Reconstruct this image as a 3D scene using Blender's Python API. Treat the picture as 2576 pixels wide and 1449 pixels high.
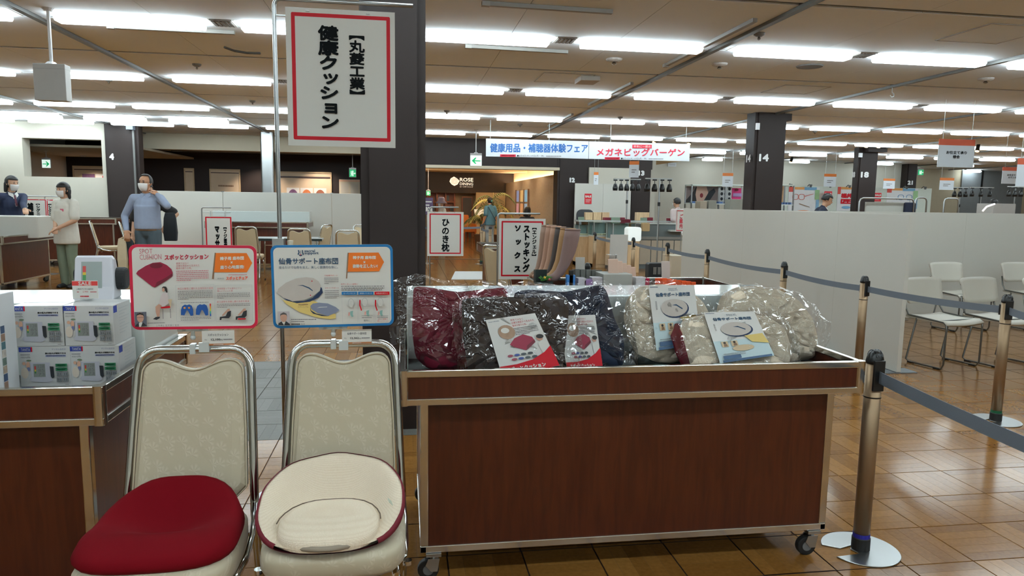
import bpy, bmesh, math, random
from math import sin, cos, pi, radians, sqrt, atan2
from mathutils import Vector, Matrix
for _o in list(bpy.data.objects): bpy.data.objects.remove(_o)
scene = bpy.context.scene
COL = scene.collection
random.seed(7)

# ---------------------------------------------------------------- camera
W, H, FPX, CAMH = 2576, 1449, 1777.85, 1.412
_y, _p, _r = radians(8.6965), radians(6.9602), radians(0.8343)
FWD = Vector((sin(_y)*cos(_p), cos(_y)*cos(_p), -sin(_p)))
_r0 = Vector((cos(_y), -sin(_y), 0)); _u0 = _r0.cross(FWD)
RGT = _r0*cos(_r) + _u0*sin(_r); UPV = _u0*cos(_r) - _r0*sin(_r)
CAM = Vector((0, 0, CAMH))
cd = bpy.data.cameras.new('camera'); cd.sensor_width = 36; cd.lens = FPX/W*36; cd.clip_start = .05; cd.clip_end = 200
co = bpy.data.objects.new('camera', cd); COL.objects.link(co)
co.matrix_world = Matrix(((RGT.x, UPV.x, -FWD.x, 0), (RGT.y, UPV.y, -FWD.y, 0), (RGT.z, UPV.z, -FWD.z, CAMH), (0, 0, 0, 1)))
scene.camera = co
def _ray(px, py): return FWD + RGT*((px-W/2)/FPX) - UPV*((py-H/2)/FPX)
def at(px, py, Y): d = _ray(px, py); return CAM + d*(Y/d.y)          # point seen at a pixel, at depth Y
def atz(px, py, z): d = _ray(px, py); return CAM + d*((z-CAMH)/d.z)
def atx(px, py, x): d = _ray(px, py); return CAM + d*(x/d.x)
def pix(v):
    d = Vector(v)-CAM; k = d.dot(FWD)
    return (W/2+FPX*d.dot(RGT)/k, H/2-FPX*d.dot(UPV)/k, k)

# ---------------------------------------------------------------- world and exposure
w = bpy.data.worlds.new('world'); scene.world = w; w.use_nodes = True
w.node_tree.nodes['Background'].inputs[0].default_value = (.9, .95, 1, 1)
w.node_tree.nodes['Background'].inputs[1].default_value = 0.05
scene.view_settings.view_transform = 'Standard'; scene.view_settings.look = 'None'
scene.view_settings.exposure = 0.0; scene.view_settings.gamma = 1.0; scene.view_settings.use_curve_mapping = False
LAMP_E = 20.5                                                       # ceiling tube brightness
scene.cycles.max_bounces = 6; scene.cycles.transparent_max_bounces = 12
scene.cycles.diffuse_bounces = 3; scene.cycles.glossy_bounces = 3; scene.cycles.transmission_bounces = 4
scene.cycles.use_adaptive_sampling = True; scene.cycles.adaptive_threshold = .05; scene.cycles.use_light_tree = False
scene.cycles.use_denoising = True
scene.cycles.sample_clamp_indirect = 4.0
scene.cycles.caustics_reflective = False; scene.cycles.caustics_refractive = False

# ---------------------------------------------------------------- materials
def lin(c):
    out = []
    for v in c[:3]:
        v = v/255.
        out.append(v/12.92 if v <= .04045 else ((v+.055)/1.055)**2.4)
    return (*out, 1)
MATS = {}
def M(name, rgb=None, rough=.5, metal=0., var=.06, scale=8., bump=0., bscale=60., spec=.5, emit=0., coat=0.):
    if name in MATS: return MATS[name]
    m = bpy.data.materials.new(name); m.use_nodes = True; MATS[name] = m
    nt = m.node_tree; N = nt.nodes; L = nt.links; b = N['Principled BSDF']
    c = lin(rgb)
    tc = N.new('ShaderNodeTexCoord')
    if var:
        no = N.new('ShaderNodeTexNoise'); no.inputs['Scale'].default_value = scale; no.inputs['Detail'].default_value = 3
        L.new(tc.outputs['Object'], no.inputs['Vector'])
        mx = N.new('ShaderNodeMix'); mx.data_type = 'RGBA'
        mx.inputs['A'].default_value = tuple(v*(1-var) for v in c[:3])+(1,); mx.inputs['B'].default_value = tuple(min(1, v*(1+var)) for v in c[:3])+(1,)
        L.new(no.outputs['Fac'], mx.inputs['Factor']); L.new(mx.outputs['Result'], b.inputs['Base Color'])
    else: b.inputs['Base Color'].default_value = c
    b.inputs['Roughness'].default_value = rough; b.inputs['Metallic'].default_value = metal
    b.inputs['Specular IOR Level'].default_value = spec
    if coat: b.inputs['Coat Weight'].default_value = coat; b.inputs['Coat Roughness'].default_value = .1
    if emit and emit < 5: m.cycles.emission_sampling = 'NONE'
    if emit: b.inputs['Emission Color'].default_value = c; b.inputs['Emission Strength'].default_value = emit
    if bump:
        n2 = N.new('ShaderNodeTexNoise'); n2.inputs['Scale'].default_value = bscale; L.new(tc.outputs['Object'], n2.inputs['Vector'])
        bp = N.new('ShaderNodeBump'); bp.inputs['Strength'].default_value = bump; bp.inputs['Distance'].default_value = .004
        L.new(n2.outputs['Fac'], bp.inputs['Height']); L.new(bp.outputs['Normal'], b.inputs['Normal'])
    return m
def nodes_of(m): return m.node_tree.nodes, m.node_tree.links, m.node_tree.nodes['Principled BSDF']
def mth(N, L, op, a, b=None, clamp=False):
    n = N.new('ShaderNodeMath'); n.operation = op; n.use_clamp = clamp
    for i, v in enumerate((a, b)):
        if v is None: continue
        if hasattr(v, 'node'): L.new(v, n.inputs[i])
        else: n.inputs[i].default_value = v
    return n.outputs[0]
def mixc(N, L, f, a, b):
    n = N.new('ShaderNodeMix'); n.data_type = 'RGBA'
    for k, v in (('Factor', f), ('A', a), ('B', b)):
        if hasattr(v, 'node'): L.new(v, n.inputs[k])
        else: n.inputs[k].default_value = v
    return n.outputs['Result']

chrome = M('chrome', (205, 207, 205), .12, 1., var=.03)
steel = M('brushed_steel', (175, 178, 178), .28, 1., var=.05, bump=.05, bscale=200)
brass = M('aged_chrome', (214, 211, 203), .14, 1., var=.08, scale=20)
bronze = M('bronze_tube', (156, 132, 104), .45, .7, var=.06)
blackp = M('black_plastic', (22, 24, 25), .35, var=.05)
blackr = M('black_rubber', (25, 26, 27), .6)
whitep = M('white_plastic', (222, 224, 226), .25)
whitew = M('white_wall_paint', (203, 198, 184), .75, var=.02)
whitepan = M('white_partition', (205, 203, 194), .45, var=.02, scale=3)
whiteshelf = M('white_gloss_shelf', (216, 224, 220), .1, var=.02, coat=.4)
creamw = M('cream_wall', (214, 203, 180), .8, var=.03)
ceilm = M('ceiling_board', (241, 247, 252), .85, var=.03, scale=2.5)
ceilback = M('ceiling_void', (62, 58, 54), .9)
railm = M('ceiling_rail', (112, 112, 110), .4, .6)
darkbrown = M('dark_brown_panel', (46, 37, 35), .55, var=.08, scale=3, spec=.3)
paper = M('paper_white', (222, 221, 214), .55, var=.015)
red = M('sign_red', (200, 16, 36), .5, var=.02, spec=.25)
pink = M('sign_pink_red', (205, 28, 66), .4, var=.04, scale=3)
blue = M('sign_blue', (12, 112, 172), .4, var=.03)
ink = M('black_ink', (8, 14, 17), .7, var=0, spec=.15)
greyink = M('grey_ink', (120, 118, 120), .6, var=0)
lgrey = M('pale_grey_ink', (196, 198, 198), .6, var=0)
redink = M('red_ink', (190, 60, 72), .6, var=0)
orange = M('orange_print', (235, 118, 28), .5, var=.03)
brownink = M('brown_print', (136, 104, 78), .6, var=0)
navyink = M('navy_ink', (38, 74, 104), .6, var=0)
glassm = M('showcase_glass', (200, 225, 220), .05)
def _glass():
    N, L, b = nodes_of(glassm)
    t = N.new('ShaderNodeBsdfTransparent'); t.inputs[0].default_value = (.9, .97, .95, 1)
    g = N.new('ShaderNodeBsdfGlossy'); g.inputs['Roughness'].default_value = .03
    fr = N.new('ShaderNodeFresnel'); fr.inputs[0].default_value = 1.5
    mx = N.new('ShaderNodeMixShader'); L.new(fr.outputs[0], mx.inputs[0]); L.new(t.outputs[0], mx.inputs[1]); L.new(g.outputs[0], mx.inputs[2])
    L.new(mx.outputs[0], N['Material Output'].inputs[0])
_glass()
def plastic_mat():
    m = M('clear_wrap', (230, 235, 235), .1); N, L, b = nodes_of(m)
    tc = N.new('ShaderNodeTexCoord')
    v = N.new('ShaderNodeTexVoronoi'); v.feature = 'DISTANCE_TO_EDGE'; v.inputs['Scale'].default_value = 9; v.inputs['Randomness'].default_value = 1
    no = N.new('ShaderNodeTexNoise'); no.inputs['Scale'].default_value = 7; no.inputs['Detail'].default_value = 3; no.inputs['Distortion'].default_value = 1.2
    ad = N.new('ShaderNodeVectorMath'); ad.operation = 'MULTIPLY_ADD'; ad.inputs[1].default_value = (.25, .25, .25)
    L.new(tc.outputs['Object'], no.inputs['Vector']); L.new(no.outputs['Color'], ad.inputs[0]); L.new(tc.outputs['Object'], ad.inputs[2])
    L.new(ad.outputs[0], v.inputs['Vector'])
    ridge = mth(N, L, 'MULTIPLY', mth(N, L, 'POWER', mth(N, L, 'SUBTRACT', 1., mth(N, L, 'MULTIPLY', v.outputs['Distance'], 7.), True), 4.), .35)
    hgt = mth(N, L, 'ADD', ridge, mth(N, L, 'MULTIPLY', no.outputs['Fac'], .25))
    bp = N.new('ShaderNodeBump'); bp.inputs['Strength'].default_value = .9; bp.inputs['Distance'].default_value = .016; L.new(hgt, bp.inputs['Height'])
    t = N.new('ShaderNodeBsdfTransparent'); t.inputs[0].default_value = (.965, .97, .97, 1)
    g = N.new('ShaderNodeBsdfGlossy'); g.inputs['Roughness'].default_value = .07; g.inputs['Color'].default_value = (1, 1, 1, 1); L.new(bp.outputs[0], g.inputs['Normal'])
    fr = N.new('ShaderNodeFresnel'); fr.inputs[0].default_value = 1.45
    fac = mth(N, L, 'ADD', mth(N, L, 'MULTIPLY', fr.outputs[0], .85), .062, True)
    mx = N.new('ShaderNodeMixShader'); L.new(fac, mx.inputs[0]); L.new(t.outputs[0], mx.inputs[1]); L.new(g.outputs[0], mx.inputs[2])
    L.new(mx.outputs[0], N['Material Output'].inputs[0])
    return m
wrapm = plastic_mat()
def wood_mat(name, c0, c1, rough, axis='Z', sc=(30, 30, 3), coat=.15):
    m = M(name, c0, rough, coat=coat); N, L, b = nodes_of(m)
    tc = N.new('ShaderNodeTexCoord'); mp = N.new('ShaderNodeMapping'); mp.inputs['Scale'].default_value = sc
    L.new(tc.outputs['Object'], mp.inputs[0])
    n = N.new('ShaderNodeTexNoise'); n.inputs['Scale'].default_value = 1.6; n.inputs['Detail'].default_value = 5; n.inputs['Distortion'].default_value = .6; L.new(mp.outputs[0], n.inputs['Vector'])
    f = mth(N, L, 'MULTIPLY', mth(N, L, 'SUBTRACT', n.outputs['Fac'], .3), 2.2, True)
    L.new(mixc(N, L, f, lin(c0), lin(c1)), b.inputs['Base Color'])
    return m
redwood = wood_mat('red_brown_laminate', (66, 24, 11), (86, 37, 18), .3)
oak = wood_mat('pale_oak_laminate', (205, 172, 130), (226, 196, 156), .45)
walnutw = wood_mat('travertine_wood_wall', (170, 150, 124), (188, 168, 140), .6, sc=(12, 12, 12))
def parquet(name, c0, c1, rough):
    m = M(name, c0, rough, spec=.3); N, L, b = nodes_of(m)
    a = N.new('ShaderNodeAttribute'); a.attribute_name = 'tone'
    oi = N.new('ShaderNodeObjectInfo'); geo = N.new('ShaderNodeNewGeometry')
    n = N.new('ShaderNodeTexNoise'); n.inputs['Scale'].default_value = 55; n.inputs['Detail'].default_value = 4; L.new(geo.outputs['Position'], n.inputs['Vector'])
    n2 = N.new('ShaderNodeTexNoise'); n2.inputs['Scale'].default_value = 1.3; L.new(geo.outputs['Position'], n2.inputs['Vector'])
    f = mth(N, L, 'ADD', mth(N, L, 'MULTIPLY', a.outputs['Fac'], .45), mth(N, L, 'MULTIPLY', oi.outputs['Random'], .3))
    f = mth(N, L, 'ADD', f, mth(N, L, 'MULTIPLY', mth(N, L, 'SUBTRACT', n.outputs['Fac'], .5), .7), True)
    L.new(mixc(N, L, f, lin(c0), lin(c1)), b.inputs['Base Color'])
    L.new(mth(N, L, 'ADD', mth(N, L, 'MULTIPLY', n2.outputs['Fac'], .1), rough-.05), b.inputs['Roughness'])
    bp = N.new('ShaderNodeBump'); bp.inputs['Strength'].default_value = .02; bp.inputs['Distance'].default_value = .004; L.new(n2.outputs['Fac'], bp.inputs['Height']); L.new(bp.outputs[0], b.inputs['Normal'])
    return m
floorwood = parquet('oak_parquet', (112, 72, 30), (156, 110, 54), .16)
floorgrey = parquet('grey_parquet', (92, 90, 85), (122, 120, 114), .4)
seam = M('floor_seam', (58, 36, 20), .8)
def brocade():
    m = M('ivory_brocade', (206, 197, 174), .55); N, L, b = nodes_of(m)
    tc = N.new('ShaderNodeTexCoord'); mp = N.new('ShaderNodeMapping'); mp.inputs['Scale'].default_value = (25, 25, 25)
    sep0 = N.new('ShaderNodeSeparateXYZ'); L.new(tc.outputs['Object'], sep0.inputs[0]); cb = N.new('ShaderNodeCombineXYZ')
    L.new(sep0.outputs[0], cb.inputs[0]); L.new(mth(N, L, 'SUBTRACT', sep0.outputs[2], mth(N, L, 'MULTIPLY', sep0.outputs[1], .6)), cb.inputs[1])
    L.new(cb.outputs[0], mp.inputs[0])
    v = N.new('ShaderNodeTexVoronoi'); v.voronoi_dimensions = '2D'; v.inputs['Scale'].default_value = 1.; v.inputs['Randomness'].default_value = .75; L.new(mp.outputs[0], v.inputs['Vector'])
    sb = N.new('ShaderNodeVectorMath'); sb.operation = 'SUBTRACT'; L.new(mp.outputs[0], sb.inputs[0]); L.new(v.outputs['Position'], sb.inputs[1])
    sp = N.new('ShaderNodeSeparateXYZ'); L.new(sb.outputs[0], sp.inputs[0])
    sc = N.new('ShaderNodeSeparateColor'); L.new(v.outputs['Color'], sc.inputs[0])
    ang = mth(N, L, 'ADD', mth(N, L, 'ARCTAN2', sp.outputs[1], sp.outputs[0]), mth(N, L, 'MULTIPLY', sc.outputs[0], 1.5))
    pet = mth(N, L, 'POWER', mth(N, L, 'ABSOLUTE', mth(N, L, 'COSINE', mth(N, L, 'MULTIPLY', ang, 3.5))), 2.)
    fan = mth(N, L, 'MULTIPLY', mth(N, L, 'ADD', mth(N, L, 'SINE', ang), .55), 3., True)
    rad = mth(N, L, 'MULTIPLY', mth(N, L, 'SUBTRACT', .5, v.outputs['Distance']), 6., True)
    f = mth(N, L, 'MULTIPLY', mth(N, L, 'MULTIPLY', pet, fan), rad)
    L.new(mixc(N, L, f, lin((192, 181, 155)), lin((203, 193, 170))), b.inputs['Base Color'])
    bp = N.new('ShaderNodeBump'); bp.inputs['Strength'].default_value = .16; bp.inputs['Distance'].default_value = .002; L.new(f, bp.inputs['Height']); L.new(bp.outputs[0], b.inputs['Normal'])
    b.inputs['Sheen Weight'].default_value = .2
    return m
brocm = brocade()
def meshfab(name, c0, c1, scale=260):
    m = M(name, c0, .85); N, L, b = nodes_of(m)
    tc = N.new('ShaderNodeTexCoord'); v = N.new('ShaderNodeTexVoronoi'); v.inputs['Scale'].default_value = scale; v.inputs['Randomness'].default_value = .15; L.new(tc.outputs['Object'], v.inputs['Vector'])
    f = mth(N, L, 'MULTIPLY', mth(N, L, 'SUBTRACT', v.outputs['Distance'], .25), 2.5, True)
    L.new(mixc(N, L, f, lin(c0), lin(c1)), b.inputs['Base Color'])
    bp = N.new('ShaderNodeBump'); bp.inputs['Strength'].default_value = .4; bp.inputs['Distance'].default_value = .002; L.new(f, bp.inputs['Height']); L.new(bp.outputs[0], b.inputs['Normal'])
    return m
beigefab = meshfab('beige_mesh_fabric', (248, 234, 212), (234, 216, 190))
wine = M('wine_fabric', (112, 5, 18), .92, var=.08, scale=5, bump=.06, bscale=300, spec=.15)
winedark = M('wine_edge_fabric', (108, 8, 30), .75)
umber = M('dark_brown_fabric', (52, 42, 40), .75, bump=.05, bscale=300)
navyf = M('navy_fabric', (24, 38, 62), .75, bump=.05, bscale=300)
greenblk = M('dark_green_fabric', (30, 42, 40), .8)
beltm = M('grey_belt', (104, 112, 122), .7, bump=.1, bscale=400)
skinm = M('skin', (205, 160, 130), .55, var=.05)
hairm = M('black_hair', (22, 20, 20), .45, bump=.3, bscale=120)
maskm = M('white_face_mask', (232, 232, 230), .75)
lampm = M('lamp_diffuser', (226, 243, 250), .5, var=0, emit=LAMP_E)
troffm = M('lamp_housing_white', (236, 236, 230), .4)
warmlamp = M('warm_cove_light', (255, 234, 202), .5, var=0, emit=42)
screenm = M('lcd_grey', (150, 160, 156), .2)

# ---------------------------------------------------------------- mesh helpers
class B:
    """collects shapes; build() links them as one mesh object"""
    def __init__(s): s.v = []; s.f = []; s.tone = None
    def add(s, vs, fs):
        o = len(s.v); s.v += [tuple(p) for p in vs]; s.f += [tuple(i+o for i in f) for f in fs]; return s
    def box(s, c, d, rz=0., mat=None):
        hx, hy, hz = d[0]/2, d[1]/2, d[2]/2
        vs = [Vector((x, y, z)) for x in (-hx, hx) for y in (-hy, hy) for z in (-hz, hz)]
        m = Matrix.Rotation(rz, 3, 'Z') if mat is None else mat
        vs = [m @ v + Vector(c) for v in vs]
        return s.add(vs, [(0, 1, 3, 2), (4, 6, 7, 5), (0, 4, 5, 1), (2, 3, 7, 6), (0, 2, 6, 4), (1, 5, 7, 3)])
    def bb(s, x0, x1, y0, y1, z0, z1): return s.box(((x0+x1)/2, (y0+y1)/2, (z0+z1)/2), (abs(x1-x0), abs(y1-y0), abs(z1-z0)))
    def rbox(s, c, d, r, axis='Y', seg=4):
        """box with rounded corners, extruded along axis"""
        i = 'XYZ'.index(axis); a, b = [k for k in (0, 1, 2) if k != i]
        ha, hb = d[a]/2, d[b]/2; r = min(r, ha, hb); pts = []
        for cx, cy, a0 in ((ha-r, hb-r, 0), (-ha+r, hb-r, 90), (-ha+r, -hb+r, 180), (ha-r, -hb+r, 270)):
            for k in range(seg+1):
                t = radians(a0+90*k/seg); pts.append((cx+r*cos(t), cy+r*sin(t)))
        return s.prism(pts, d[i], c, axis)
    def prism(s, pts, t, c=(0, 0, 0), axis='Y'):
        i = 'XYZ'.index(axis); a, b = [k for k in (0, 1, 2) if k != i]; n = len(pts); vs = []
        for sgn in (-1, 1):
            for p in pts:
                q = [0, 0, 0]; q[a] = p[0]+c[a]; q[b] = p[1]+c[b]; q[i] = c[i]+sgn*t/2; vs.append(q)
        fs = [tuple(range(n)), tuple(reversed(range(n, 2*n)))]+[(k, (k+1) % n, (k+1) % n+n, k+n) for k in range(n)]
        return s.add(vs, fs)
    def tube(s, path, r, seg=8, flat=1., cap=True, up=None):
        P = [Vector(p) for p in path]; n = len(P); rs = r if isinstance(r, (list, tuple)) else [r]*n
        t0 = (P[1]-P[0]).normalized(); u = Vector(up) if up else (Vector((0, 0, 1)) if abs(t0.z) < .9 else Vector((1, 0, 0)))
        rings = []
        for k in range(n):
            t = (P[min(k+1, n-1)]-P[max(k-1, 0)]).normalized()
            u = (u-t*u.dot(t)); u = u.normalized() if u.length > 1e-6 else t.orthogonal().normalized(); v = t.cross(u)
            rings.append([P[k]+u*(rs[k]*cos(2*pi*j/seg)*flat)+v*(rs[k]*sin(2*pi*j/seg)) for j in range(seg)])
        vs = [q for rg in rings for q in rg]; fs = []
        for k in range(n-1):
            for j in range(seg): fs.append((k*seg+j, k*seg+(j+1) % seg, (k+1)*seg+(j+1) % seg, (k+1)*seg+j))
        if cap: fs += [tuple(reversed(range(seg))), tuple(range((n-1)*seg, n*seg))]
        return s.add(vs, fs)
    def lathe(s, prof, seg=20, c=(0, 0, 0), sx=1., sy=1.):
        vs = []; n = len(prof)
        for (r, z) in prof:
            for j in range(seg): vs.append((c[0]+r*cos(2*pi*j/seg)*sx, c[1]+r*sin(2*pi*j/seg)*sy, c[2]+z))
        fs = [(k*seg+j, k*seg+(j+1) % seg, (k+1)*seg+(j+1) % seg, (k+1)*seg+j) for k in range(n-1) for j in range(seg)]
        fs += [tuple(reversed(range(seg))), tuple(range((n-1)*seg, n*seg))]
        return s.add(vs, fs)
    def ell(s, c, r, seg=14, rings=9, mat=None):
        vs = []; m = mat or Matrix.Identity(3); r = (r, r, r) if not hasattr(r, '__len__') else r
        for i in range(rings+1):
            a = -pi/2+pi*i/rings
            for j in range(seg): vs.append(m @ Vector((r[0]*cos(a)*cos(2*pi*j/seg), r[1]*cos(a)*sin(2*pi*j/seg), r[2]*sin(a)))+Vector(c))
        fs = [(i*seg+j, i*seg+(j+1) % seg, (i+1)*seg+(j+1) % seg, (i+1)*seg+j) for i in range(rings) for j in range(seg)]
        return s.add(vs, fs)
    def cap(s, a, b, r0, r1, seg=10):
        """tapered limb with round ends"""
        a, b = Vector(a), Vector(b)
        s.tube([a, b], [r0, r1], seg); s.ell(a, r0, seg, 6); return s.ell(b, r1, seg, 6)
    def grid(s, fn, nu, nv, closed=False):
        vs = [fn(i/nu, j/nv) for j in range(nv+1) for i in range(nu+(0 if closed else 1))]; k = nu if closed else nu+1; fs = []
        for j in range(nv):
            for i in range(nu): fs.append((j*k+i, j*k+(i+1) % k, (j+1)*k+(i+1) % k, (j+1)*k+i))
        return s.add(vs, fs)
    def mesh(s, name, smooth=False):
        me = bpy.data.meshes.new(name); me.from_pydata(s.v, [], s.f)
        if smooth: me.polygons.foreach_set('use_smooth', [True]*len(me.polygons))
        if s.tone:
            at_ = me.attributes.new('tone', 'FLOAT', 'FACE'); at_.data.foreach_set('value', s.tone)
        return me
    def build(s, name, mat, parent=None, smooth=False, bevel=0., fix=True, auto=False):
        me = s.mesh(name, smooth)
        if fix:
            bm = bmesh.new(); bm.from_mesh(me); bmesh.ops.recalc_face_normals(bm, faces=bm.faces); bm.to_mesh(me); bm.free()
        me.materials.append(mat)
        o = bpy.data.objects.new(name, me); COL.objects.link(o)
        if parent is not None: o.parent = parent
        if auto:
            for p in me.polygons: p.use_smooth = True
            md = o.modifiers.new('es', 'EDGE_SPLIT'); md.split_angle = radians(40)
        if bevel:
            md = o.modifiers.new('bevel', 'BEVEL'); md.width = bevel; md.segments = 2; md.limit_method = 'ANGLE'; md.angle_limit = radians(50)
        return o
def tag(o, label, cat, group=None, kind=None):
    o['label'] = label; o['category'] = cat
    if group: o['group'] = group
    if kind: o['kind'] = kind
    return o
def thing(name, label, cat, loc=(0, 0, 0), rz=0., group=None):
    o = bpy.data.objects.new(name, None); COL.objects.link(o); o.empty_display_size = .1
    o.location = loc; o.rotation_euler = (0, 0, rz); return tag(o, label, cat, group)
def struct(o, label=None, cat=None):
    o['kind'] = 'structure'
    if label: o['label'] = label
    o['category'] = cat or o.name.split('.')[0].split('_')[0]
    return o
KIDS = {}
def copy_tree(o, parent=None):
    c = o.copy(); COL.objects.link(c); c.parent = parent
    for ch in o.children: copy_tree(ch, c)
    return c
def arc(c, r, a0, a1, n, f): return [f(c[0]+r*cos(radians(a0+(a1-a0)*k/n)), c[1]+r*sin(radians(a0+(a1-a0)*k/n))) for k in range(n+1)]
def smoothed(o, lv=1):
    md = o.modifiers.new('sub', 'SUBSURF'); md.levels = lv; md.render_levels = lv
    for p in o.data.polygons: p.use_smooth = True
    return o

# ---------------------------------------------------------------- lettering
_TX = {}
TMP = bpy.data.scenes.new('tmp_eval')
def evaluated(o):
    TMP.collection.objects.link(o); vl = TMP.view_layers[0]; vl.update(); return bpy.data.meshes.new_from_object(o.evaluated_get(vl.depsgraph))
def glyphs(s):
    """mesh (verts 2d, faces) of a string at size 1"""
    if s in _TX: return _TX[s]
    c = bpy.data.curves.new('t', 'FONT'); c.body = s; c.size = 1; c.resolution_u = 2
    o = bpy.data.objects.new('t', c); me = evaluated(o)
    r = ([(v.co.x, v.co.y) for v in me.vertices], [tuple(p.vertices) for p in me.polygons])
    bpy.data.objects.remove(o); bpy.data.meshes.remove(me); bpy.data.curves.remove(c)
    _TX[s] = r; return r
SMALL = 'ッョャュェィァォっょゃゅ'
class Sheet:
    """flat print on a board: local x right, z up, print side -y"""
    def __init__(s, parent, mapf, y=0., step=.0002): s.p = parent; s.m = mapf; s.y = y; s.k = 0; s.step = step; s.g = {}; s.uid = 0
    def _b(s, name, mat):
        k = (name, mat.name, s.uid)
        if k not in s.g: s.g[k] = (B(), mat)
        return s.g[k][0]
    def _put(s, name, mat, pts, fs, adv=True):
        if adv: s.k += 1; s.uid += 1
        yy = s.y-s.step*s.k; vs = []
        for p in pts: q = s.m(*p); vs.append((q[0], yy, q[1]))
        s._b(name, mat).add(vs, fs)
    def poly(s, pts, mat, name='picture'): s._put(name, mat, pts, [tuple(range(len(pts)))])
    def rect(s, x0, y0, x1, y1, mat, name='panel'): s.poly([(x0, y0), (x1, y0), (x1, y1), (x0, y1)], mat, name)
    def ell(s, cx, cy, rx, ry, mat, name='picture', n=20): s.poly([(cx+rx*cos(2*pi*k/n), cy+ry*sin(2*pi*k/n)) for k in range(n)], mat, name)
    def frame(s, x0, y0, x1, y1, t, mat, name='border', r=0., tx=None, seg=5):
        def rr(x0, y0, x1, y1, r):
            o = []
            for cx, cy, a in ((x1-r, y1-r, 0), (x0+r, y1-r, 90), (x0+r, y0+r, 180), (x1-r, y0+r, 270)):
                for k in range(seg+1): o.append((cx+r*cos(radians(a+90*k/seg)), cy+r*sin(radians(a+90*k/seg))))
            return o
        a = rr(x0, y0, x1, y1, max(r, 1e-6)); tx = tx or t; b = rr(x0+tx, y0+t, x1-tx, y1-t, max(r-min(t, tx)*.6, 1e-6)); n = len(a)
        s._put(name, mat, a+b, [(k, (k+1) % n, (k+1) % n+n, k+n) for k in range(n)])
    def _glyph(s, vf, f, mat, name, bold):
        s.k += 1; s.uid += 1
        offs = [(0, 0)]+([(bold*cos(a), bold*sin(a)) for a in [k*pi/4 for k in range(8)]] if bold else [])
        for q, (ox, oy) in enumerate(offs): s.k += .06; s._put(name, mat, [(x+ox, y+oy) for x, y in vf], f, False)
        s.k = math.ceil(s.k)
    def text(s, t, x0, y0, x1, y1, mat, bold=0., name='lettering', keep=False):
        v, f = glyphs(t)
        if not v: return
        a0, a1 = min(p[0] for p in v), max(p[0] for p in v); b0, b1 = min(p[1] for p in v), max(p[1] for p in v)
        sx = (x1-x0)/max(a1-a0, 1e-6); sy = (y1-y0)/max(b1-b0, 1e-6)
        s._glyph([(x0+(p[0]-a0)*sx, y1-(p[1]-b0)*sy) for p in v], f, mat, name, bold)
    def vtext(s, t, xc, y0, y1, wd, mat, bold=0., name='lettering'):
        n = len(t); ch = (y1-y0)/n
        for i, c in enumerate(t):
            if c == ' ': continue
            v, f = glyphs(c); cy = y0+ch*(i+.5); hh = ch*1.0
            ox, oy = (.08*wd, -.06*ch) if c in SMALL else (0, 0)
            s._glyph([(xc+ox+(p[0]-.5)*wd, cy+oy-(p[1]-.38)*hh) for p in v], f, mat, name, bold)
    def lines(s, x0, y0, x1, dy, n, mat, t=None, last=.6, name='small_print'):
        """rows of print too small to read"""
        t = t or dy*.38; s.uid += 1
        for i in range(n):
            xe = x1 if i < n-1 else x0+(x1-x0)*last; x = x0
            while x < xe:
                l = (x1-x0)*random.uniform(.02, .07); s._put(name, mat, [(x, y0+i*dy), (min(x+l, xe), y0+i*dy), (min(x+l, xe), y0+i*dy+t), (x, y0+i*dy+t)], [(0, 1, 2, 3)], False); x += l+(x1-x0)*.012
        s.k += 1
    def done(s):
        for (name, _, _), (b, mat) in s.g.items(): 
            o = b.build(name, mat, s.p, fix=False)
            if name == 'small_print': o['kind'] = 'stuff'
def lmap(w, h, x0=0., y0=0., x1=1., y1=1.):
    return lambda x, y: ((x-x0)/(x1-x0)*w-w/2, h/2-(y-y0)/(y1-y0)*h)
# ================================================================ the setting
CZ = 2.9
XB = lambda k: -.05+3.0*k                      # ceiling rails
SY = lambda j: 5.09+3.02*j                     # ceiling slots
LY = lambda j: 6.6+3.02*j                      # lamp rows
XMIN, XMAX, YMIN, YMAX = -9.05, 26.95, -4., 28.
def inview(p, m=60):
    x, y, k = pix(p); return k > .3 and -m < x < W+m and -m < y < H+m
# floor
fl = B().bb(XMIN-.3, XMAX+.3, YMIN-.3, YMAX+3, -.12, -.004).build('floor', seam); struct(fl, 'oak parquet floor of square basket-weave blocks', 'floor')
TS, TX0, TY0 = .3, 2.264, 2.686
def tile_mesh(o, seed):
    rn = random.Random(seed); b = B(); b.tone = []
    n = 5; g = .0003; e = .0018; S = TS-.003
    for k in range(n):
        a0, a1 = -S/2+S*k/n+(g/2 if k else 0), -S/2+S*(k+1)/n-(g/2 if k < n-1 else 0); c0, c1 = -S/2, S/2
        lo = [(a0, c0), (a1, c0), (a1, c1), (a0, c1)]; hi = [(a0+(e if k == 0 else e*.12), c0+e), (a1-(e if k == n-1 else e*.12), c0+e), (a1-(e if k == n-1 else e*.12), c1-e), (a0+(e if k == 0 else e*.12), c1-e)]
        vs = [(*p, -.0045) for p in lo]+[(*p, 0) for p in hi]
        if o: vs = [(y, x, z) for x, y, z in vs]
        b.add(vs, [(4, 5, 6, 7)]+[(i, (i+1) % 4, (i+1) % 4+4, i+4) for i in range(4)]); b.tone += [rn.random()]*5
    me = b.mesh('parquet_block'); bm = bmesh.new(); bm.from_mesh(me); bmesh.ops.recalc_face_normals(bm, faces=bm.faces); bm.to_mesh(me); bm.free()
    return me
TILES = {(o, g): [tile_mesh(o, 10*o+q) for q in range(4)] for o in (0, 1) for g in (0, 1)}
for (o, g), ms in TILES.items():
    for q in ms: q.materials.append(floorgrey if g else floorwood)
near = []; far = B(); far.tone = []; farg = B(); farg.tone = []
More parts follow.
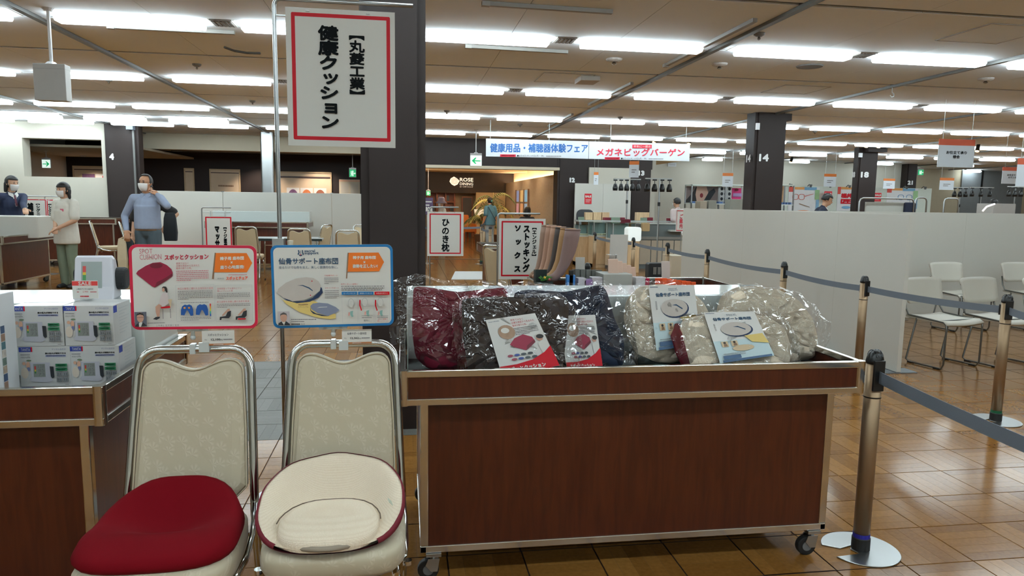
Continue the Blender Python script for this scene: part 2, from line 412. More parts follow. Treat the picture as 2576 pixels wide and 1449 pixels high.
carts = [(-.1, 1.85, 2.4, 3.35), (-2.9, -.9, 2.25, 3.25)]
for i in range(int((XMIN-TX0)/TS)-1, int((XMAX-TX0)/TS)+1):
    for j in range(-22, int((YMAX+2-TY0)/TS)):
        cx, cy = TX0+TS*(i+.5), TY0+TS*(j+.5)
        grey = (-1.34 < cx < .3 and 4.18 < cy < 6.29)
        vis = cy > 1.5 and inview((cx, cy, 0), 40)
        cov = any(a < cx < b and c < cy < d for a, b, c, d in carts)
        if vis: near.append((cov*1000+(cx*cx+cy*cy), i, j, cx, cy, grey))
        else: near.append((1e6, i, j, cx, cy, grey))
near.sort()
for q, (_, i, j, cx, cy, grey) in enumerate(near):
    o = (i+j) & 1
    if q < 300:
        me = TILES[(o, int(grey))][(i*7+j*13) % 4]
        ob = bpy.data.objects.new('parquet_block', me); COL.objects.link(ob); ob.location = (cx, cy, 0); ob.parent = fl
    else:
        b = farg if grey else far; s = TS/2-.0015; e = .003
        vs = [(cx+a*s, cy+c*s, -.0045) for a, c in ((-1, -1), (1, -1), (1, 1), (-1, 1))]
        n = 2 if _ < 1e5 and cy < 14 else 1
        if _ < 1e5 and cy < 16:
            for k in range(5):
                u0, u1 = -s+2*s*k/5+.0003, -s+2*s*(k+1)/5-.0003
                qd = [(u0, -s+e), (u1, -s+e), (u1, s-e), (u0, s-e)]
                if o: qd = [(y, x) for x, y in reversed(qd)]
                b.add([(cx+x, cy+y, 0) for x, y in qd], [(0, 1, 2, 3)]); b.tone.append(random.random())
        else:
            b.add([(cx-s+e, cy-s+e, 0), (cx+s-e, cy-s+e, 0), (cx+s-e, cy+s-e, 0), (cx-s+e, cy+s-e, 0)], [(0, 1, 2, 3)]); b.tone.append(random.random())
for b, m in ((far, floorwood), (farg, floorgrey)):
    if b.v: ob = b.build('parquet_blocks', m, fl, fix=False); ob['kind'] = 'stuff'

# ceiling: void slab, boards, slots, rails
ce = B().bb(XMIN-.3, XMAX+.3, YMIN-.3, YMAX, 3.02, 3.15).build('ceiling', ceilback); struct(ce, 'low suspended ceiling of pale boards with slots and rails', 'ceiling')
pm = {}
panels = []
for k in range(-3, 9):
    for c in range(3):
        x0 = XB(k)+(.028 if c == 0 else c*1.0+.0025); x1 = XB(k)+(2.972 if c == 2 else (c+1)*1.0-.0025)
        for j in range(-4, 8):
            for y0, y1 in ((SY(j)+.035, LY(j)-.125), (LY(j)+.125, SY(j+1)-.035)):
                panels.append((x0, x1, y0, y1))
def key(p):
    c = ((p[0]+p[1])/2, (p[2]+p[3])/2, CZ); return (0 if (c[1] > 2 and inview(c, 250)) else 1, c[0]**2+c[1]**2)
panels.sort(key=key)
rest = B()
for q, (x0, x1, y0, y1) in enumerate(panels):
    if q < 300:
        dk = (round(x1-x0, 4), round(y1-y0, 4))
        if dk not in pm:
            me = B().box((0, 0, 0), (dk[0], dk[1], .02)).mesh('ceiling_board'); me.materials.append(ceilm); pm[dk] = me
        ob = bpy.data.objects.new('ceiling_board', pm[dk]); COL.objects.link(ob); ob.location = ((x0+x1)/2, (y0+y1)/2, CZ+.01); ob.parent = ce
    else: rest.bb(x0, x1, y0, y1, CZ, CZ+.02)
ob = rest.build('ceiling_boards', ceilm, ce); ob['kind'] = 'stuff'
fill = B(); slotb = B()
for k in range(-3, 9):
    for j in range(-4, 8):
        y0, y1 = LY(j)-.125, LY(j)+.125; x = XB(k)
        fill.bb(x+.028, x+.15, y0+.004, y1-.004, CZ+.003, CZ+.02); fill.bb(x+1.422, x+1.618, y0+.004, y1-.004, CZ+.003, CZ+.02); fill.bb(x+2.892, x+2.972, y0+.004, y1-.004, CZ+.003, CZ+.02)
fill.build('lamp_row_infill', ceilm, ce)
for j in range(-4, 9): slotb.bb(XMIN, XMAX, SY(j)-.034, SY(j)+.034, CZ+.012, CZ+.03)
slotb.build('slot_channel', railm, ce)
for k in range(-3, 10):
    B().bb(XB(k)-.026, XB(k)+.026, YMIN, 25, CZ-.028, CZ+.02).build('ceiling_rail', railm, ce)
# recessed tube lamps
def lamp():
    t = thing('ceiling_lamp', 'x', 'ceiling lamp')
    L_, D_ = 1.27, .245; b = B()
    b.bb(-L_/2, L_/2, -D_/2, -D_/2+.012, 0, .09); b.bb(-L_/2, L_/2, D_/2-.012, D_/2, 0, .09)
    b.bb(-L_/2, -L_/2+.012, -D_/2, D_/2, 0, .09); b.bb(L_/2-.012, L_/2, -D_/2, D_/2, 0, .09); b.bb(-L_/2, L_/2, -D_/2, D_/2, .08, .09)
    b.build('housing', troffm, t)
    B().rbox((0, 0, -.032), (L_-.12, .17, .055), .02, 'X', 1).build('diffuser', lampm, t)
    for s in (-1, 1): B().bb(s*(L_/2-.055), s*(L_/2-.02), -.03, .03, .012, .07).build('tube_socket', whitep, t)
    return t
def lamp2():
    t = thing('surface_lamp', 'x', 'ceiling lamp')
    B().bb(-.62, .62, -.06, .06, -.03, .12).build('housing', troffm, t)
    B().rbox((0, 0, -.065), (1.22, .2, .07), .03, 'X', 1).build('diffuser', lampm, t)
    return t
LP = None; LP2 = None; nl = 0
ORD = ['first', 'second', 'third', 'fourth', 'fifth', 'sixth', 'seventh', 'eighth', 'ninth', 'tenth', 'eleventh', 'twelfth', 'thirteenth', 'fourteenth', 'fifteenth', 'sixteenth', 'seventeenth', 'eighteenth', 'nineteenth', 'twentieth', 'twenty-first', 'twenty-second']
for j in range(-3, 7):
    rowx = []
    for k in range(-3, 9):
        for dx in (.785, 2.255):
            x, y = XB(k)+dx, LY(j)
            if y > 16.3 and x < 4.2: continue
            if y > 16 and x < -5.4: continue
            if x < -8.6 or (j > 5 and x < 17) or x > 24: continue
            v = inview((x, y, CZ), 120)
            if not v and (j >= 0 and (pix((x, y, CZ))[0] < -900 or pix((x, y, CZ))[0] > W+900)): continue
            if j < 0 and not (-5 < x < 8): continue
            if j >= 5 and dx > 1: continue
            rowx.append((x, y, v))
    vi = 0
    for x, y, v in sorted(rowx):
        if j >= 4:
            if LP2 is None: LP2 = lamp2(); o = LP2
            else: o = copy_tree(LP2)
        elif LP is None: LP = lamp(); o = LP
        else: o = copy_tree(LP)
        o.location = (x, y, CZ)
        if j >= 4: o.scale = (.85 if j == 4 else .5, 1, 1)
        if v:
            o['label'] = '%s tube lamp, %s from left in the %s row from the camera' % ('recessed' if j < 4 else 'surface mounted', ORD[min(vi, 21)], ORD[max(j, 0)]); vi += 1; o['group'] = 'recessed ceiling lamps'
        else:
            o['label'] = 'recessed tube lamp in the ceiling beyond the edge of the picture'; o['group'] = 'lamps outside the picture'
for q, px_ in enumerate((75, 290, 500)):
    o = copy_tree(LP2); o.location = (at(px_, 290, 14.45).x, 14.45, CZ); o['label'] = 'surface mounted tube lamp near the end wall, %s from the left' % ORD[q]; o['group'] = 'surface mounted lamps'
# walls
wb = B(); y = 16.1                                    # left end wall with a window opening into the corridor
p0, p1 = at(55, 349, y), at(262, 447, y)
wx0, wx1, wz0, wz1 = p0.x, p1.x-.02, p1.z, p0.z+.02
wxr = at(266, 400, y).x
wb.bb(XMIN, wx0, y, y+.3, 0, CZ); wb.bb(wx1, wxr, y, y+.3, 0, CZ); wb.bb(wx0, wx1, y, y+.3, 0, wz0); wb.bb(wx0, wx1, y, y+.3, wz1, CZ)
struct(wb.build('wall_back_left', whitew), 'cream white end wall with a rectangular opening', 'wall')
struct(B().bb(XMIN-.2, XMIN, YMIN, YMAX, 0, 3.02).build('wall_left', whitew), 'plain white side wall on the far left', 'wall')
struct(B().bb(XMIN, XMAX, YMIN-.2, YMIN, 0, 3.02).build('wall_front', whitew), 'plain white wall behind the viewer', 'wall')
struct(B().bb(XMAX, XMAX+.2, YMIN, YMAX, 0, 3.02).build('wall_right', creamw), 'plain cream wall on the far right', 'wall')
# corridor behind the left opening: dark wall, its own ceiling
struct(B().bb(XMIN, .1, 21.0, 21.2, 0, 3.02).build('wall_corridor', darkbrown), 'dark brown corridor wall behind the white partition', 'wall')
# cream beam over the corridor
bz = at(500, 352, 18.1).z; bz2 = at(500, 377, 18.1).z
bm_ = B().bb(at(366, 400, 18.1).x-.6, at(905, 400, 18.1).x+.6, 18.1, 18.45, bz2, CZ).build('trim_1', creamw); struct(bm_, 'cream soffit beam over the dark corridor', 'beam')
struct(B().bb(-6.6, .3, 18.45, 21, bz2+.12, bz2+.16).build('trim_2', M('corridor_ceiling', (176, 168, 150), .8)), 'corridor ceiling strip seen under the cream beam', 'ceiling')
struct(B().bb(XMIN, wxr+.4, 16.9, 21, 2.45, 2.5).build('trim_3', M('corridor_ceiling', (176, 168, 150), .8)), 'corridor ceiling strip seen through the wall opening', 'ceiling')
for q, (yy, zz) in enumerate(((18.9, .09), (19.8, .06))):
    struct(B().bb(-6, .3, yy, yy+.12, bz2+zz, bz2+.13).build('trim_%d' % (4+q), railm), 'narrow metal channel under the corridor ceiling, %s one' % ('nearer', 'farther')[q], 'trim')
# dark header over the restaurant opening and its side
hz = at(1200, 417, 17.2).z; hx0 = .1; hx1 = at(1404, 500, 17.2).x; h13 = at(1640, 450, 17.2).x
struct(B().bb(hx0, h13, 17.2, 17.5, hz, CZ).build('wall_header', darkbrown), 'dark brown header over the restaurant entrance', 'wall')
struct(B().bb(hx0, hx1+.05, 17.17, 17.55, hz-.07, hz).build('trim_6', creamw), 'pale lintel strip under the dark header', 'trim')
# right back wall
rw0 = h13; rwy = 22.6
struct(B().bb(rw0, at(2280, 450, rwy).x, rwy, rwy+.2, 0, CZ).build('wall_back_right', whitew), 'long white back wall behind the eyewear shop', 'wall')
struct(B().bb(rw0, rw0+.2, 17.5, rwy, 0, CZ).build('wall_back_return', whitew), 'white return wall beside column thirteen', 'wall')
fy = 25.0
struct(B().bb(at(2280, 450, fy).x-.6, XMAX, fy, fy+.2, 0, CZ).build('wall_far_right', M('beige_far_wall', (190, 178, 152), .7)), 'beige far wall behind the grey shutter', 'wall')
gq = at(2420, 430, fy-.05)
gs = thing('grey_glass_screen', 'tall grey glass panels on the beige far wall', 'panel', (0, 0, 0))
for a, b_ in ((2420, 2468), (2472, 2576)):
    xa, xb = at(a, 450, fy-.06).x, at(b_, 450, fy-.06).x
    B().bb(xa, xb, fy-.07, fy-.02, 0, 2.88).build('pane', M('grey_glass_panel', (128, 132, 134), .25), gs)
B().bb(at(2468, 450, fy-.06).x, at(2472, 450, fy-.06).x, fy-.09, fy-.02, 0, 2.89).build('mullion', blackp, gs)

# columns
def dep(xl, Y, px):
    lo, hi = .02, 3.
    for _ in range(40):
        m = (lo+hi)/2
        if abs(pix((xl, Y+m, 1.9))[0]-pix((xl, Y, 1.9))[0]) < abs(px-pix((xl, Y, 1.9))[0]): lo = m
        else: hi = m
    return lo
def column(name, label, pxl, pxr, Y, depth, num=None, numpx=None, side=None, topcap=None, z1=CZ, notch=.05):
    xl, xr = at(pxl, 450, Y).x, at(pxr, 450, Y).x
    b = B(); w_ = xr-xl; n = notch
    pts = [(n, 0), (w_-n, 0), (w_-n, n*.6), (w_, n*.6), (w_, depth), (0, depth), (0, n*.6), (n, n*.6)]
    b.prism([(xl+p[0], Y+p[1]) for p in pts], z1, (0, 0, z1/2), 'Z')
    o = struct(b.build(name, darkbrown), label, 'column')
    return o, xl, xr
num_m = M('white_number', (235, 236, 236), .5, var=0)
def number(o, s, x0, y0, x1, y1, Y, bold=.0):
    a, b = at(x0, y0, Y), at(x1, y1, Y)
    sh = Sheet(o, lambda x, y: (x, y), Y-.004)
    v, f = glyphs(s); a0, a1 = min(p[0] for p in v), max(p[0] for p in v); b0, b1 = min(p[1] for p in v), max(p[1] for p in v)
    vv = [(a.x+(p[0]-a0)/(a1-a0)*(b.x-a.x), b.z+(p[1]-b0)/(b1-b0)*(a.z-b.z)) for p in v]
    sh._glyph(vv, f, num_m, 'column_number', bold); sh.done()
big, bx0, bx1 = column('pillar_1', 'large dark brown pillar behind the hanging cushion sign', 907, 1071, 4.3, .42)
c4, _, _ = column('pillar_2', 'dark brown column numbered 4 at the white end wall', 268, 352, 16.0, dep(at(352, 400, 16.).x, 16., 366))
number(c4, '4', 276, 387, 286, 401, 16.0, .012)
B().bb(at(341, 400, 16.1).x, at(346, 400, 16.1).x, 15.97, 16.0, 0, CZ-.05).build('pipe', railm, c4)
B().bb(at(319, 325, 15.9).x, at(336, 325, 15.9).x, 15.85, 16.0, at(319, 326, 15.9).z, at(319, 312, 15.9).z).build('speaker_box', M('bluish_grey_box', (96, 102, 112), .5), c4)
c14, _, _ = column('pillar_3', 'dark brown column numbered 14 rising behind the right partition', 1894, 1972, 10.9, dep(at(1894, 400, 10.9).x, 10.9, 1869))
number(c14, '14', 1911, 388, 1932, 405, 10.9, .008)
a, b_ = at(1901, 310, 10.9), at(1908, 327, 10.9); B().bb(a.x, b_.x, 10.86, 10.9, b_.z, a.z).build('switch_plate', whitep, c14)
a, b_ = at(1962, 283, 10.9), at(1996, 303, 10.9); B().bb(a.x, b_.x, 10.95, 11.3, b_.z, CZ).build('cable_box', darkbrown, c14)
c18, _, _ = column('pillar_4', 'dark brown column numbered 18 right of column 14', 2157, 2206, 16.6, dep(at(2157, 400, 16.6).x, 16.6, 2139))
number(c18, '18', 2167, 433, 2184, 446, 16.6, .012)
a, b_ = at(2160, 385, 16.6), at(2167, 396, 16.6); B().bb(a.x, b_.x, 16.56, 16.6, b_.z, a.z).build('switch_plate', whitep, c18)
a, b_ = at(2176, 372, 16.55), at(2222, 384, 16.55); B().bb(a.x, b_.x, 16.4, 16.6, b_.z, CZ).build('cable_box', darkbrown, c18)
c21, _, _ = column('pillar_5', 'dark brown column numbered 21 at the far right wall', 2281, 2307, 22.3, .5)
number(c21, '21', 2284, 455, 2295, 464, 22.3, .015)
c12, _, _ = column('pillar_6', 'dark brown column numbered 12 right of the restaurant entrance', 1403, 1482, 17.15, .5)
number(c12, '12', 1434, 448, 1445, 458, 17.15, .012)
c13, _, _ = column('pillar_7', 'dark brown column numbered 13 behind the spotlight stands', 1585, 1638, 17.15, .5)
number(c13, '13', 1607, 430, 1620, 441, 17.15, .012)
sc_ = thing('steel_clad_post', 'brushed steel clad post behind the white partition', 'post', (0, 0, 0)); a, b_ = at(655, 400, 17), at(689, 400, 17)
B().rbox(((a.x+b_.x)/2, 17.1, 1.45), (b_.x-a.x, .25, 2.9), .06, 'Z').build('cladding', steel, sc_)
struct(B().bb(at(1482, 450, 17.1).x, at(1586, 450, 17.1).x, 17.1, 17.19, 0, at(1530, 422, 17.1).z).build('wall_niche', whitew), 'white wall piece between columns 12 and 13', 'wall')
def side_number(o, s, x, y0, y1, z0, z1, bold):
    v, f = glyphs(s); a0, a1 = min(p[0] for p in v), max(p[0] for p in v); b0, b1 = min(p[1] for p in v), max(p[1] for p in v); b = B()
    for k in range(9):
        ox, oz = (0, 0) if k == 0 else (bold*cos(k*pi/4), bold*sin(k*pi/4))
        b.add([(x-.004-.0002*k, y1-(p[0]-a0)/(a1-a0)*(y1-y0)+ox, z0+(p[1]-b0)/(b1-b0)*(z1-z0)+oz) for p in v], f)
    b.build('column_number', num_m, o, fix=False)
x_ = at(1894, 400, 10.9).x; za, zb = at(1922, 405, 10.9).z, at(1922, 388, 10.9).z; d_ = dep(x_, 10.9, 1869); side_number(c14, '14', x_, 10.9+d_*.25, 10.9+d_*.68, za-.01, zb-.01, .008)
x_ = at(2157, 400, 16.6).x; za, zb = at(2175, 446, 16.6).z, at(2175, 433, 16.6).z; d_ = dep(x_, 16.6, 2139); side_number(c18, '18', x_, 16.6+d_*.25, 16.6+d_*.7, za, zb, .01)
# baseboards
struct(B().bb(XMIN, wxr, 16.07, 16.1, 0, .1).build('baseboard_left', M('grey_baseboard', (90, 84, 80), .5)), 'dark grey baseboard along the white end wall', 'baseboard')
# ================================================================ display wagons
def wagon(label, x0, x1, y0, y1, rz=0., top=.82, platform=True, pz=1.018, pd=.36, casters=True, name='display_wagon'):
    """brown laminate sales wagon with chrome trim; local origin at the middle of its footprint"""
    w_, d_ = x1-x0, y1-y0; t = thing(name, label, 'display wagon', ((x0+x1)/2, (y0+y1)/2, 0), rz)
    hw, hd = w_/2, d_/2; zb = top-.125; c = .024
    r = B()
    for s in (-1, 1):
        r.bb(-hw, hw, s*hd-c*(s > 0), s*hd+c*(s < 0), top-c, top); r.bb(-hw, hw, s*hd-c*(s > 0), s*hd+c*(s < 0), zb, zb+c)
        r.bb(s*hw-c*(s > 0), s*hw+c*(s < 0), -hd, hd, top-c+.0005, top-.0005); r.bb(s*hw-c*(s > 0), s*hw+c*(s < 0), -hd, hd, zb+.0005, zb+c-.0005)
    r.build('tray_rim', brass, t, bevel=.003)
    for sx in (-1, 1):
        for sy in (-1, 1): B().rbox((sx*(hw-.016), sy*(hd-.016), (zb+top)/2), (.036, .036, top-zb+.002), .012, 'Z', 3).build('corner_post', brass, t)
    for s in (-1, 1):
        B().bb(-hw+.03, hw-.03, s*(hd-.012)-.006, s*(hd-.012)+.006, zb+.02, top-.02).build('tray_fascia', redwood, t)
        B().bb(s*(hw-.012)-.006, s*(hw-.012)+.006, -hd+.03, hd-.03, zb+.02, top-.02).build('tray_fascia', redwood, t)
    B().bb(-hw+.03, hw-.03, -hd+.03, hd-.03, top-.08, top-.067).build('tray_floor', M('dark_tray_floor', (70, 74, 72), .5), t)
    iw, idp = hw-.075, hd-.07; b0 = .115
    for s in (-1, 1):
        B().bb(-iw+.025, iw-.025, s*(idp-.01)-.006, s*(idp-.01)+.006, b0+.02, zb).build('body_panel', redwood, t)
        B().bb(s*(iw-.01)-.006, s*(iw-.01)+.006, -idp+.025, idp-.025, b0+.02, zb).build('body_panel', redwood, t)
        for s2 in (-1, 1): B().bb(s*iw-.03*(s > 0), s*iw+.03*(s < 0), s2*idp-.03*(s2 > 0), s2*idp+.03*(s2 < 0), b0+.0225, zb).build('body_post', brass, t, bevel=.003)
    k = B()
    for s in (-1, 1): k.bb(-iw, iw, s*idp-.024*(s > 0), s*idp+.024*(s < 0), b0-.006, b0+.022); k.bb(s*iw-.024*(s > 0), s*iw+.024*(s < 0), -idp, idp, b0-.005, b0+.021)
    k.build('bottom_rail', brass, t, bevel=.003)
    B().bb(-iw+.02, iw-.02, -idp+.02, idp-.02, b0, b0+.015).build('bottom_board', redwood, t)
    if casters:
        for sx in (-1, 1):
            for sy in (-1, 1):
                cx, cy = sx*(iw-.05), sy*(idp-.02)
                ca = B().bb(cx-.028, cx+.028, cy-.028, cy+.028, b0-.018, b0-.006); ca.lathe([(.014, 0), (.014, .02)], 10, (cx, cy, b0-.034))
                ca.prism([(cx-.03, .06), (cx-.01, .035), (cx+.014, .035), (cx+.022, b0-.03), (cx-.02, b0-.03)], .003, (0, cy-.017, 0), 'Y'); ca.prism([(cx-.03, .06), (cx-.01, .035), (cx+.014, .035), (cx+.022, b0-.03), (cx-.02, b0-.03)], .003, (0, cy+.017, 0), 'Y')
                co_ = ca.build('caster', steel, t)
                wv = B(); n = 20; R = .04
                wv.prism([(cx-.02+R*cos(2*pi*q/n), R+R*sin(2*pi*q/n)) for q in range(n)], .026, (0, cy, 0), 'Y'); wv.build('wheel', blackr, co_, bevel=.004)
                hb = B(); hb.prism([(cx-.02+.02*cos(2*pi*q/n), R+.02*sin(2*pi*q/n)) for q in range(n)], .03, (0, cy, 0), 'Y'); hb.build('wheel_hub', M('grey_hub', (110, 112, 114), .5), co_)
    if platform:
        p = B(); p.bb(-hw+.03, hw-.03, hd-.02-pd, hd-.02, zb+.02, pz)
        p.build('rear_shelf', whiteshelf, t, bevel=.006)
    return t
wr = wagon('red-brown sales wagon holding the plastic wrapped cushions', -.022, 1.758, 2.435, 3.31)
wl = wagon('red-brown sales wagon stacked with white blood pressure boxes, cut by the left edge', -2.72, -.935, 2.318, 3.2, pz=1.02, pd=.4)
tr = B().bb(.878-.88, .888, .0, .01, 0, .01)
# clear side guard at the tray's front left corner
cg = B().bb(-.86, -.857, -.42, -.05, .82, .9).build('acrylic_guard', glassm, wr)

# ================================================================ banquet chairs
def banquet_chair(label, loc, rz=0., group='ivory banquet chairs', fab=None):
    """faces -y; origin on the floor under the middle of the seat"""
    t = thing('banquet_chair', label, 'chair', loc, rz, group); fab = fab or brocm
    # seat
    def sf(u, v):
        a = 2*pi*u; 
        return None
    zs = [(.385, .0), (.388, .93), (.405, 1.), (.44, 1.), (.452, .985), (.46, .94), (.463, .8), (.464, .0)]
    def outl(a, k):
        cx, cy = cos(a), sin(a); n = 5.
        r = (abs(cx)**n+abs(cy)**n)**(-1/n); w_ = .2 if cy < 0 else .2-.02*cy*r
        return (cx*r*w_*k, cy*r*.215*k)
    sb = B(); nn = 40; vs = []; fs = []
    for z, k in zs:
        for i in range(nn): q = outl(2*pi*i/nn, max(k, .001)); vs.append((q[0], q[1], z))
    for r_ in range(len(zs)-1):
        for i in range(nn): fs.append((r_*nn+i, r_*nn+(i+1) % nn, (r_+1)*nn+(i+1) % nn, (r_+1)*nn+i))
    sb.add(vs, fs); sb.build('seat', fab, t, smooth=True)
    ap = B(); vs = []
    for z in (.378, .392):
        for i in range(nn): q = outl(2*pi*i/nn, 1.015); vs.append((q[0], q[1], z))
    ap.add(vs, [(i, (i+1) % nn, (i+1) % nn+nn, i+nn) for i in range(nn)]); ap.build('seat_trim', chrome, t, smooth=True)
    # back frame and rear legs: one bent tube
    def by(z): return .205+max(0, z-.42)*.22 if z > .42 else .205+(.42-z)*.22
    path = []
    wb_, wt = .188, .168
    for z in [.0, .1, .2, .3, .38, .44, .5, .6, .7, .8, .86]: path.append((-(wb_+(wt-wb_)*max(0, (z-.44)/.48)), by(z), z))
    R = .06; zt = .935
    for k in range(1, 7): a = pi-pi/2*k/6; path.append((-wt+R+R*cos(a), by(zt-R+R*sin(a)), zt-R+R*sin(a)))
    path += [(x, by(zt), zt) for x in (-.05, .05)]
    path += [(-p[0], p[1], p[2]) for p in reversed(path[:-2])]
    B().tube(path, .0135, 10, flat=1.).build('back_frame', chrome, t, smooth=True)
    # front legs
    for s in (-1, 1):
        B().tube([(s*.17, -.13, .385), (s*.182, -.16, .3), (s*.192, -.2, .0)], .0115, 8).build('leg', chrome, t, smooth=True)
        B().lathe([(.014, 0), (.016, .004), (.014, .02)], 10, (s*.192, -.2, 0)).build('foot_cap', blackr, t)
        br = B().tube([(s*.19, by(.44), .46), (s*.198, .12, .4), (s*.2, .02, .38), (s*.196, -.1, .383)], .009, 8, flat=1.6); br.build('seat_bracket', chrome, t, smooth=True)
        B().lathe([(.012, 0), (.013, .012)], 10, (s*.205, -.115, .375)).build('stacking_bumper', chrome, t)
    B().tube([(-.175, .14, .36), (.175, .14, .36)], .008, 6).build('stretcher', chrome, t)
    # back panel with a dipped top
    pts = []; n = 18
    def top(x): return .905-.03*(.5+.5*cos(pi*min(1, abs(x)/.105)))
    xt, xb, zb_ = .150, .166, .49; rc = .04
    pts += [(xt-rc+rc*cos(a), .905-rc+rc*sin(a)) for a in [pi/2*q/5 for q in range(6)]]
    pts += [(x, top(x)) for x in [.1-.2*k/n for k in range(n+1)]]
    pts += [(-xt+rc-rc*sin(a), .905-rc+rc*cos(a)) for a in [pi/2*q/5 for q in range(6)]]
    pts += [(-xb+(xb-xt)*.35, .7), (-xb, zb_+.03), (-xb+.03, zb_), (xb-.03, zb_), (xb, zb_+.03), (xb-(xb-xt)*.35, .7)]
    pb = B(); m = len(pts); vs = []
    for yo, ins in ((-.026, .016), (-.018, .004), (-.006, 0), (.008, 0), (.014, .004)):
        for x, z in pts: vs.append((x*(1-ins/.16), by(z)+yo, z+(ins if z < .7 else -ins)))
    fs = [(r_*m+i, r_*m+(i+1) % m, (r_+1)*m+(i+1) % m, (r_+1)*m+i) for r_ in range(4) for i in range(m)]+[tuple(range(m)), tuple(reversed(range(4*m, 5*m)))]
    pb.add(vs, fs); pb.build('backrest', fab, t, bevel=0)
    pp = [(x, by(z)-.02, z) for x, z in pts]; B().tube(pp+[pp[0]], .0028, 6, cap=False).build('piping', M('ivory_piping', (196, 184, 158), .6), t, smooth=True)
    return t
ch1 = banquet_chair('ivory brocade banquet chair carrying the plain wine-red seat cushion', (-.655, 2.0, 0))
ch2 = banquet_chair('ivory brocade banquet chair carrying the beige mesh cushion with wine rim', (-.2, 2.055, 0))

# ================================================================ cushions on the chairs
def cushion1():
    t = thing('wedge_cushion', 'plain wine-red wedge cushion lying on the left banquet chair', 'cushion', (-.66, 1.995, .463))
    b = B(); nu, nv = 44, 16
    def outl(a):
        cx, cy = cos(a), sin(a); n = 3.2; r = (abs(cx)**n+abs(cy)**n)**(-1/n)
        x, y = cx*r, cy*r; wd = .205-.012*y-.03*max(0, y)**2
        return x*wd, y*.195
    def hgt(x, y):
        u, v = x/.2, y/.195; h = .035+.04*(v+1)*.5+.07*max(0, v)**1.5
        bowl = math.exp(-((u/.62)**2+((v-.25)/.42)**2)); h -= .066*bowl
        h += .012*math.exp(-((v+.45)/.35)**2)*(1-.5*u*u)
        h += .0025*sin(9*v+4*u*u)*math.exp(-((v-.05)/.25)**2)
        return h
    vs = []
    for j in range(nv+1):
        k = 1-j/nv
        for i in range(nu):
            x, y = outl(2*pi*i/nu); xx, yy = x*max(k, .001), y*max(k, .001)
            e = min(1, (1-k)*5); z = hgt(xx, yy)*(.35+.65*sqrt(1-(1-e)**2)) if j else hgt(xx, yy)*.35
            vs.append((xx, yy, z))
    base = len(vs)
    for i in range(nu): x, y = outl(2*pi*i/nu); vs.append((x*.965, y*.965, 0))
    fs = [(j*nu+i, j*nu+(i+1) % nu, (j+1)*nu+(i+1) % nu, (j+1)*nu+i) for j in range(nv) for i in range(nu)]
    fs += [(base+i, base+(i+1) % nu, (i+1) % nu, i) for i in range(nu)]+[tuple(reversed(range(base, base+nu)))]
    b.add(vs, fs); b.build('cover', wine, t, smooth=True)
    B().bb(.19, .2, -.02, -.012, .012, .016).build('zip_pull', blackp, t)
cushion1()
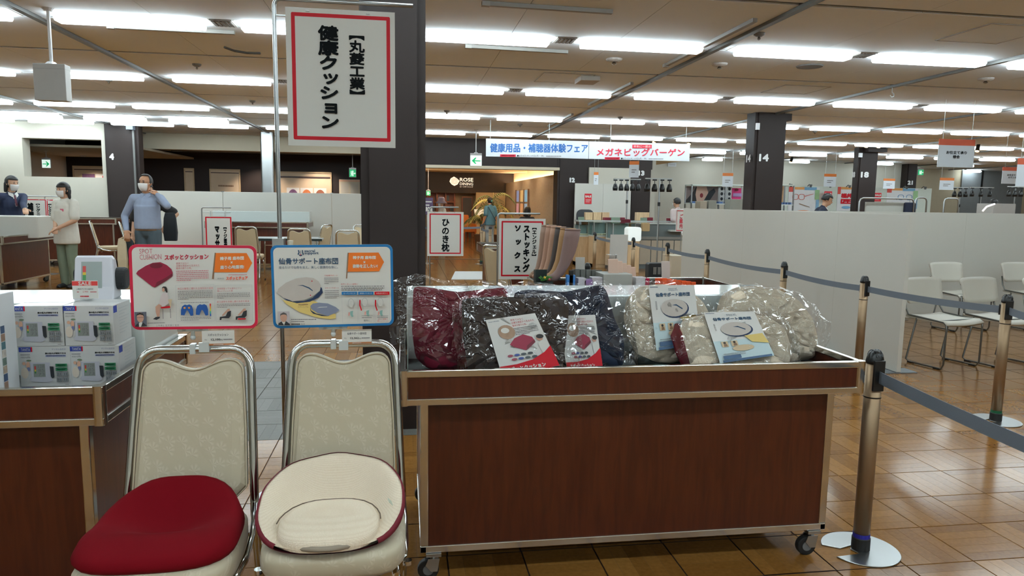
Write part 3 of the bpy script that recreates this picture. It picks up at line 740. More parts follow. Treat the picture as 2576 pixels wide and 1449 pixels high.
def cushion2():
    t = thing('sacral_cushion', 'beige mesh bowl-shaped cushion with wine-red rim on the right banquet chair', 'cushion', (-.212, 2.03, .464))
    nu, nv = 56, 22
    def outl(a):
        cx, cy = cos(a), sin(a); n = 2.35; r = (abs(cx)**n+abs(cy)**n)**(-1/n)
        return cx*r*.205, cy*r*.2
    def hgt(k, a):
        s = sin(a); back = .5+.5*s; rim = .018+.125*back**1.15
        t_ = max(0, min(1, (k-.52)/.46)); t_ = t_*t_*(3-2*t_)
        fl_ = .03+.006*cos(pi*k); front = max(0, -s-.45)/.55
        h = fl_+(rim-fl_)*t_*(1-front)+(.024-fl_)*t_*front
        return h+.002*sin(a*9)*t_*(1-front)
    b = B(); vs = []
    for j in range(nv+1):
        k = j/nv
        for i in range(nu):
            a = 2*pi*i/nu; x, y = outl(a); kk = max(k, .001); vs.append((x*kk, y*kk, hgt(k, a)))
    fs = [(j*nu+i, j*nu+(i+1) % nu, (j+1)*nu+(i+1) % nu, (j+1)*nu+i) for j in range(nv) for i in range(nu)]
    b.add(vs, fs); b.build('mesh_top', beigefab, t, smooth=True)
    e = B(); vs = []
    for q, (sc, zf, zo) in enumerate(((.985, 1., .003), (1.012, 1., .002), (1.03, .95, -.004), (1.0, .5, 0), (.86, 0, .0))):
        for i in range(nu):
            a = 2*pi*i/nu; x, y = outl(a); vs.append((x*sc, y*sc, max(0.0, hgt(1, a)*zf+zo)))
    e.add(vs, [(j*nu+i, j*nu+(i+1) % nu, (j+1)*nu+(i+1) % nu, (j+1)*nu+i) for j in range(4) for i in range(nu) if sin(2*pi*(i+.5)/nu) > -.8 or j > 2])
    e.build('wine_edge', winedark, t, smooth=True)
    pd_ = B(); vs = []; n2 = 40
    for z, k in ((.026, 1.0), (.044, 1.01), (.054, .97), (.058, .85), (.06, .4), (.061, .001)):
        for i in range(n2):
            a = 2*pi*i/n2; cx, cy = cos(a), sin(a); n = 3.; r = (abs(cx)**n+abs(cy)**n)**(-1/n); y = cy*r
            vs.append((cx*r*(.138-.028*max(0, y)-.0*y)*k, (y*.128-.07)*k-.07*(1-k), z-.012*max(0, -y)*k))
    pd_.add(vs, [(j*n2+i, j*n2+(i+1) % n2, (j+1)*n2+(i+1) % n2, (j+1)*n2+i) for j in range(5) for i in range(n2)])
    pd_.build('seat_pad', beigefab, t, smooth=True)
    fe = B(); fe.tube([(.136*cos(radians(a_))*(1.0), -.07+.132*sin(radians(a_)), .026) for a_ in range(195, 346, 10)], .008, 8).build('pad_front_edge', M('grey_beige_edge', (150, 138, 122), .8), t, smooth=True)
    sm = B(); pts = []
    for i in range(15):
        a = radians(-8+196*i/14); n = 3.; cx, cy = cos(a), sin(a); r = (abs(cx)**n+abs(cy)**n)**(-1/n); pts.append((cx*r*(.142-.028*max(0, cy*r)), cy*r*.13-.07, .052))
    sm.tube(pts, .0018, 6).build('pad_seam_shade', M('brown_shadow_seam', (104, 88, 72), .8), t)  # seam line round the pad, crease shadow painted into its brown
    B().box((.168, -.03, .074), (.018, .02, .001), mat=Matrix.Rotation(.9, 3, 'Y') @ Matrix.Rotation(.4, 3, 'Z')).build('care_label', M('pale_green_label', (196, 204, 184), .6), t)
cushion2()

# ================================================================ clip-on boards
def clip(parent, x, z0, z1, y):
    b = B(); b.bb(x-.045, x+.045, y-.004, y+.012, z1-.012, z1+.004); b.build('clip_bar', M('clear_acrylic', (200, 206, 204), .1, var=.02), parent)
    B().tube([(x, y, z1-.01), (x, y, z0+.03)], .006, 8).build('clip_stem', MATS['clear_acrylic'], parent)
    B().ell((x, y, (z0+z1)/2), .0085).build('clip_joint', MATS['clear_acrylic'], parent, smooth=True)
    B().bb(x-.009, x+.009, y-.016, y+.014, z0-.02, z0+.012).build('clip_jaw', MATS['clear_acrylic'], parent, bevel=.003)
    for s in (-1, 1): B().bb(x+s*.025-.005, x+s*.025+.005, y-.006, y+.013, z1-.009, z1-.002).build('clip_rivet', steel, parent)
skinp = M('portrait_skin', (196, 152, 130), .6, var=.03); suitp = M('portrait_suit', (38, 42, 48), .6); hairp = M('portrait_hair', (40, 38, 38), .6)
def board_red():
    Y = 2.28; a, b = at(322, 607, Y), at(652, 828, Y+.03); w_, h_ = (b.x-a.x)*1.0, .262
    t = thing('spot_cushion_board', 'white board with crimson border advertising the wine-red wedge cushion', 'sign board', ((a.x+b.x)/2, Y+.01, (a.z+b.z)/2-.002), radians(4)); t.rotation_euler.y = radians(.6)
    B().rbox((0, 0, 0), (w_, .003, h_), .022, 'Y', 6).build('board', paper, t)
    def mp(x, y):
        u = (x-112)/1862.; v = (y-(95+65*u))/(1225-50*u); return (u*w_-w_/2, h_/2-v*h_)
    s = Sheet(t, lambda x, y: (x, y), -.0016)
    s.frame(-w_/2, -h_/2, w_/2, h_/2, .0085, pink, r=.022); s.m = mp
    oi = redink; thin = M('thin_pink_ink', (205, 120, 130), .6, var=0)
    s.text('SPOT', 262, 165, 450, 235, thin); s.text('CUSHION', 265, 245, 575, 318, thin)
    s.text('スポッとクッション', 622, 258, 1255, 330, M('crimson_ink', (190, 30, 58), .5, var=0), 3.2)
    s.poly([(1350, 245), (1370, 247), (1328, 618), (1300, 614)], brownink, 'flag_pole'); s.poly([(1368, 248), (1825, 262), (1905, 402), (1822, 532), (1335, 520)], orange, 'flag')
    s.text('椅子用 座布団', 1428, 305, 1780, 352, paper, 2.5); s.text('×', 1583, 372, 1612, 402, paper, 2); s.text('座り心地重視!', 1430, 428, 1780, 476, paper, 2.5)
    # cushion picture
    c1 = M('print_wine', (150, 24, 60), .5, var=.12, scale=30); c2 = M('print_wine_dark', (112, 18, 44), .5, var=.1)
    s.poly([(212, 505), (240, 470), (350, 405), (450, 365), (560, 358), (650, 400), (715, 460), (732, 510), (728, 560), (640, 620), (500, 700), (465, 715), (430, 700), (300, 590), (215, 520)], c1)
    s.poly([(500, 640), (610, 590), (728, 520), (728, 560), (640, 620), (500, 700), (465, 715)], c2); s.ell(500, 405, 90, 38, c2)
    s.text('感覚ではなく', 785, 368, 965, 395, oi); s.text('正確な測定から生まれた', 785, 402, 1125, 430, oi); s.text('最幸の座り心地。', 785, 436, 1010, 464, oi)
    s.lines(785, 487, 1255, 26, 6, thin, last=.45)
    s.lines(1548, 556, 1825, 20, 1, oi, last=1); s.text('姉妹品', 1385, 598, 1480, 620, greyink); s.text('スポッとチェア', 1515, 585, 1835, 632, M('orange_red_ink', (228, 84, 50), .5, var=0), 2.5)
    # lower panels
    for x0, y0, x1, y1 in ((770, 690, 1335, 1212), (1350, 705, 1900, 1220)): s.frame(x0, y0, x1, y1, 4, lgrey, 'panel_line')
    s.text('体圧分散性に優れた立体形状の座面', 798, 725, 1318, 755, oi); s.rect(798, 762, 1318, 765, lgrey)
    s.lines(800, 775, 1310, 22, 6, greyink, 8, last=.3)
    bl = M('print_blue', (24, 84, 160), .5, var=.1, scale=80); hot = M('print_hot', (220, 140, 60), .5, var=.1)
    for cx in (928, 1148):
        s.poly([(cx-92, 1115), (cx-88, 1040), (cx-70, 990), (cx-30, 966), (cx, 975), (cx+35, 966), (cx+70, 985), (cx+88, 1040), (cx+90, 1125), (cx+50, 1130), (cx+15, 1060), (cx-5, 1045), (cx-40, 1120)], bl)
        if cx < 1000: s.ell(cx-35, 1014, 16, 14, hot); s.ell(cx+30, 1014, 16, 14, hot)
    for q, c in enumerate(((205, 50, 40), (225, 150, 40), (200, 205, 60), (60, 170, 150), (30, 90, 170))): s.rect(1262, 960+q*36, 1282, 996+q*36, M('scale_%d' % q, c, .5, var=0), 'scale_bar')
    s.lines(840, 935, 1250, 20, 1, greyink, 8, 1); s.lines(835, 1150, 1280, 18, 3, greyink, 6, .6)
    s.text('長時間座っても疲れにくい', 1380, 738, 1745, 764, oi); s.text('優しいフィット感', 1380, 770, 1610, 796, oi); s.rect(1378, 802, 1870, 805, lgrey)
    s.lines(1378, 818, 1870, 21, 4, greyink, 8, .2); s.text('座る姿勢を改善し腰の負担を軽減', 1372, 922, 1855, 950, oi); s.rect(1372, 956, 1870, 959, lgrey)
    s.lines(1372, 968, 1870, 21, 3, greyink, 8, .3)
    for ox, cu in ((0, 0), (238, 1)):
        s.poly([(1408+ox, 1195), (1412+ox, 1150), (1500+ox, 1140), (1530+ox, 1075), (1580+ox, 1065), (1575+ox, 1140), (1545+ox, 1172), (1440+ox, 1170), (1430+ox, 1197)], suitp)
        s.poly([(1440+ox, 1130), (1530+ox, 1040), (1560+ox, 1036), (1568+ox, 1068), (1530+ox, 1080), (1460+ox, 1140)], skinp)
        if cu: s.rect(1445+ox, 1176, 1560+ox, 1196, red, 'picture')
    # sitting woman and portrait
    s.poly([(585, 710), (605, 697), (640, 702), (656, 735), (660, 785), (640, 790), (632, 760), (600, 770), (582, 740)], hairp)
    s.ell(602, 745, 20, 28, skinp); s.poly([(565, 830), (600, 785), (650, 785), (672, 850), (668, 940), (600, 990), (530, 950), (545, 890)], M('print_white_dress', (212, 200, 198), .6))
    s.poly([(480, 985), (530, 945), (570, 970), (545, 1010), (535, 1120), (500, 1130), (482, 1060)], skinp); s.poly([(438, 1160), (480, 1130), (540, 1125), (535, 1150), (490, 1172)], suitp)
    s.poly([(555, 990), (690, 975), (695, 1005), (560, 1010)], red, 'picture'); s.poly([(665, 885), (722, 880), (700, 985), (690, 985), (668, 900)], M('print_beige', (206, 184, 150), .6))
    for q in ((582, 1015, 600, 1160), (690, 1015, 705, 1150)): s.rect(q[0], q[1], q[0]+8, q[3], greyink, 'picture')
    s.rect(180, 1052, 350, 1262, M('print_slate', (96, 100, 112), .6)); s.poly([(180, 1262), (195, 1235), (235, 1210), (300, 1205), (350, 1250), (350, 1262)], suitp); s.poly([(238, 1215), (262, 1195), (290, 1205), (268, 1262), (240, 1262)], paper, 'picture')
    s.ell(262, 1130, 50, 72, skinp); s.poly([(208, 1120), (215, 1080), (260, 1060), (305, 1078), (316, 1125), (300, 1098), (258, 1088), (222, 1098)], hairp); s.lines(212, 1130, 312, 10, 1, hairp, 5, 1)
    s.lines(365, 1210, 610, 20, 1, greyink, 10, 1); s.text('工学博士 医学博士 監修', 480, 1240, 815, 1266, greyink)
    s.done(); a = at(486, 875, 2.31)
    clip(t, a.x-(t.location.x)+.002, a.z-t.location.z, -h_/2, .03)
    return t
board_red()
def board_blue():
    Y = 2.33; a, b = at(682, 615, Y), at(990, 820, Y); w_, h_ = b.x-a.x, at(690, 615, Y).z-at(690, 824, Y).z
    t = thing('sacral_support_board', 'white board with blue border advertising the sacral support cushion', 'sign board', ((a.x+b.x)/2, Y, (a.z+b.z)/2), radians(2)); t.rotation_euler.y = radians(-.6)
    B().rbox((0, 0, 0), (w_, .003, h_), .02, 'Y', 6).build('board', paper, t)
    def mp(x, y):
        u = (x-80)/1710.; v = (y-135)/(1170-40*u); return (u*w_-w_/2, h_/2-v*h_)
    s = Sheet(t, lambda x, y: (x, y), -.0016); s.frame(-w_/2, -h_/2, w_/2, h_/2, .008, blue, r=.02); s.m = mp
    s.text('sacral', 545, 200, 690, 235, navyink, 1.5); s.text('support', 545, 238, 738, 275, navyink, 1.5)
    for pts in ([(455, 205), (470, 205), (478, 240), (462, 275), (448, 262), (462, 240)], [(512, 205), (524, 205), (528, 240), (538, 262), (524, 280), (512, 240)], [(468, 262), (490, 280), (515, 262), (510, 285), (490, 292), (472, 285)], [(488, 212), (494, 212), (494, 262), (488, 262)]): s.poly(pts, navyink, 'logo')
    s.ell(491, 270, 9, 7, red, 'logo')
    s.text('仙骨サポート座布団', 188, 315, 1008, 402, navyink, 2); s.text('座るだけで仙骨を支え、美しく健康的な体に。', 188, 425, 1005, 465, navyink)
    s.poly([(1148, 246), (1164, 246), (1132, 604), (1115, 604)], brownink, 'flag_pole'); s.poly([(1162, 246), (1585, 246), (1662, 378), (1588, 506), (1142, 510)], orange, 'flag')
    s.text('椅子用 座布団', 1220, 292, 1542, 335, paper, 2.2); s.text('×', 1368, 364, 1394, 392, paper, 2); s.text('姿勢を正したい!', 1215, 408, 1568, 456, paper, 2.2)
    ye = M('print_yellow', (226, 200, 120), .6, var=.08); pb = M('print_beige_grey', (196, 188, 180), .6, var=.06, scale=30); pn = M('print_navy', (28, 50, 84), .6); pg = M('print_grey_blue', (128, 136, 158), .6, var=.06)
    s.poly([(160, 835), (230, 900), (380, 930), (650, 912), (700, 930), (960, 1110), (955, 1160), (880, 1172), (700, 1150), (450, 1070), (280, 960)], ye)
    s.poly([(150, 800), (190, 830), (360, 920), (520, 915), (640, 870), (760, 760), (785, 800), (720, 870), (600, 925), (420, 945), (280, 905)], pn)
    s.poly([(740, 690), (775, 740), (785, 800), (745, 800)], pn)
    s.poly([(150, 795), (170, 740), (280, 655), (420, 598), (560, 580), (660, 595), (730, 640), (762, 700), (745, 770), (640, 850), (520, 900), (370, 918), (240, 870)], pb)
    s.poly([(430, 695), (510, 690), (600, 725), (650, 770), (640, 775), (590, 740), (505, 702)], navyink)
    s.poly([(602, 985), (610, 1045), (680, 1090), (850, 1130), (760, 1125), (640, 1090), (605, 1050)], pn); s.poly([(605, 985), (640, 950), (720, 938), (850, 950), (960, 1000), (1012, 1045), (960, 1080), (850, 1128), (700, 1085), (620, 1030)], pg)
    s.poly([(690, 1015), (740, 998), (840, 995), (840, 1002), (745, 1006)], paper, 'picture')
    s.ell(638, 636, 8, 8, red); s.ell(612, 834, 8, 8, red)
    s.text('①仙骨サポート', 815, 548, 998, 570, red); s.text('②サイドサポート', 815, 722, 1012, 744, red); s.lines(810, 592, 1010, 24, 4, greyink, 9, .3); s.lines(812, 765, 1012, 25, 5, greyink, 9, .85)
    s.text('リバーシブル', 435, 985, 580, 1008, brownink); s.lines(440, 955, 575, 20, 1, brownink, 12, 1)
    s.text('自然と正しい姿勢に', 1045, 668, 1282, 690, red); s.lines(1045, 705, 1660, 25, 3, greyink, 10, .95)
    for x0, x1, c, tx in ((1050, 1268, blue, '立っているとき'), (1283, 1502, blue, '普段座っているとき'), (1517, 1732, red, '本製品を使うと')):
        s.frame(x0, 785, x1, 1225, 3, lgrey, 'panel_line'); s.rect(x0, 785, x1, 830, c, 'panel_head'); s.text(tx, x0+25, 797, x1-25, 818, paper)
    bone = M('print_bone', (178, 180, 178), .6); teal = M('print_teal', (134, 176, 168), .6); pk = M('print_pink', (222, 160, 150), .6)
    for cx, cy, k in ((1180, 940, 1), (1375, 930, 2), (1598, 930, 3)):
        s.ell(cx, cy, 42, 62, bone); s.ell(cx, cy+2, 37, 57, paper)
        for q in range(4): s.poly([(cx-34, cy-30+q*18), (cx+34, cy-22+q*18), (cx+34, cy-20+q*18), (cx-34, cy-28+q*18)], bone)
        xo = cx+(5 if k == 1 else 40 if k == 2 else 10); yo = cy+130
        s.poly([(xo-20, yo-10), (xo+20, yo-20), (xo+15, yo+30), (xo+25, yo+60), (xo, yo+70), (xo-22, yo+30)], teal); s.poly([(xo-45, yo), (xo-22, yo), (xo-28, yo+45), (xo-50, yo+50)], pk)
        if k > 1: s.poly([(cx-68, 890), (cx-58, 905), (cx-62, 970), (cx-40, 1045), (cx-55, 1050), (cx-80, 975), (cx-78, 905)], red); s.rect(cx-50, 1118, cx+110, 1122, greyink, 'picture')
    s.text('猫背に…', 1355, 1172, 1468, 1198, ink); s.text('正しい姿勢で', 1562, 1155, 1702, 1176, red); s.text('美しいラインに', 1550, 1182, 1712, 1203, red); s.lines(1330, 1140, 1470, 20, 1, greyink, 10, 1); s.lines(1552, 1135, 1705, 20, 1, greyink, 10, 1)
    s.rect(158, 1050, 320, 1246, M('print_grey_photo', (190, 184, 186), .6)); s.poly([(160, 1246), (165, 1215), (210, 1190), (270, 1188), (318, 1225), (318, 1246)], suitp); s.poly([(210, 1195), (240, 1185), (262, 1192), (240, 1246)], paper, 'picture')
    s.ell(238, 1132, 46, 68, skinp); s.poly([(192, 1120), (195, 1085), (240, 1062), (278, 1080), (288, 1125), (272, 1098), (240, 1092), (205, 1100)], M('print_grey_hair', (90, 88, 88), .6))
    s.lines(340, 1158, 690, 20, 1, greyink, 12, 1); s.lines(340, 1188, 520, 20, 1, greyink, 12, 1); s.text('監修', 475, 1218, 530, 1240, greyink); s.lines(340, 1220, 460, 20, 1, ink, 18, 1)
    s.done(); a = at(838, 862, 2.355); clip(t, a.x-t.location.x, a.z-t.location.z, -h_/2, .025)
board_blue()
def price_card(label, x0, y0, x1, y1, Y, head, price, rz):
    a, b = at(x0, y0, Y), at(x1, y1, Y); w_, h_ = b.x-a.x, a.z-b.z
    t = thing('price_card', label, 'price card', ((a.x+b.x)/2, Y, (a.z+b.z)/2), rz); B().box((0, 0, 0), (w_, .0015, h_)).build('card', paper, t)
    B().bb(-w_/2, w_/2, -.0012, -.0008, -h_/2, -h_/2+h_*.12).build('brown_strip', M('brown_strip', (176, 116, 74), .5), t)
    B().bb(-w_/2-.01, -w_/2+.02, -.004, .004, -h_/2-.02, -h_/2+.01).build('card_grip', MATS['clear_acrylic'], t)
    s = Sheet(t, lmap(w_, h_, 0, 0, 100, 60), -.001); s.text(head, 18, 12, 82, 22, greyink, .25); s.text(price, 28, 32, 56, 41, ink, .2); s.text('税込', 8, 33, 16, 39, greyink); s.lines(66, 34, 94, 4, 1, greyink, 4, 1); s.text('円', 57, 35, 63, 41, ink); s.lines(35, 55, 65, 3, 1, paper, 2.2, 1); s.done()
price_card('small price card beside the crimson bordered board on the left chair', 508, 832, 590, 868, 2.3, 'スポッとクッション', '12,100', radians(3))
price_card('small price card under the blue bordered board on the right chair', 860, 829, 935, 864, 2.35, '仙骨サポート座布団', '12,362', radians(2))

# ================================================================ blood pressure boxes and monitor
def bp_box(label, cx, cy, z, w_=.187, d_=.16, h_=.135, rz=0.):
    t = thing('product_box', label, 'box', (cx, cy, z), rz, 'boxed blood pressure monitors')
    B().bb(-w_/2, w_/2, -d_/2, d_/2, 0, h_).build('carton', M('white_carton', (214, 214, 212), .3, var=.02, coat=.3), t, bevel=.002)
    B().bb(-w_/2-.0004, w_/2+.0004, -.0006, .0006, h_-.0005, h_+.0006).build('flap_edge', lgrey, t)
    s = Sheet(t, lambda x, y: ((x-140)/525.*w_-w_/2, h_-(y-522)/432.*h_), -d_/2-.0004)
    lb = M('logo_blue', (40, 62, 150), .5, var=0); s.rect(142, 526, 266, 578, lb, 'logo'); s.rect(266, 526, 280, 578, red, 'logo'); s.text('TANITA', 165, 538, 258, 568, paper)
    s.text('デジタル血圧計', 480, 543, 625, 562, M('violet_ink', (110, 116, 160), .6, var=0)); s.text('脈の乱れが検知できる', 410, 586, 622, 604, ink, .8); s.rect(412, 612, 622, 632, M('pale_violet', (170, 178, 216), .6, var=0)); s.lines(420, 617, 615, 10, 1, lb, 10, 1)
    s.lines(160, 602, 255, 12, 1, greyink, 8, 1); s.text('microlife', 163, 620, 258, 642, greyink); s.ell(242, 668, 26, 9, M('olive_print', (110, 130, 100), .6), 'logo')
    fl1 = M('print_skin_soft', (222, 176, 150), .6); s.ell(192, 700, 18, 18, fl1); s.ell(232, 715, 20, 34, fl1); s.ell(235, 760, 16, 22, M('print_blue_soft', (110, 120, 160), .6)); s.ell(195, 800, 38, 60, M('print_cream_soft', (226, 212, 196), .6))
    s.poly([(255, 690), (455, 690), (462, 850), (480, 880), (440, 905), (260, 895), (235, 870), (262, 840)], M('print_device', (196, 196, 206), .5)); s.rect(285, 705, 405, 845, M('print_lcd', (140, 146, 140), .5), 'picture')
    s.rect(296, 728, 312, 765, M('print_red_bar', (204, 70, 66), .5, var=0), 'picture'); s.rect(296, 765, 312, 785, M('print_yellow_bar', (216, 186, 60), .5, var=0), 'picture'); s.rect(296, 785, 312, 806, M('print_green_bar', (70, 140, 80), .5, var=0), 'picture')
    for q in range(3): s.text(('128', '85', '73')[q], 335, 715+q*42, 398, 748+q*42, greyink)
    s.poly([(455, 732), (495, 735), (498, 850), (478, 862), (460, 840)], suitp)
    gr = M('print_green', (40, 122, 82), .5, var=0); gk = M('print_dark_grey', (96, 100, 104), .5, var=0)
    for q in range(2): s.rect(515, 705+q*43, 634, 738+q*43, gr, 'badge'); s.lines(530, 716+q*43, 620, 10, 1, paper, 11, 1)
    for q in range(4): xx, yy = 523+(q % 2)*66, 792+(q//2)*58; s.rect(xx, yy, xx+54, yy+48, gk, 'badge'); s.frame(xx+6, yy+6, xx+48, yy+42, 3, lgrey, 'badge_line'); s.rect(xx+25, yy+10, xx+29, yy+38, lgrey, 'badge_line')
    s.lines(610, 926, 645, 8, 1, greyink, 5, 1); s.done()
    sd = B()
    sd.bb(w_/2+.0003, w_/2+.0006, -d_/2+.004, -d_/2+.034, h_-.028, h_-.004); sd.build('side_logo', lb, t)
    ln = B()
    for q in range(9): ln.bb(w_/2+.0003, w_/2+.0006, -d_/2+.05, d_/2-.02-.02*(q % 3), h_-.02-.011*q, h_-.017-.011*q)
    ln.build('side_print', lgrey, t)
zt = .745; zz1 = zt+.147
def bxat(px, py, Y): return at(px, py, Y).x
Yf = 2.6; hb = .14
z_bot = at(120, 968, Yf).z; z_mid = at(120, 880, Yf).z; z_top = at(100, 770, Yf).z; hb = (z_top-.78)/2; print('box', z_bot, z_mid, z_top)
for q, (lab, xa, xb, lev) in enumerate((('white blood pressure monitor box, lower left of the four stacked', 47, 178, 0), ('white blood pressure monitor box, lower right of the four stacked', 176, 300, 0), ('white blood pressure monitor box, upper left of the four stacked', 36, 165, 1), ('white blood pressure monitor box, upper right of the four stacked, under the sale card', 166, 291, 1))):
    x0, x1 = bxat(xa, 900, Yf), bxat(xb, 900, Yf)
    bp_box(lab, (x0+x1)/2, Yf+.08, .7535+lev*(hb+.0135+.0005), x1-x0-.002, .16, hb+.0135, 0)
def bp_monitor():
    Y = 2.86; a, b = at(195, 652, Y), at(300, 748, Y); w_ = b.x-a.x
    t = thing('blood_pressure_monitor', 'white desktop blood pressure monitor with grey screen on the stacked boxes', 'monitor', ((a.x+b.x)/2-.02, Y+.03, 1.02), radians(6))
    h_ = .166
    prof = [(-.055, 0), (.06, 0), (.055, .05), (.02, h_-.008), (.0, h_), (-.015, h_-.004), (-.035, .05)]
    vs = []; fs = []; xs = (-1, -.92, -.8, 0, .8, .92, 1)
    for x in xs:
        for y, z in prof:
            k = 1-.05*(z/h_); e = .9 if abs(x) == 1 else 1
            vs.append((x*w_/2*k+.0, y*e, z*e+(0 if e == 1 else .004)))
    n = len(prof)
    for i in range(len(xs)-1):
        for j in range(n): fs.append((i*n+j, i*n+(j+1) % n, (i+1)*n+(j+1) % n, (i+1)*n+j))
    fs += [tuple(range(n)), tuple(reversed(range((len(xs)-1)*n, len(xs)*n)))]
    B().add(vs, fs).build('casing', M('white_abs', (216, 216, 224), .2), t, bevel=.004, auto=False)
    rot = Matrix.Rotation(atan2(.02, h_-.05)*1.02, 3, 'X')
    def plate(x0, x1, z0, z1, off, mat, nm):
        vs = []
        for x in (x0, x1):
            for z in (z0, z1): vs.append((x, -.0352+(z-.05)/(h_-.054)*.02-off, z))
        B().add(vs, [(0, 2, 3, 1)]).build(nm, mat, t)
    plate(-.042, .028, .045, h_-.022, .001, screenm, 'screen')
    plate(-.037, -.026, .105, .128, .0016, MATS['print_red_bar'], 'level_bar_red'); plate(-.037, -.026, .095, .105, .0016, MATS['print_yellow_bar'], 'level_bar_yellow'); plate(-.037, -.026, .075, .095, .0016, MATS['print_green_bar'], 'level_bar_green')
    c = B(); c.rbox((w_/2+.006, .03, .075), (.05, .08, .085), .03, 'X'); c.build('arm_cuff', M('black_cuff', (24, 26, 28), .7), t, bevel=.01)
    c = B(); c.rbox((-w_/2+.004, .03, .09), (.03, .06, .05), .02, 'X'); c.build('cuff_roll', MATS['black_cuff'], t, bevel=.008)
bp_monitor()
Y = 2.72; a, b = at(181, 706, Y), at(248, 751, Y)
sc = thing('sale_card', 'small SALE price card with red header before the blood pressure monitor', 'price card', ((a.x+b.x)/2, Y, (a.z+b.z)/2)); w_, h_ = b.x-a.x, a.z-b.z
B().box((0, 0, 0), (w_, .002, h_)).build('card', paper, sc); s = Sheet(sc, lmap(w_, h_, 0, 0, 100, 65), -.0012)
s.rect(0, 2, 100, 18, M('sale_red', (214, 62, 58), .5, var=.02), 'header'); s.text('SALE', 25, 4, 75, 16, paper, .5); s.text('上腕式デジタル血圧計', 16, 27, 82, 33, ink); s.text('2,980', 40, 37, 62, 43, redink); s.lines(18, 39, 26, 4, 1, redink, 3, 1); s.lines(70, 39, 95, 4, 1, redink, 3, 1); s.lines(30, 54, 64, 5, 1, red, 4.5, 1); s.done()
B().bb(-.02, .02, .002, .03, -h_/2-.003, -h_/2+.001).build('card_stand', MATS['clear_acrylic'], sc)
# brochure box at the left edge
a, b = at(-40, 742, 2.42), at(8, 975, 2.42)
bs = thing('brochure_stand', 'white brochure stand with a strip of small photographs, cut by the left edge', 'brochure stand', (b.x-.05, 2.42, .7535))
B().bb(-.1, .05, 0, .1, 0, a.z-.7535).build('case', whitep, bs, bevel=.003)
s = Sheet(bs, lambda x, y: (x, y), 0)
cols = [(70, 110, 120), (150, 120, 100), (60, 80, 110), (170, 150, 130), (100, 120, 110), (190, 180, 170)]
s = None
for q in range(9):
    B().bb(.0502, .0508, .008, .03, .01+q*.026, .034+q*.026).build('photograph', M('photo_%d' % (q % 6), cols[q % 6], .4, var=.4, scale=60), bs)
# ================================================================ plastic wrapped cushions on the right wagon
ZT = .7535
def onplane(px, py, y0, z0, tilt):
    d = _ray(px, py); n = Vector((0, cos(tilt), -sin(tilt))); o = Vector((0, y0, z0))
    p = CAM+d*((o-CAM).dot(n)/d.dot(n)); q = p-o
    return (q.x, q.y*sin(tilt)+q.z*cos(tilt))
def dense(pts, n):
    """resample a closed outline to n points"""
    P = [Vector((*p, 0)) for p in pts]; P.append(P[0]); L_ = [0]
    for a, b in zip(P, P[1:]): L_.append(L_[-1]+(b-a).length)
    out = []; k = 0
    for i in range(n):
        s = L_[-1]*i/n
        while L_[k+1] < s: k += 1
        f = (s-L_[k])/max(1e-9, L_[k+1]-L_[k]); q = P[k].lerp(P[k+1], f); out.append((q.x, q.y))
    return out
def soft(pts, it=2):
    for _ in range(it): pts = [(.25*pts[i-1][0]+.5*p[0]+.25*pts[(i+1) % len(pts)][0], .25*pts[i-1][1]+.5*p[1]+.25*pts[(i+1) % len(pts)][1]) for i, p in enumerate(pts)]
    return pts
def pad(pts, thick, mat, name, parent, n=72, dish=None, back=None, y0=0.):
    pts = soft(dense(pts, n), 1); cx = sum(p[0] for p in pts)/n; cz = sum(p[1] for p in pts)/n; rings = 9
    for side, m_, nm in ((-1, mat, name), (1, back or mat, 'rear_cover')):
        vs = []
        for r_ in range(rings+1):
            k = 1-r_/rings
            for x, z in pts:
                kk = max(k, .001); X, Z = cx+(x-cx)*kk, cz+(z-cz)*kk
                y = side*thick/2*(1-k**5)**.5 if k < 1 else 0
                if side < 0 and dish: y += dish((X-cx), (Z-cz))
                vs.append((X, y+y0, Z))
        fs = [(r_*n+i, r_*n+(i+1) % n, (r_+1)*n+(i+1) % n, (r_+1)*n+i) for r_ in range(rings) for i in range(n)]
        B().add(vs, fs).build(nm, m_, parent, smooth=True)
def bag(pts, thick, parent, seed, n=46, y0=0., back=True, amp=.014):
    rn = random.Random(seed); pts = dense(pts, n); ph = [rn.uniform(0, 6.28) for _ in range(12)]
    pts = [(x+.006*sin(11*i*.5+ph[0])+rn.uniform(-.004, .004), z+.005*sin(7*i*.6+ph[1])+rn.uniform(-.004, .004)) for i, (x, z) in enumerate(pts)]
    cx = sum(p[0] for p in pts)/n; cz = sum(p[1] for p in pts)/n; rings = 9; b = B()
    for side in ((-1, 1) if back else (-1,)):
        vs = []
        for r_ in range(rings+1):
            k = 1-r_/rings
            for i, (x, z) in enumerate(pts):
                kk = max(k, .001); X, Z = cx+(x-cx)*kk, cz+(z-cz)*kk
                w1 = abs(sin(38*X+9*Z+ph[2]+2*sin(20*Z+ph[3])))*.5+abs(sin(31*Z-17*X+ph[4]+1.5*sin(24*X)))*.5
                cr = (1-w1)**2*amp+rn.uniform(-.005, .005)
                y = side*((thick/2+.004)*(1-k**3)**.6+cr*(1-k**8))
                vs.append((X, y+y0, max(Z, -.004)))
        fs = []
        for r_ in range(rings):
            for i in range(n):
                q4 = (r_*n+i, r_*n+(i+1) % n, (r_+1)*n+(i+1) % n, (r_+1)*n+i)
                fs += [(q4[0], q4[1], q4[2]), (q4[0], q4[2], q4[3])] if rn.random() < .5 else [(q4[0], q4[1], q4[3]), (q4[1], q4[2], q4[3])]
        b.add(vs, fs)
    o = b.build('plastic_bag', wrapm, parent, smooth=False); return o
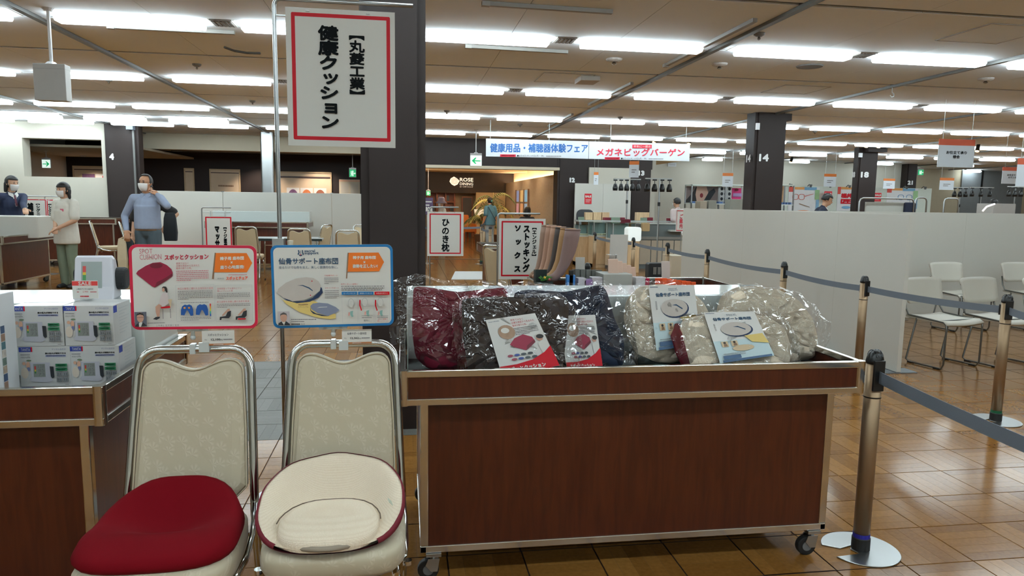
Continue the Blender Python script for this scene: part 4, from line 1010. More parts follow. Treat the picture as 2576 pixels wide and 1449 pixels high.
def pack(label, y0, tilt, outline, mat, thick, bagpx, seed, dish=None, back=None, pieces=None, edge=None):
    t = thing('wrapped_cushion', label, 'cushion', (0, y0, ZT), 0, 'wrapped cushions on the wagon'); t.rotation_euler = (-tilt, 0, 0)
    pl = lambda px, py: onplane(px, py, y0, ZT, tilt)
    pts = [pl(*p) for p in outline]; xm = sum(p[0] for p in pts)/len(pts); t.location.x = xm
    pts = [(x-xm, max(z, .0)) for x, z in pts]
    pad(pts, thick, mat, 'cushion_cover', t, dish=dish, back=back)
    f = lambda px, py: (lambda q: (q[0]-xm, q[1]))(pl(px, py))
    if pieces: pieces(t, f)
    if edge: B().tube([(x, .02, max(z, .004)) for x, z in (f(*q) for q in edge)], [.012]+[.03]*(len(edge)-2)+[.012], 10).build('side_band', back, t, smooth=True)
    bag([(x, max(z, -.002)) for x, z in (f(*p) for p in bagpx)], thick, t, seed, back=False)
    return t
leafm = M('leaflet_paper', (222, 222, 218), .25, var=.01, coat=.3)
def leaflet_spot(corn, yy):
    def fn(t, f):
        q = [f(*c) for c in corn]
        def mp(u, v):
            a = [q[0][i]+(q[1][i]-q[0][i])*u for i in (0, 1)]; b = [q[3][i]+(q[2][i]-q[3][i])*u for i in (0, 1)]
            return (a[0]+(b[0]-a[0])*v, a[1]+(b[1]-a[1])*v)
        lf = B().add([(*(mp(u, v)[:1]), yy, mp(u, v)[1]) for u, v in ((0, 0), (1, 0), (1, 1), (0, 1))], [(0, 1, 2, 3)]).build('leaflet', leafm, t)
        s = Sheet(lf, mp, yy, .0003)
        s.text('感覚ではなく', .47, .05, .72, .085, redink); s.text('正確な測定から生まれた', .47, .1, .92, .14, redink); s.text('最幸の座り心地。', .47, .155, .75, .19, redink); s.lines(.47, .22, .93, .028, 5, greyink, .012, .6)
        s.text('marubishi', .04, .04, .25, .06, navyink); s.ell(.32, .27, .16, .13, M('print_hands', (170, 140, 116), .6, var=.3, scale=40)); s.ell(.3, .24, .08, .05, paper, 'picture')
        s.poly([(.3, .5), (.42, .4), (.6, .35), (.75, .42), (.77, .5), (.6, .62), (.55, .64), (.35, .55)], M('print_wine', (150, 24, 60), .5)); s.poly([(.55, .64), (.6, .56), (.77, .47), (.77, .52), (.6, .62)], M('print_wine_dark', (112, 18, 44), .5))
        s.ell(.87, .46, .06, .05, skinp); s.ell(.89, .43, .07, .04, hairp); s.poly([(.8, .56), (.88, .5), (.97, .54), (1., .76), (.82, .72)], paper, 'picture')
        for k in range(8): s.ell(.24+(k % 4)*.12+.05*(k//4), .7+.07*(k//4), .05, .022, M('swatch_%d' % (k % 4), [(150, 60, 80), (60, 80, 150), (70, 80, 84), (60, 66, 70)][k % 4], .5))
        s.poly([(0, .86), (.3, .86), (.6, .82), (.85, .72), (1, .62), (1, 1), (0, 1)], red, 'red_band'); s.text('スポッとクッション', .1, .9, .78, .97, paper, .004)
        s.done()
    return fn
def leaflet_sacral(corn, yy, short=False):
    def fn(t, f):
        q = [f(*c) for c in corn]
        def mp(u, v):
            a = [q[0][i]+(q[1][i]-q[0][i])*u for i in (0, 1)]; b = [q[3][i]+(q[2][i]-q[3][i])*u for i in (0, 1)]
            return (a[0]+(b[0]-a[0])*v, a[1]+(b[1]-a[1])*v)
        lf = B().add([(mp(u, v)[0], yy, mp(u, v)[1]) for u, v in ((0, 0), (1, 0), (1, 1), (0, 1))], [(0, 1, 2, 3)]).build('leaflet', leafm, t)
        s = Sheet(lf, mp, yy, .0003)
        s.rect(0, .58, 1, 1, M('print_pale_blue', (196, 218, 222), .4, var=.03), 'blue_field'); s.lines(.03, .02, .2, .02, 1, navyink, .012, 1)
        s.text('sacral', .42, .04, .6, .065, navyink); s.text('support', .42, .07, .62, .095, navyink); s.text('仙骨サポート座布団', .13, .12, .87, .18, navyink, .003)
        s.ell(.52, .38, .3, .15, MATS['print_navy'], n=24); s.ell(.5, .365, .29, .14, MATS['print_beige_grey'], n=24); s.poly([(.45, .32), (.55, .31), (.68, .38), (.67, .4), (.55, .335)], navyink); s.lines(.1, .25, .13, .02, 7, greyink, .01, 1)
        for k in range(2): s.rect(.13+k*.18, .6, .25+k*.18, .71, M('print_tan', (210, 186, 150), .5), 'picture'); s.ell(.19+k*.18, .63, .025, .02, hairp); s.poly([(.17+k*.18, .65), (.22+k*.18, .65), (.23+k*.18, .7), (.16+k*.18, .7)], brownink)
        s.poly([(.6, .52), (.95, .5), (1, .72), (.7, .66)], MATS['print_yellow']); s.ell(.5, .76, .2, .06, MATS['print_tan']); s.lines(.1, .84, .5, .03, 3, greyink, .012, .6); s.rect(.08, .88, .4, .95, M('print_steel_blue', (60, 92, 128), .5), 'blue_band'); s.rect(.05, .96, .95, 1., MATS['print_steel_blue'], 'blue_band')
        s.done()
    return fn
ridge_ = lambda X, Z: -.006*cos(26*Z)*math.exp(-(X/.09)**2)
pack('wrapped wine-red cushion, leftmost in the wagon', 2.72, radians(20), [(1040, 720), (1075, 722), (1150, 735), (1275, 722), (1282, 760), (1280, 930), (1230, 950), (1080, 945), (1045, 900), (1036, 830)], M('wine_pack', (120, 14, 44), .7, bump=.05, bscale=300), .075,
     [(982, 705), (1050, 688), (1100, 698), (1165, 716), (1250, 702), (1288, 715), (1292, 800), (1288, 960), (1100, 960), (1020, 915), (985, 868), (972, 836), (1000, 800)], 3, ridge_)
pack('wrapped navy cushion between the dark brown and the beige ones', 2.7, radians(20), [(1292, 735), (1330, 728), (1420, 735), (1515, 715), (1528, 735), (1545, 800), (1570, 850), (1570, 945), (1320, 950), (1296, 860)], navyf, .075,
     [(1282, 720), (1318, 706), (1400, 716), (1520, 708), (1565, 718), (1600, 760), (1610, 960), (1300, 960), (1284, 860)], 5, ridge_, pieces=leaflet_spot([(1400, 800), (1490, 797), (1508, 930), (1420, 935)], -.045))
pack('wrapped dark brown cushion standing in front with a leaflet', 2.6, radians(22), [(1160, 752), (1240, 745), (1330, 750), (1425, 745), (1432, 770), (1425, 850), (1415, 975), (1180, 975), (1165, 850)], umber, .08,
     [(1138, 768), (1160, 742), (1260, 742), (1360, 736), (1430, 742), (1455, 800), (1470, 900), (1460, 985), (1160, 985), (1140, 850)], 11, ridge_, pieces=leaflet_spot([(1218, 812), (1340, 795), (1400, 925), (1258, 948)], -.05))
def bowl(rx, rz): return lambda X, Z: .03*math.exp(-((X/rx)**2+((Z+.02)/rz)**2)*1.2)
pack('wrapped beige mesh cushion with dark green back and upright leaflet', 2.71, radians(18), [(1568, 800), (1575, 755), (1605, 722), (1660, 714), (1725, 722), (1770, 760), (1790, 800), (1788, 860), (1740, 905), (1690, 930), (1640, 915), (1600, 890), (1580, 850)], beigefab, .07,
     [(1556, 790), (1570, 735), (1610, 708), (1700, 706), (1770, 740), (1805, 790), (1815, 850), (1800, 960), (1580, 960), (1562, 880)], 17, bowl(.09, .09), greenblk, leaflet_sacral([(1622, 724), (1736, 722), (1752, 870), (1642, 885)], -.045), edge=[(1590, 880), (1615, 905), (1660, 925), (1710, 928), (1750, 910)])
pack('wrapped beige mesh cushion at the right end of the wagon', 2.74, radians(20), [(1800, 790), (1812, 745), (1850, 722), (1900, 718), (1960, 728), (2010, 755), (2045, 800), (2058, 850), (2050, 900), (2000, 935), (1900, 945), (1830, 920), (1806, 860)], beigefab, .08,
     [(1796, 780), (1812, 735), (1850, 714), (1930, 716), (2000, 730), (2050, 765), (2092, 815), (2080, 870), (2072, 905), (2040, 960), (1830, 960), (1800, 880)], 23, bowl(.12, .1), greenblk)
pack('wrapped beige mesh cushion with wine-red edge, front right of the wagon', 2.6, radians(30), [(1708, 835), (1715, 805), (1760, 792), (1850, 788), (1930, 795), (1975, 825), (1992, 880), (1985, 940), (1930, 985), (1790, 990), (1735, 940)], beigefab, .09,
     [(1690, 830), (1710, 792), (1800, 782), (1900, 775), (1965, 790), (2010, 850), (2020, 920), (2000, 1000), (1760, 1000), (1700, 900)], 29, bowl(.1, .08), winedark, leaflet_sacral([(1757, 798), (1882, 795), (1932, 905), (1798, 925)], -.055), edge=[(1708, 812), (1709, 840), (1722, 880), (1745, 930), (1790, 975)])

# ================================================================ stanchions with belts
def stanchion(label, x, y, band, to=None, h_=.855, tail=None, base=.15):
    t = thing('stanchion', label, 'stanchion', (x, y, 0), 0, 'belt barrier posts'); r = .032
    bp = B(); n = 48; pts = []
    for k in range(n+1):
        a = radians(200+320*k/n); pts.append((base*cos(a), base*sin(a)))
    pts += [(base*.55*cos(radians(172)), base*.55*sin(radians(172))), (-.02, .03), (-.045, -.0), (-.03, -.04)]
    bp.prism(pts, .006, (0, 0, .003), 'Z'); bp.build('base_plate', steel, t, bevel=.002)
    B().lathe([(r+.004, .006), (r+.004, .055), (r+.001, .058)], 24).build('base_sleeve', blackr, t, smooth=False)
    B().lathe([(r+.0012, .056), (r+.0012, .075)], 24).build('colour_band', M('band_'+band, {'blue': (40, 40, 150), 'green': (20, 96, 64)}[band], .5), t)
    B().lathe([(r, .07), (r, h_-.055)], 24).build('tube', bronze, t, smooth=True)
    B().lathe([(r+.001, h_-.195), (r+.001, h_-.19)], 24).build('ring', blackp, t)
    cp = B(); cp.lathe([(r+.002, h_-.055), (r+.002, h_-.045), (r, h_-.035), (r*.85, h_-.015), (r*.5, h_-.003), (.001, h_)], 24); cp.build('cap', blackp, t, smooth=True)
    rb = B()
    for k in (-1, 0, 1): rb.tube([(k*.012, r*.98*cos(a), h_-.04+r*1.2*sin(a)) for a in [pi*q/8 for q in range(1, 8)]], .0035, 6)
    rb.build('cap_ribs', blackp, t)
    if to:
        dx, dy = to[0]-x, to[1]-y; L_ = sqrt(dx*dx+dy*dy); ux, uy = dx/L_, dy/L_
        zc = h_-.105; tz = to[2] if len(to) > 2 else zc
        B().box((ux*r, uy*r, h_-.1), (.012, .045, .125), atan2(uy, ux)).build('belt_slot', blackp, t, bevel=.003)
        sag = .012*L_; b = B(); n = 20; vs = []; nx, ny = -uy*.0012, ux*.0012
        for k in range(n+1):
            f = k/n; z = zc+(tz-zc)*f-sag*4*f*(1-f); X, Y_ = ux*(r+.004+(L_-2*r)*f), uy*(r+.004+(L_-2*r)*f); tw = .004*sin(pi*f)
            for s_, zz in ((1, .024), (1, -.024), (-1, -.024), (-1, .024)): vs.append((X+nx*s_+ux*tw, Y_+ny*s_, z+zz))
        fs = []
        for k in range(n):
            for q in range(4): fs.append((k*4+q, k*4+(q+1) % 4, (k+1)*4+(q+1) % 4, (k+1)*4+q))
        b.add(vs, fs+[(0, 1, 2, 3), (n*4+3, n*4+2, n*4+1, n*4)]); b.build('belt', beltm, t)
        B().box((dx-ux*(r+.004), dy-uy*(r+.004), tz), (.014, .03, .07), atan2(uy, ux)).build('belt_end_clip', blackp, t, bevel=.003)
    return t
pe = atz(2576, 1118, .72); e0 = Vector((1.865, 2.53)); e1 = Vector((pe.x, pe.y)); e2 = e0+(e1-e0)*2.2
stanchion('nearest belt post, with a blue band, at the right end of the cushion wagon', 1.865, 2.53, 'blue', (e2.x, e2.y), h_=.845)
px_ = [(3.915, 4.06), (3.7, 5.22), (3.765, 6.575), (3.776, 8.433), (3.784, 9.824), (3.758, 11.308), (3.633, 13.263)]
nm_ = ['belt post with a green band and round base on the parquet at far right', 'belt post before the near edge of the grey partition', 'belt post second from the partition\'s near edge', 'belt post third from the partition\'s near edge', 'belt post at the partition\'s far edge', 'belt post in front of the pale oak showcase, nearer one', 'belt post in front of the pale oak showcase, beside the brown stockings']
nx = atz(2600, 800, .75); d_ = Vector((nx.x-3.915, nx.y-4.06))
stanchion(nm_[0], *px_[0], 'green', (3.915+d_.x*1.5, 4.06+d_.y*1.5))
for k in range(1, 7): stanchion(nm_[k], *px_[k], 'green', px_[k-1])
# restaurant queue barrier
qp = [at(1197, 600, 18.6), at(1211, 600, 17.4)]
stanchion('belt post of the restaurant queue, left of the pair', qp[0].x, 16.7, 'green', (qp[0].x-1.9, 16.7), h_=.9)
stanchion('belt post of the restaurant queue, right of the pair', at(1211, 600, 15.9).x, 15.9, 'green', (qp[0].x, 16.7, .795), h_=.9)
q3 = at(1233, 600, 14.6); stanchion('belt post in front of the woman in blue', q3.x, 14.6, 'green', (at(1211, 600, 15.9).x, 15.9, .795), h_=.9)

# ================================================================ sign stands
def rsign(name, label, corners, Y, pole, cols, bd=(.1, .06, .93, .95), barext=0., polez0=0., polez1=None, knob=None, rz=0., base=True, bt=.034, crop=None):
    """white sign with a red frame hanging from a bent steel stand. corners: TL, TR, BR, BL pixels; cols: vertical text (text, u, v0, v1, wid, bold)"""
    P = [at(*c, Y) for c in corners]; w_ = (P[1].x-P[0].x+P[2].x-P[3].x)/2; h_ = (P[0].z-P[3].z+P[1].z-P[2].z)/2; cx = sum(p.x for p in P)/4; cz = sum(p.z for p in P)/4
    t = thing(name, label, 'sign', (cx, Y, 0)); bo = B().box((0, 0, cz), (w_, .004, h_)).build('sign_board', paper, t)
    s = Sheet(bo, lambda u, v: (u*w_-w_/2, cz+h_/2-v*h_), -.0022, .0003); k = w_/h_
    s.frame(*bd, bt*k*1.0, red, 'red_frame', r=.012, tx=bt)
    for (tx, u, v0, v1, wd, bold) in cols: s.vtext(tx, u, v0, v1, wd, ink, bold); s.uid += 1
    s.done()
    x = at(pole, 600, Y+.03).x-cx; zt_ = polez1 or cz+h_/2+.03; R = .03; sx = 1 if x < 0 else -1
    path = [(x, .03, polez0)]+[(x, .03, polez0+(zt_-R-polez0)*f) for f in (.3, .6, .9, 1)]+[(x+sx*(R-R*cos(a)), .03, zt_-R+R*sin(a)) for a in [pi/2*q/5 for q in range(1, 6)]]+[(-x*.75+barext, .03, zt_)]
    B().tube(path, .0095, 8).build('stand_pole', steel, t, smooth=True)
    B().tube([(x, .03, zt_-.07), (-x*.72, .03, zt_-.075)], .004, 6).build('hanging_rod', steel, t)
    for u in (.2, .75): B().bb((u-.5)*w_-.008, (u-.5)*w_+.008, -.01, .036, cz+h_/2-.012, zt_-.055).build('sign_clip', MATS['clear_acrylic'], t)
    if base: B().lathe([(.15, 0), (.15, .006), (.03, .012), (.012, .03)], 24, (x, .03, 0)).build('stand_base', steel, t)
    if knob:
        q = at(*knob, Y); B().bb(x-.03, x+.02, .005, .06, q.z-.03, q.z+.01).build('clamp', steel, t); B().lathe([(.012, 0), (.014, .02)], 10, (x+.045, .03, q.z-.02)).build('clamp_knob', M('ivory_knob', (226, 218, 196), .5), t)
    return t
# large cushion sign
rsign('hanging_sign_stand', 'large white sign with red frame for health cushions hung above the chairs', [(720, 17), (994, 32), (994, 376), (723, 362)], 3.3, 704, [('︻丸菱工業︼', .645, .125, .665, .145, .0042), ('健康クッション', .385, .12, .875, .19, .0058)], bd=(.05, .035, .955, .955), barext=.1, knob=(728, 606), polez1=at(720, 0, 3.3).z+.012)
rsign('hanging_sign_stand', 'white sign with red frame for cypress pillows beside the large pillar', [(1077, 530), (1169, 536), (1163, 646), (1073, 642)], 8.9, 1081, [('ひのき枕', .5, .14, .9, .22, .008)], bd=(.06, .04, .93, .95), polez1=at(1081, 521, 8.9).z, barext=.02)
rsign('hanging_sign_stand', 'white sign with red frame for stockings and socks', [(1258, 547), (1376, 553), (1366, 705), (1252, 700)], 6.9, 1252, [('︻エンジェル︼', .76, .1, .66, .1, .004), ('ストッキング', .59, .1, .88, .15, .009), ('ソ ッ ク ス', .4, .1, .88, .15, .009)], bd=(.05, .04, .95, .95), polez1=at(1258, 537, 6.9).z)
rsign('hanging_sign_stand', 'white sign with red frame showing the word massage, half hidden by the crimson board', [(514, 545), (582, 543), (588, 690), (522, 690)], 11.5, 510, [('︻フジ医療器︼', .74, .14, .7, .13, .006), ('マッサージ機', .44, .16, .9, .18, .012)], bd=(.01, .01, .99, .99), polez1=at(512, 522, 11.5).z, bt=.05)
rsign('hanging_sign_stand', 'white sign with red frame for hearing aids behind the woman in white', [(46, 500), (118, 501), (120, 580), (46, 580)], 13.5, 30, [('︻シグニア︼', .7, .08, .75, .14, .006), ('補聴器', .44, .12, .9, .2, .012), ('体験会', .16, .2, .9, .16, .008)], bd=(.0, .01, .98, .99), polez1=at(60, 493, 13.5).z, bt=.03)
rsign('hanging_sign_stand', 'second hearing aid sign with red frame, partly behind the white blouse', [(119, 501), (150, 502), (152, 580), (120, 580)], 13.7, 119, [('︻シグニア︼', .25, .08, .75, .3, .01)], bd=(.0, .01, .7, .99), polez1=at(130, 494, 13.7).z, bt=.08)
# ================================================================ partitions
PH = 1.353
pr = thing('partition_screen', 'long off-white partition running back behind the belt posts', 'partition', (4.154, 5.35, 0))
n = 5; L0 = 4.85
for k in range(n): B().bb(0, .04, L0*k/n+.0006, L0*(k+1)/n-.0006, .012, PH).build('panel', whitepan, pr, bevel=.0012)
for k in range(n+1): B().bb(-.16, .2, max(0, L0*k/n-.12), max(.16, L0*k/n+.12), 0, .008).build('base_plate', M('grey_steel_plate', (120, 126, 130), .4, .3), pr)
pr2 = thing('partition_screen', 'off-white partition behind the waiting chairs', 'partition', (4.25, 8.1, 0))
for k in range(9): B().bb(.0006+.95*k, .9494+.95*k, 0, .04, .012, PH-.0).build('panel', whitepan, pr2, bevel=.0012)
for k in range(9): B().bb(.95*k+.83, .95*k+1.07, -.16, .2, 0, .008).build('base_plate', MATS['grey_steel_plate'], pr2)
Yp = 15.6; a, b = at(372, 477, Yp), at(909, 490, Yp); pl_ = thing('partition_screen', 'low white partition across the dark corridor on the left', 'partition', (a.x, Yp, 0)); wd = b.x-a.x; hz_ = (a.z+b.z)/2
for u0, u1 in ((0, .34), (.34, .6), (.6, .855), (.855, 1.)): B().bb(wd*u0+.003, wd*u1-.003, 0, .04, .01, hz_).build('panel', whitepan, pl_, bevel=.004)
for u in (.34, .6, .855): B().bb(wd*u-.03, wd*u+.03, -.004, .044, hz_-.01, hz_+.012).build('joint_cap', steel, pl_)
Yq = 16.9; a, b = at(1447, 461, Yq), at(1588, 461, Yq); pq = thing('partition_screen', 'white partition panel with a red SALE poster beside column 12', 'partition', (a.x, Yq, 0))
B().bb(0, (b.x-a.x)/2-.002, 0, .04, 0, a.z).build('panel', whitepan, pq); B().bb((b.x-a.x)/2+.002, b.x-a.x, 0, .04, 0, a.z).build('panel', whitepan, pq)

# ================================================================ waiting chairs
chairw = M('ivory_shell', (206, 202, 190), .45, var=.03); rodm = M('grey_rod', (108, 108, 104), .35, .8)
def waiting_chair(label, loc, rz):
    t = thing('stacking_chair', label, 'chair', loc, rz, 'grey-white waiting chairs')
    b = B()
    def sf(u, v):
        x = (u-.5)*.46; y = -.21+v*.42
        z = .44-.012*cos(pi*(v-.5))-.012*cos(pi*(u-.5))*1.0 + (-.03*((.08-v)/.08)**2 if v < .08 else 0)
        return (x*(1-.06*v), y, z)
    b.grid(sf, 10, 10); o = b.build('seat', chairw, t, smooth=True); md = o.modifiers.new('s', 'SOLIDIFY'); md.thickness = .022
    b = B()
    def bf(u, v):
        x = (u-.5)*(.48-.03*(1-v)); z = .53+v*.235; y = .215+.06*v-.045*(2*(u-.5))**2*1.0+.03
        z -= .018*(abs(u-.5)*2)**6 if v > .8 else -.018*(abs(u-.5)*2)**6*(v < .2)
        return (x, y, z)
    b.grid(bf, 12, 8); o = b.build('backrest', chairw, t, smooth=True); md = o.modifiers.new('s', 'SOLIDIFY'); md.thickness = .018
    for s_ in (-1, 1):
        x = s_*.225
        p = [(x*.92, .25, .6), (x*.97, .22, .5), (x, .18, .44), (x, -.17, .42), (x, -.195, .40), (x, -.2, .36), (x, -.2, .05), (x, -.18, .012), (x, .14, .012), (x, .17, .03), (x*.96, .1, .42)]
        B().tube(p, .0085, 7).build('frame', rodm, t, smooth=True)
        for yy in (-.14, .12): B().bb(x-.014, x+.014, yy-.025, yy+.025, 0, .014).build('foot', blackr, t)
    B().tube([(-.22, -.12, .425), (.22, -.12, .425)], .007, 6).build('cross_bar', rodm, t)
    return t
wc = [('grey-white waiting chair, front row, half hidden by the partition edge', 2312, 5.92, .22), ('grey-white waiting chair, front row, second from the partition edge', 2452, 5.92, .22), ('grey-white waiting chair, front row, cut by the right edge of the picture', 2606, 5.92, .22), ('grey-white waiting chair in the back row, nearer the partition edge', 2369, 7.6, .1), ('grey-white waiting chair in the back row, by the right edge of the picture', 2546, 7.6, .1)]
for lb, px, yb, rz in wc:
    q = at(px, 740, yb); o = Vector((0, .27, 0)); o.rotate(Matrix.Rotation(rz, 3, 'Z')); waiting_chair(lb, (q.x-o.x, yb-o.y, 0), rz)

# ================================================================ left background: chairs, wagons, table
def chair_at(label, px, py, rz, dz=0, Y=None):
    p = atz(px, py, .935) if Y is None else at(px, py, Y); back = Vector((0, .31, 0)); back.rotate(Matrix.Rotation(rz, 3, 'Z'))
    return banquet_chair(label, (p.x-back.x, p.y-back.y, 0), rz, fab=M('ivory_plain_fabric', (196, 178, 146), .6))
chair_at('ivory banquet chair seen from behind, right of the massage sign', 618, 571, pi)
chair_at('ivory banquet chair seen from behind, behind the tall steel sign pole', 752, 576, pi)
chair_at('ivory banquet chair turned sideways before the white partition', 822, 566, pi*1.35, Y=13.4)
chair_at('ivory banquet chair seen from behind, next to the large pillar', 874, 580, pi)
chair_at('ivory banquet chair just showing at the left of the large pillar', 912, 560, .2, Y=13.6)
chair_at('ivory banquet chair turned sideways right of the woman in white', 226, 540, 1.9, Y=14.4)
chair_at('ivory banquet chair turned sideways behind the man in blue', 300, 541, 1.9, Y=14.2)
p0, p1 = at(583, 557, 14.3), at(775, 560, 14.3)
wagon('brown sales wagon with white shelf before the left partition', p0.x-.5, p1.x, 14.3, 15.1, top=p0.z, pz=at(600, 531, 14.8).z, pd=.3)
p0, p1 = at(150, 548, 15.2), at(292, 549, 15.2)
wagon('brown sales wagon against the white end wall behind the chairs', p0.x-.6, p1.x, 15.2, 15.95, top=p0.z, platform=False)
t = atz(700, 603, .7); tb = thing('folding_table', 'grey folding table between the ivory chairs', 'table', (t.x+.1, t.y+.62, 0))
B().rbox((0, 0, .69), (1.2, .6, .03), .02, 'Z').build('table_top', M('grey_table_top', (186, 190, 190), .4), tb); B().bb(-.6, .6, -.305, -.3, .66, .7).build('edge_band', greenblk, tb)
for sx in (-1, 1):
    for sy in (-1, 1): B().tube([(sx*.5, sy*.25, 0), (sx*.48, sy*.22, .68)], .014, 8).build('leg', chrome, tb)
B().bb(-.45, .45, .0, .2, .56, .57).build('under_shelf', chrome, tb)
# wagon with the two salespeople, along the depth
wagon('brown sales wagon leading back on the far left, the woman\'s hands on it', -6.65+.9, -5.7+.9-.0, 10.9, 12.9, platform=False) if False else None
wb_ = wagon('brown sales wagon at far left with the woman\'s hands on its rim', -6.55, -5.66, 11.05, 12.6, platform=False, top=.82)
a, b = at(-5, 545, 11.7), at(88, 545, 11.7)
wc_ = thing('white_counter_box', 'white box counter the man in the dark suit leans on', 'counter', (b.x-.42, 12.05, .7535)); B().bb(-.42, .42, -.3, .3, 0, b.z-.7535).build('box_body', whitepan, wc_, bevel=.01)

# ================================================================ boards in the dark corridor
def wallboard(name, label, cat, px0, py0, px1, py1, Y, mat, depth=.04, fr=None, fn=None, group=None):
    a, b = at(px0, py0, Y), at(px1, py1, Y); w_, h_ = b.x-a.x, a.z-b.z
    t = thing(name, label, cat, ((a.x+b.x)/2, Y, b.z), 0, group)
    B().bb(-w_/2, w_/2, 0, depth, 0, h_).build('board', mat, t)
    if fr: 
        f = B(); k = .035
        f.bb(-w_/2-k, w_/2+k, -.02, .02, h_, h_+k); f.bb(-w_/2-k, -w_/2, -.02, .02, 0, h_); f.bb(w_/2, w_/2+k, -.02, .02, 0, h_); f.build('frame', fr, t)
    if fn: s = Sheet(t, lambda u, v: (u*w_-w_/2, h_-v*h_), -.003, .002); fn(s); s.done()
    return t
food1 = M('food_brown', (160, 96, 70), .5, var=.4, scale=25); food2 = M('food_orange', (206, 120, 70), .5, var=.3, scale=25); food3 = M('food_violet', (120, 84, 120), .5, var=.4, scale=20); plate = M('print_plate', (226, 226, 224), .5)
door = M('beige_board', (214, 192, 164), .6); doorf = M('beige_frame', (200, 176, 140), .5)
def foods(s):
    for k, m in ((0, food3), (1, food2), (2, food1)):
        s.rect(.16+k*.26, .3, .4+k*.26, .7, plate, 'photograph'); s.ell(.28+k*.26, .5, .1, .17, m, 'photograph')
    s.rect(0, .07, 1, .1, M('dark_rail', (70, 50, 50), .5), 'rail'); s.lines(.2, .78, .9, .06, 2, brownink, .03, .9); 
    for k in range(3): s.ell(.3+k*.26, .97, .09, .05, food1, 'photograph')
wallboard('menu_board', 'wide beige menu board with three food photographs on the corridor wall', 'menu board', 699, 434, 833, 560, 20.955, door, fr=doorf, fn=foods)
wallboard('menu_board', 'plain beige board with faint lettering on the corridor wall', 'menu board', 530, 428, 605, 560, 20.955, door, fr=doorf, fn=lambda s: (s.rect(0, .04, 1, .055, MATS['dark_rail'], 'rail'), s.lines(.25, .28, .8, .05, 1, brownink, .03, 1)))
wallboard('menu_board', 'narrow beige door board on the corridor wall behind the man', 'menu board', 466, 426, 490, 560, 20.955, door, fr=doorf, fn=lambda s: s.rect(0, .035, 1, .05, MATS['dark_rail'], 'rail'))
wallboard('menu_board', 'beige menu board with food photographs seen through the wall opening', 'menu board', 186, 420, 290, 520, 20.955, door, fr=doorf, fn=lambda s: (s.rect(0, .05, 1, .07, MATS['dark_rail'], 'rail'), s.rect(.2, .17, .52, .45, food3, 'photograph'), s.rect(.54, .17, .86, .45, plate, 'photograph'), s.ell(.78, .25, .07, .07, red, 'photograph')))
wallboard('notice_poster', 'pale printed notice poster left of the large pillar', 'poster', 853, 451, 906, 520, 20.955, M('pale_paper', (206, 200, 180), .6), fn=lambda s: (s.rect(0, .02, 1, .08, M('peach_print', (222, 178, 150), .5), 'heading'), s.lines(.08, .16, .45, .04, 14, lgrey, .02), s.lines(.55, .16, .92, .04, 14, lgrey, .02)))
def hangbox(name, label, px0, py0, px1, py1, Y, topz, face, fn=None, depth=.05, body=None, cat='sign', rodr=.009):
    a, b = at(px0, py0, Y), at(px1, py1, Y); w_, h_ = b.x-a.x, a.z-b.z
    t = thing(name, label, cat, ((a.x+b.x)/2, Y, b.z)); B().bb(-w_/2, w_/2, 0, depth, 0, h_).build('box', body or whitep, t, bevel=.004)
    B().bb(-w_/2, w_/2, -.001, depth+.001, h_*.86, h_*.865).build('box_seam', greyink, t)
    if face: B().bb(-w_/2+.006, w_/2-.006, -.004, 0, .006, h_*.82).build('face_panel', face, t)
    B().tube([(0, depth/2, h_), (0, depth/2, topz-b.z)], rodr, 8).build('hanging_rod', whitep, t); B().lathe([(.05, 0), (.03, .02)], 12, (0, depth/2, h_)).build('rod_collar', whitep, t); B().lathe([(.03, -.02), (.05, 0)], 12, (0, depth/2, topz-b.z)).build('ceiling_rose', whitep, t)
    if fn: s = Sheet(t, lambda u, v: (u*w_-w_/2, h_*.82-v*h_*.82), -.006, .001); fn(s); s.done()
    return t
litw = M('lit_sign_white', (226, 246, 236), .5, var=0, emit=.9); litg = M('lit_sign_green', (40, 190, 120), .5, var=0, emit=.5); grn = M('sign_green_ink', (0, 190, 110), .5, var=0, emit=.5)
def arrow(r):
    def f(s):
        p = [(.12, .46), (.62, .46), (.45, .2), (.58, .2), (.88, .5), (.58, .8), (.45, .8), (.62, .56), (.12, .56)]
        s.poly([(x if r else 1-x, y) for x, y in p], grn, 'arrow')
    return f
def runman(s): s.rect(.45, .15, .62, .85, litw, 'pictogram'); s.ell(.3, .25, .07, .08, litw, 'pictogram'); s.poly([(.2, .4), (.38, .35), (.4, .6), (.3, .85), (.22, .85), (.28, .6)], litw, 'pictogram'); s.poly([(.68, .46), (.8, .46), (.8, .35), (.93, .5), (.8, .65), (.8, .56), (.68, .56)], litw, 'pictogram')
hangbox('exit_sign', 'hanging white sign with green left arrow before the restaurant', 1183, 385, 1212, 418, 15.0, CZ, litw, arrow(False))
hangbox('exit_sign', 'hanging sign with green right arrow seen through the wall opening', 104, 397, 128, 423, 18.6, 2.45, litw, arrow(True))
hangbox('exit_sign', 'hanging green running man exit sign left of the large pillar', 878, 422, 896, 446, 19.2, bz2+.12, litg, runman)
hangbox('exit_sign', 'small green exit sign inside the restaurant entrance', 1072, 478, 1083, 492, 23.0, 2.5, litg, runman)
hangbox('exit_sign', 'small green exit sign near column 21', 2310, 424, 2323, 441, 23.6, CZ, litg, runman)
hb_ = hangbox('blank_hanging_box', 'blank pale grey box sign hanging from the ceiling at upper left', 81, 158, 168, 254, 6.35, CZ, None, depth=.1, body=M('pale_grey_casing', (184, 182, 178), .5), rodr=.014)

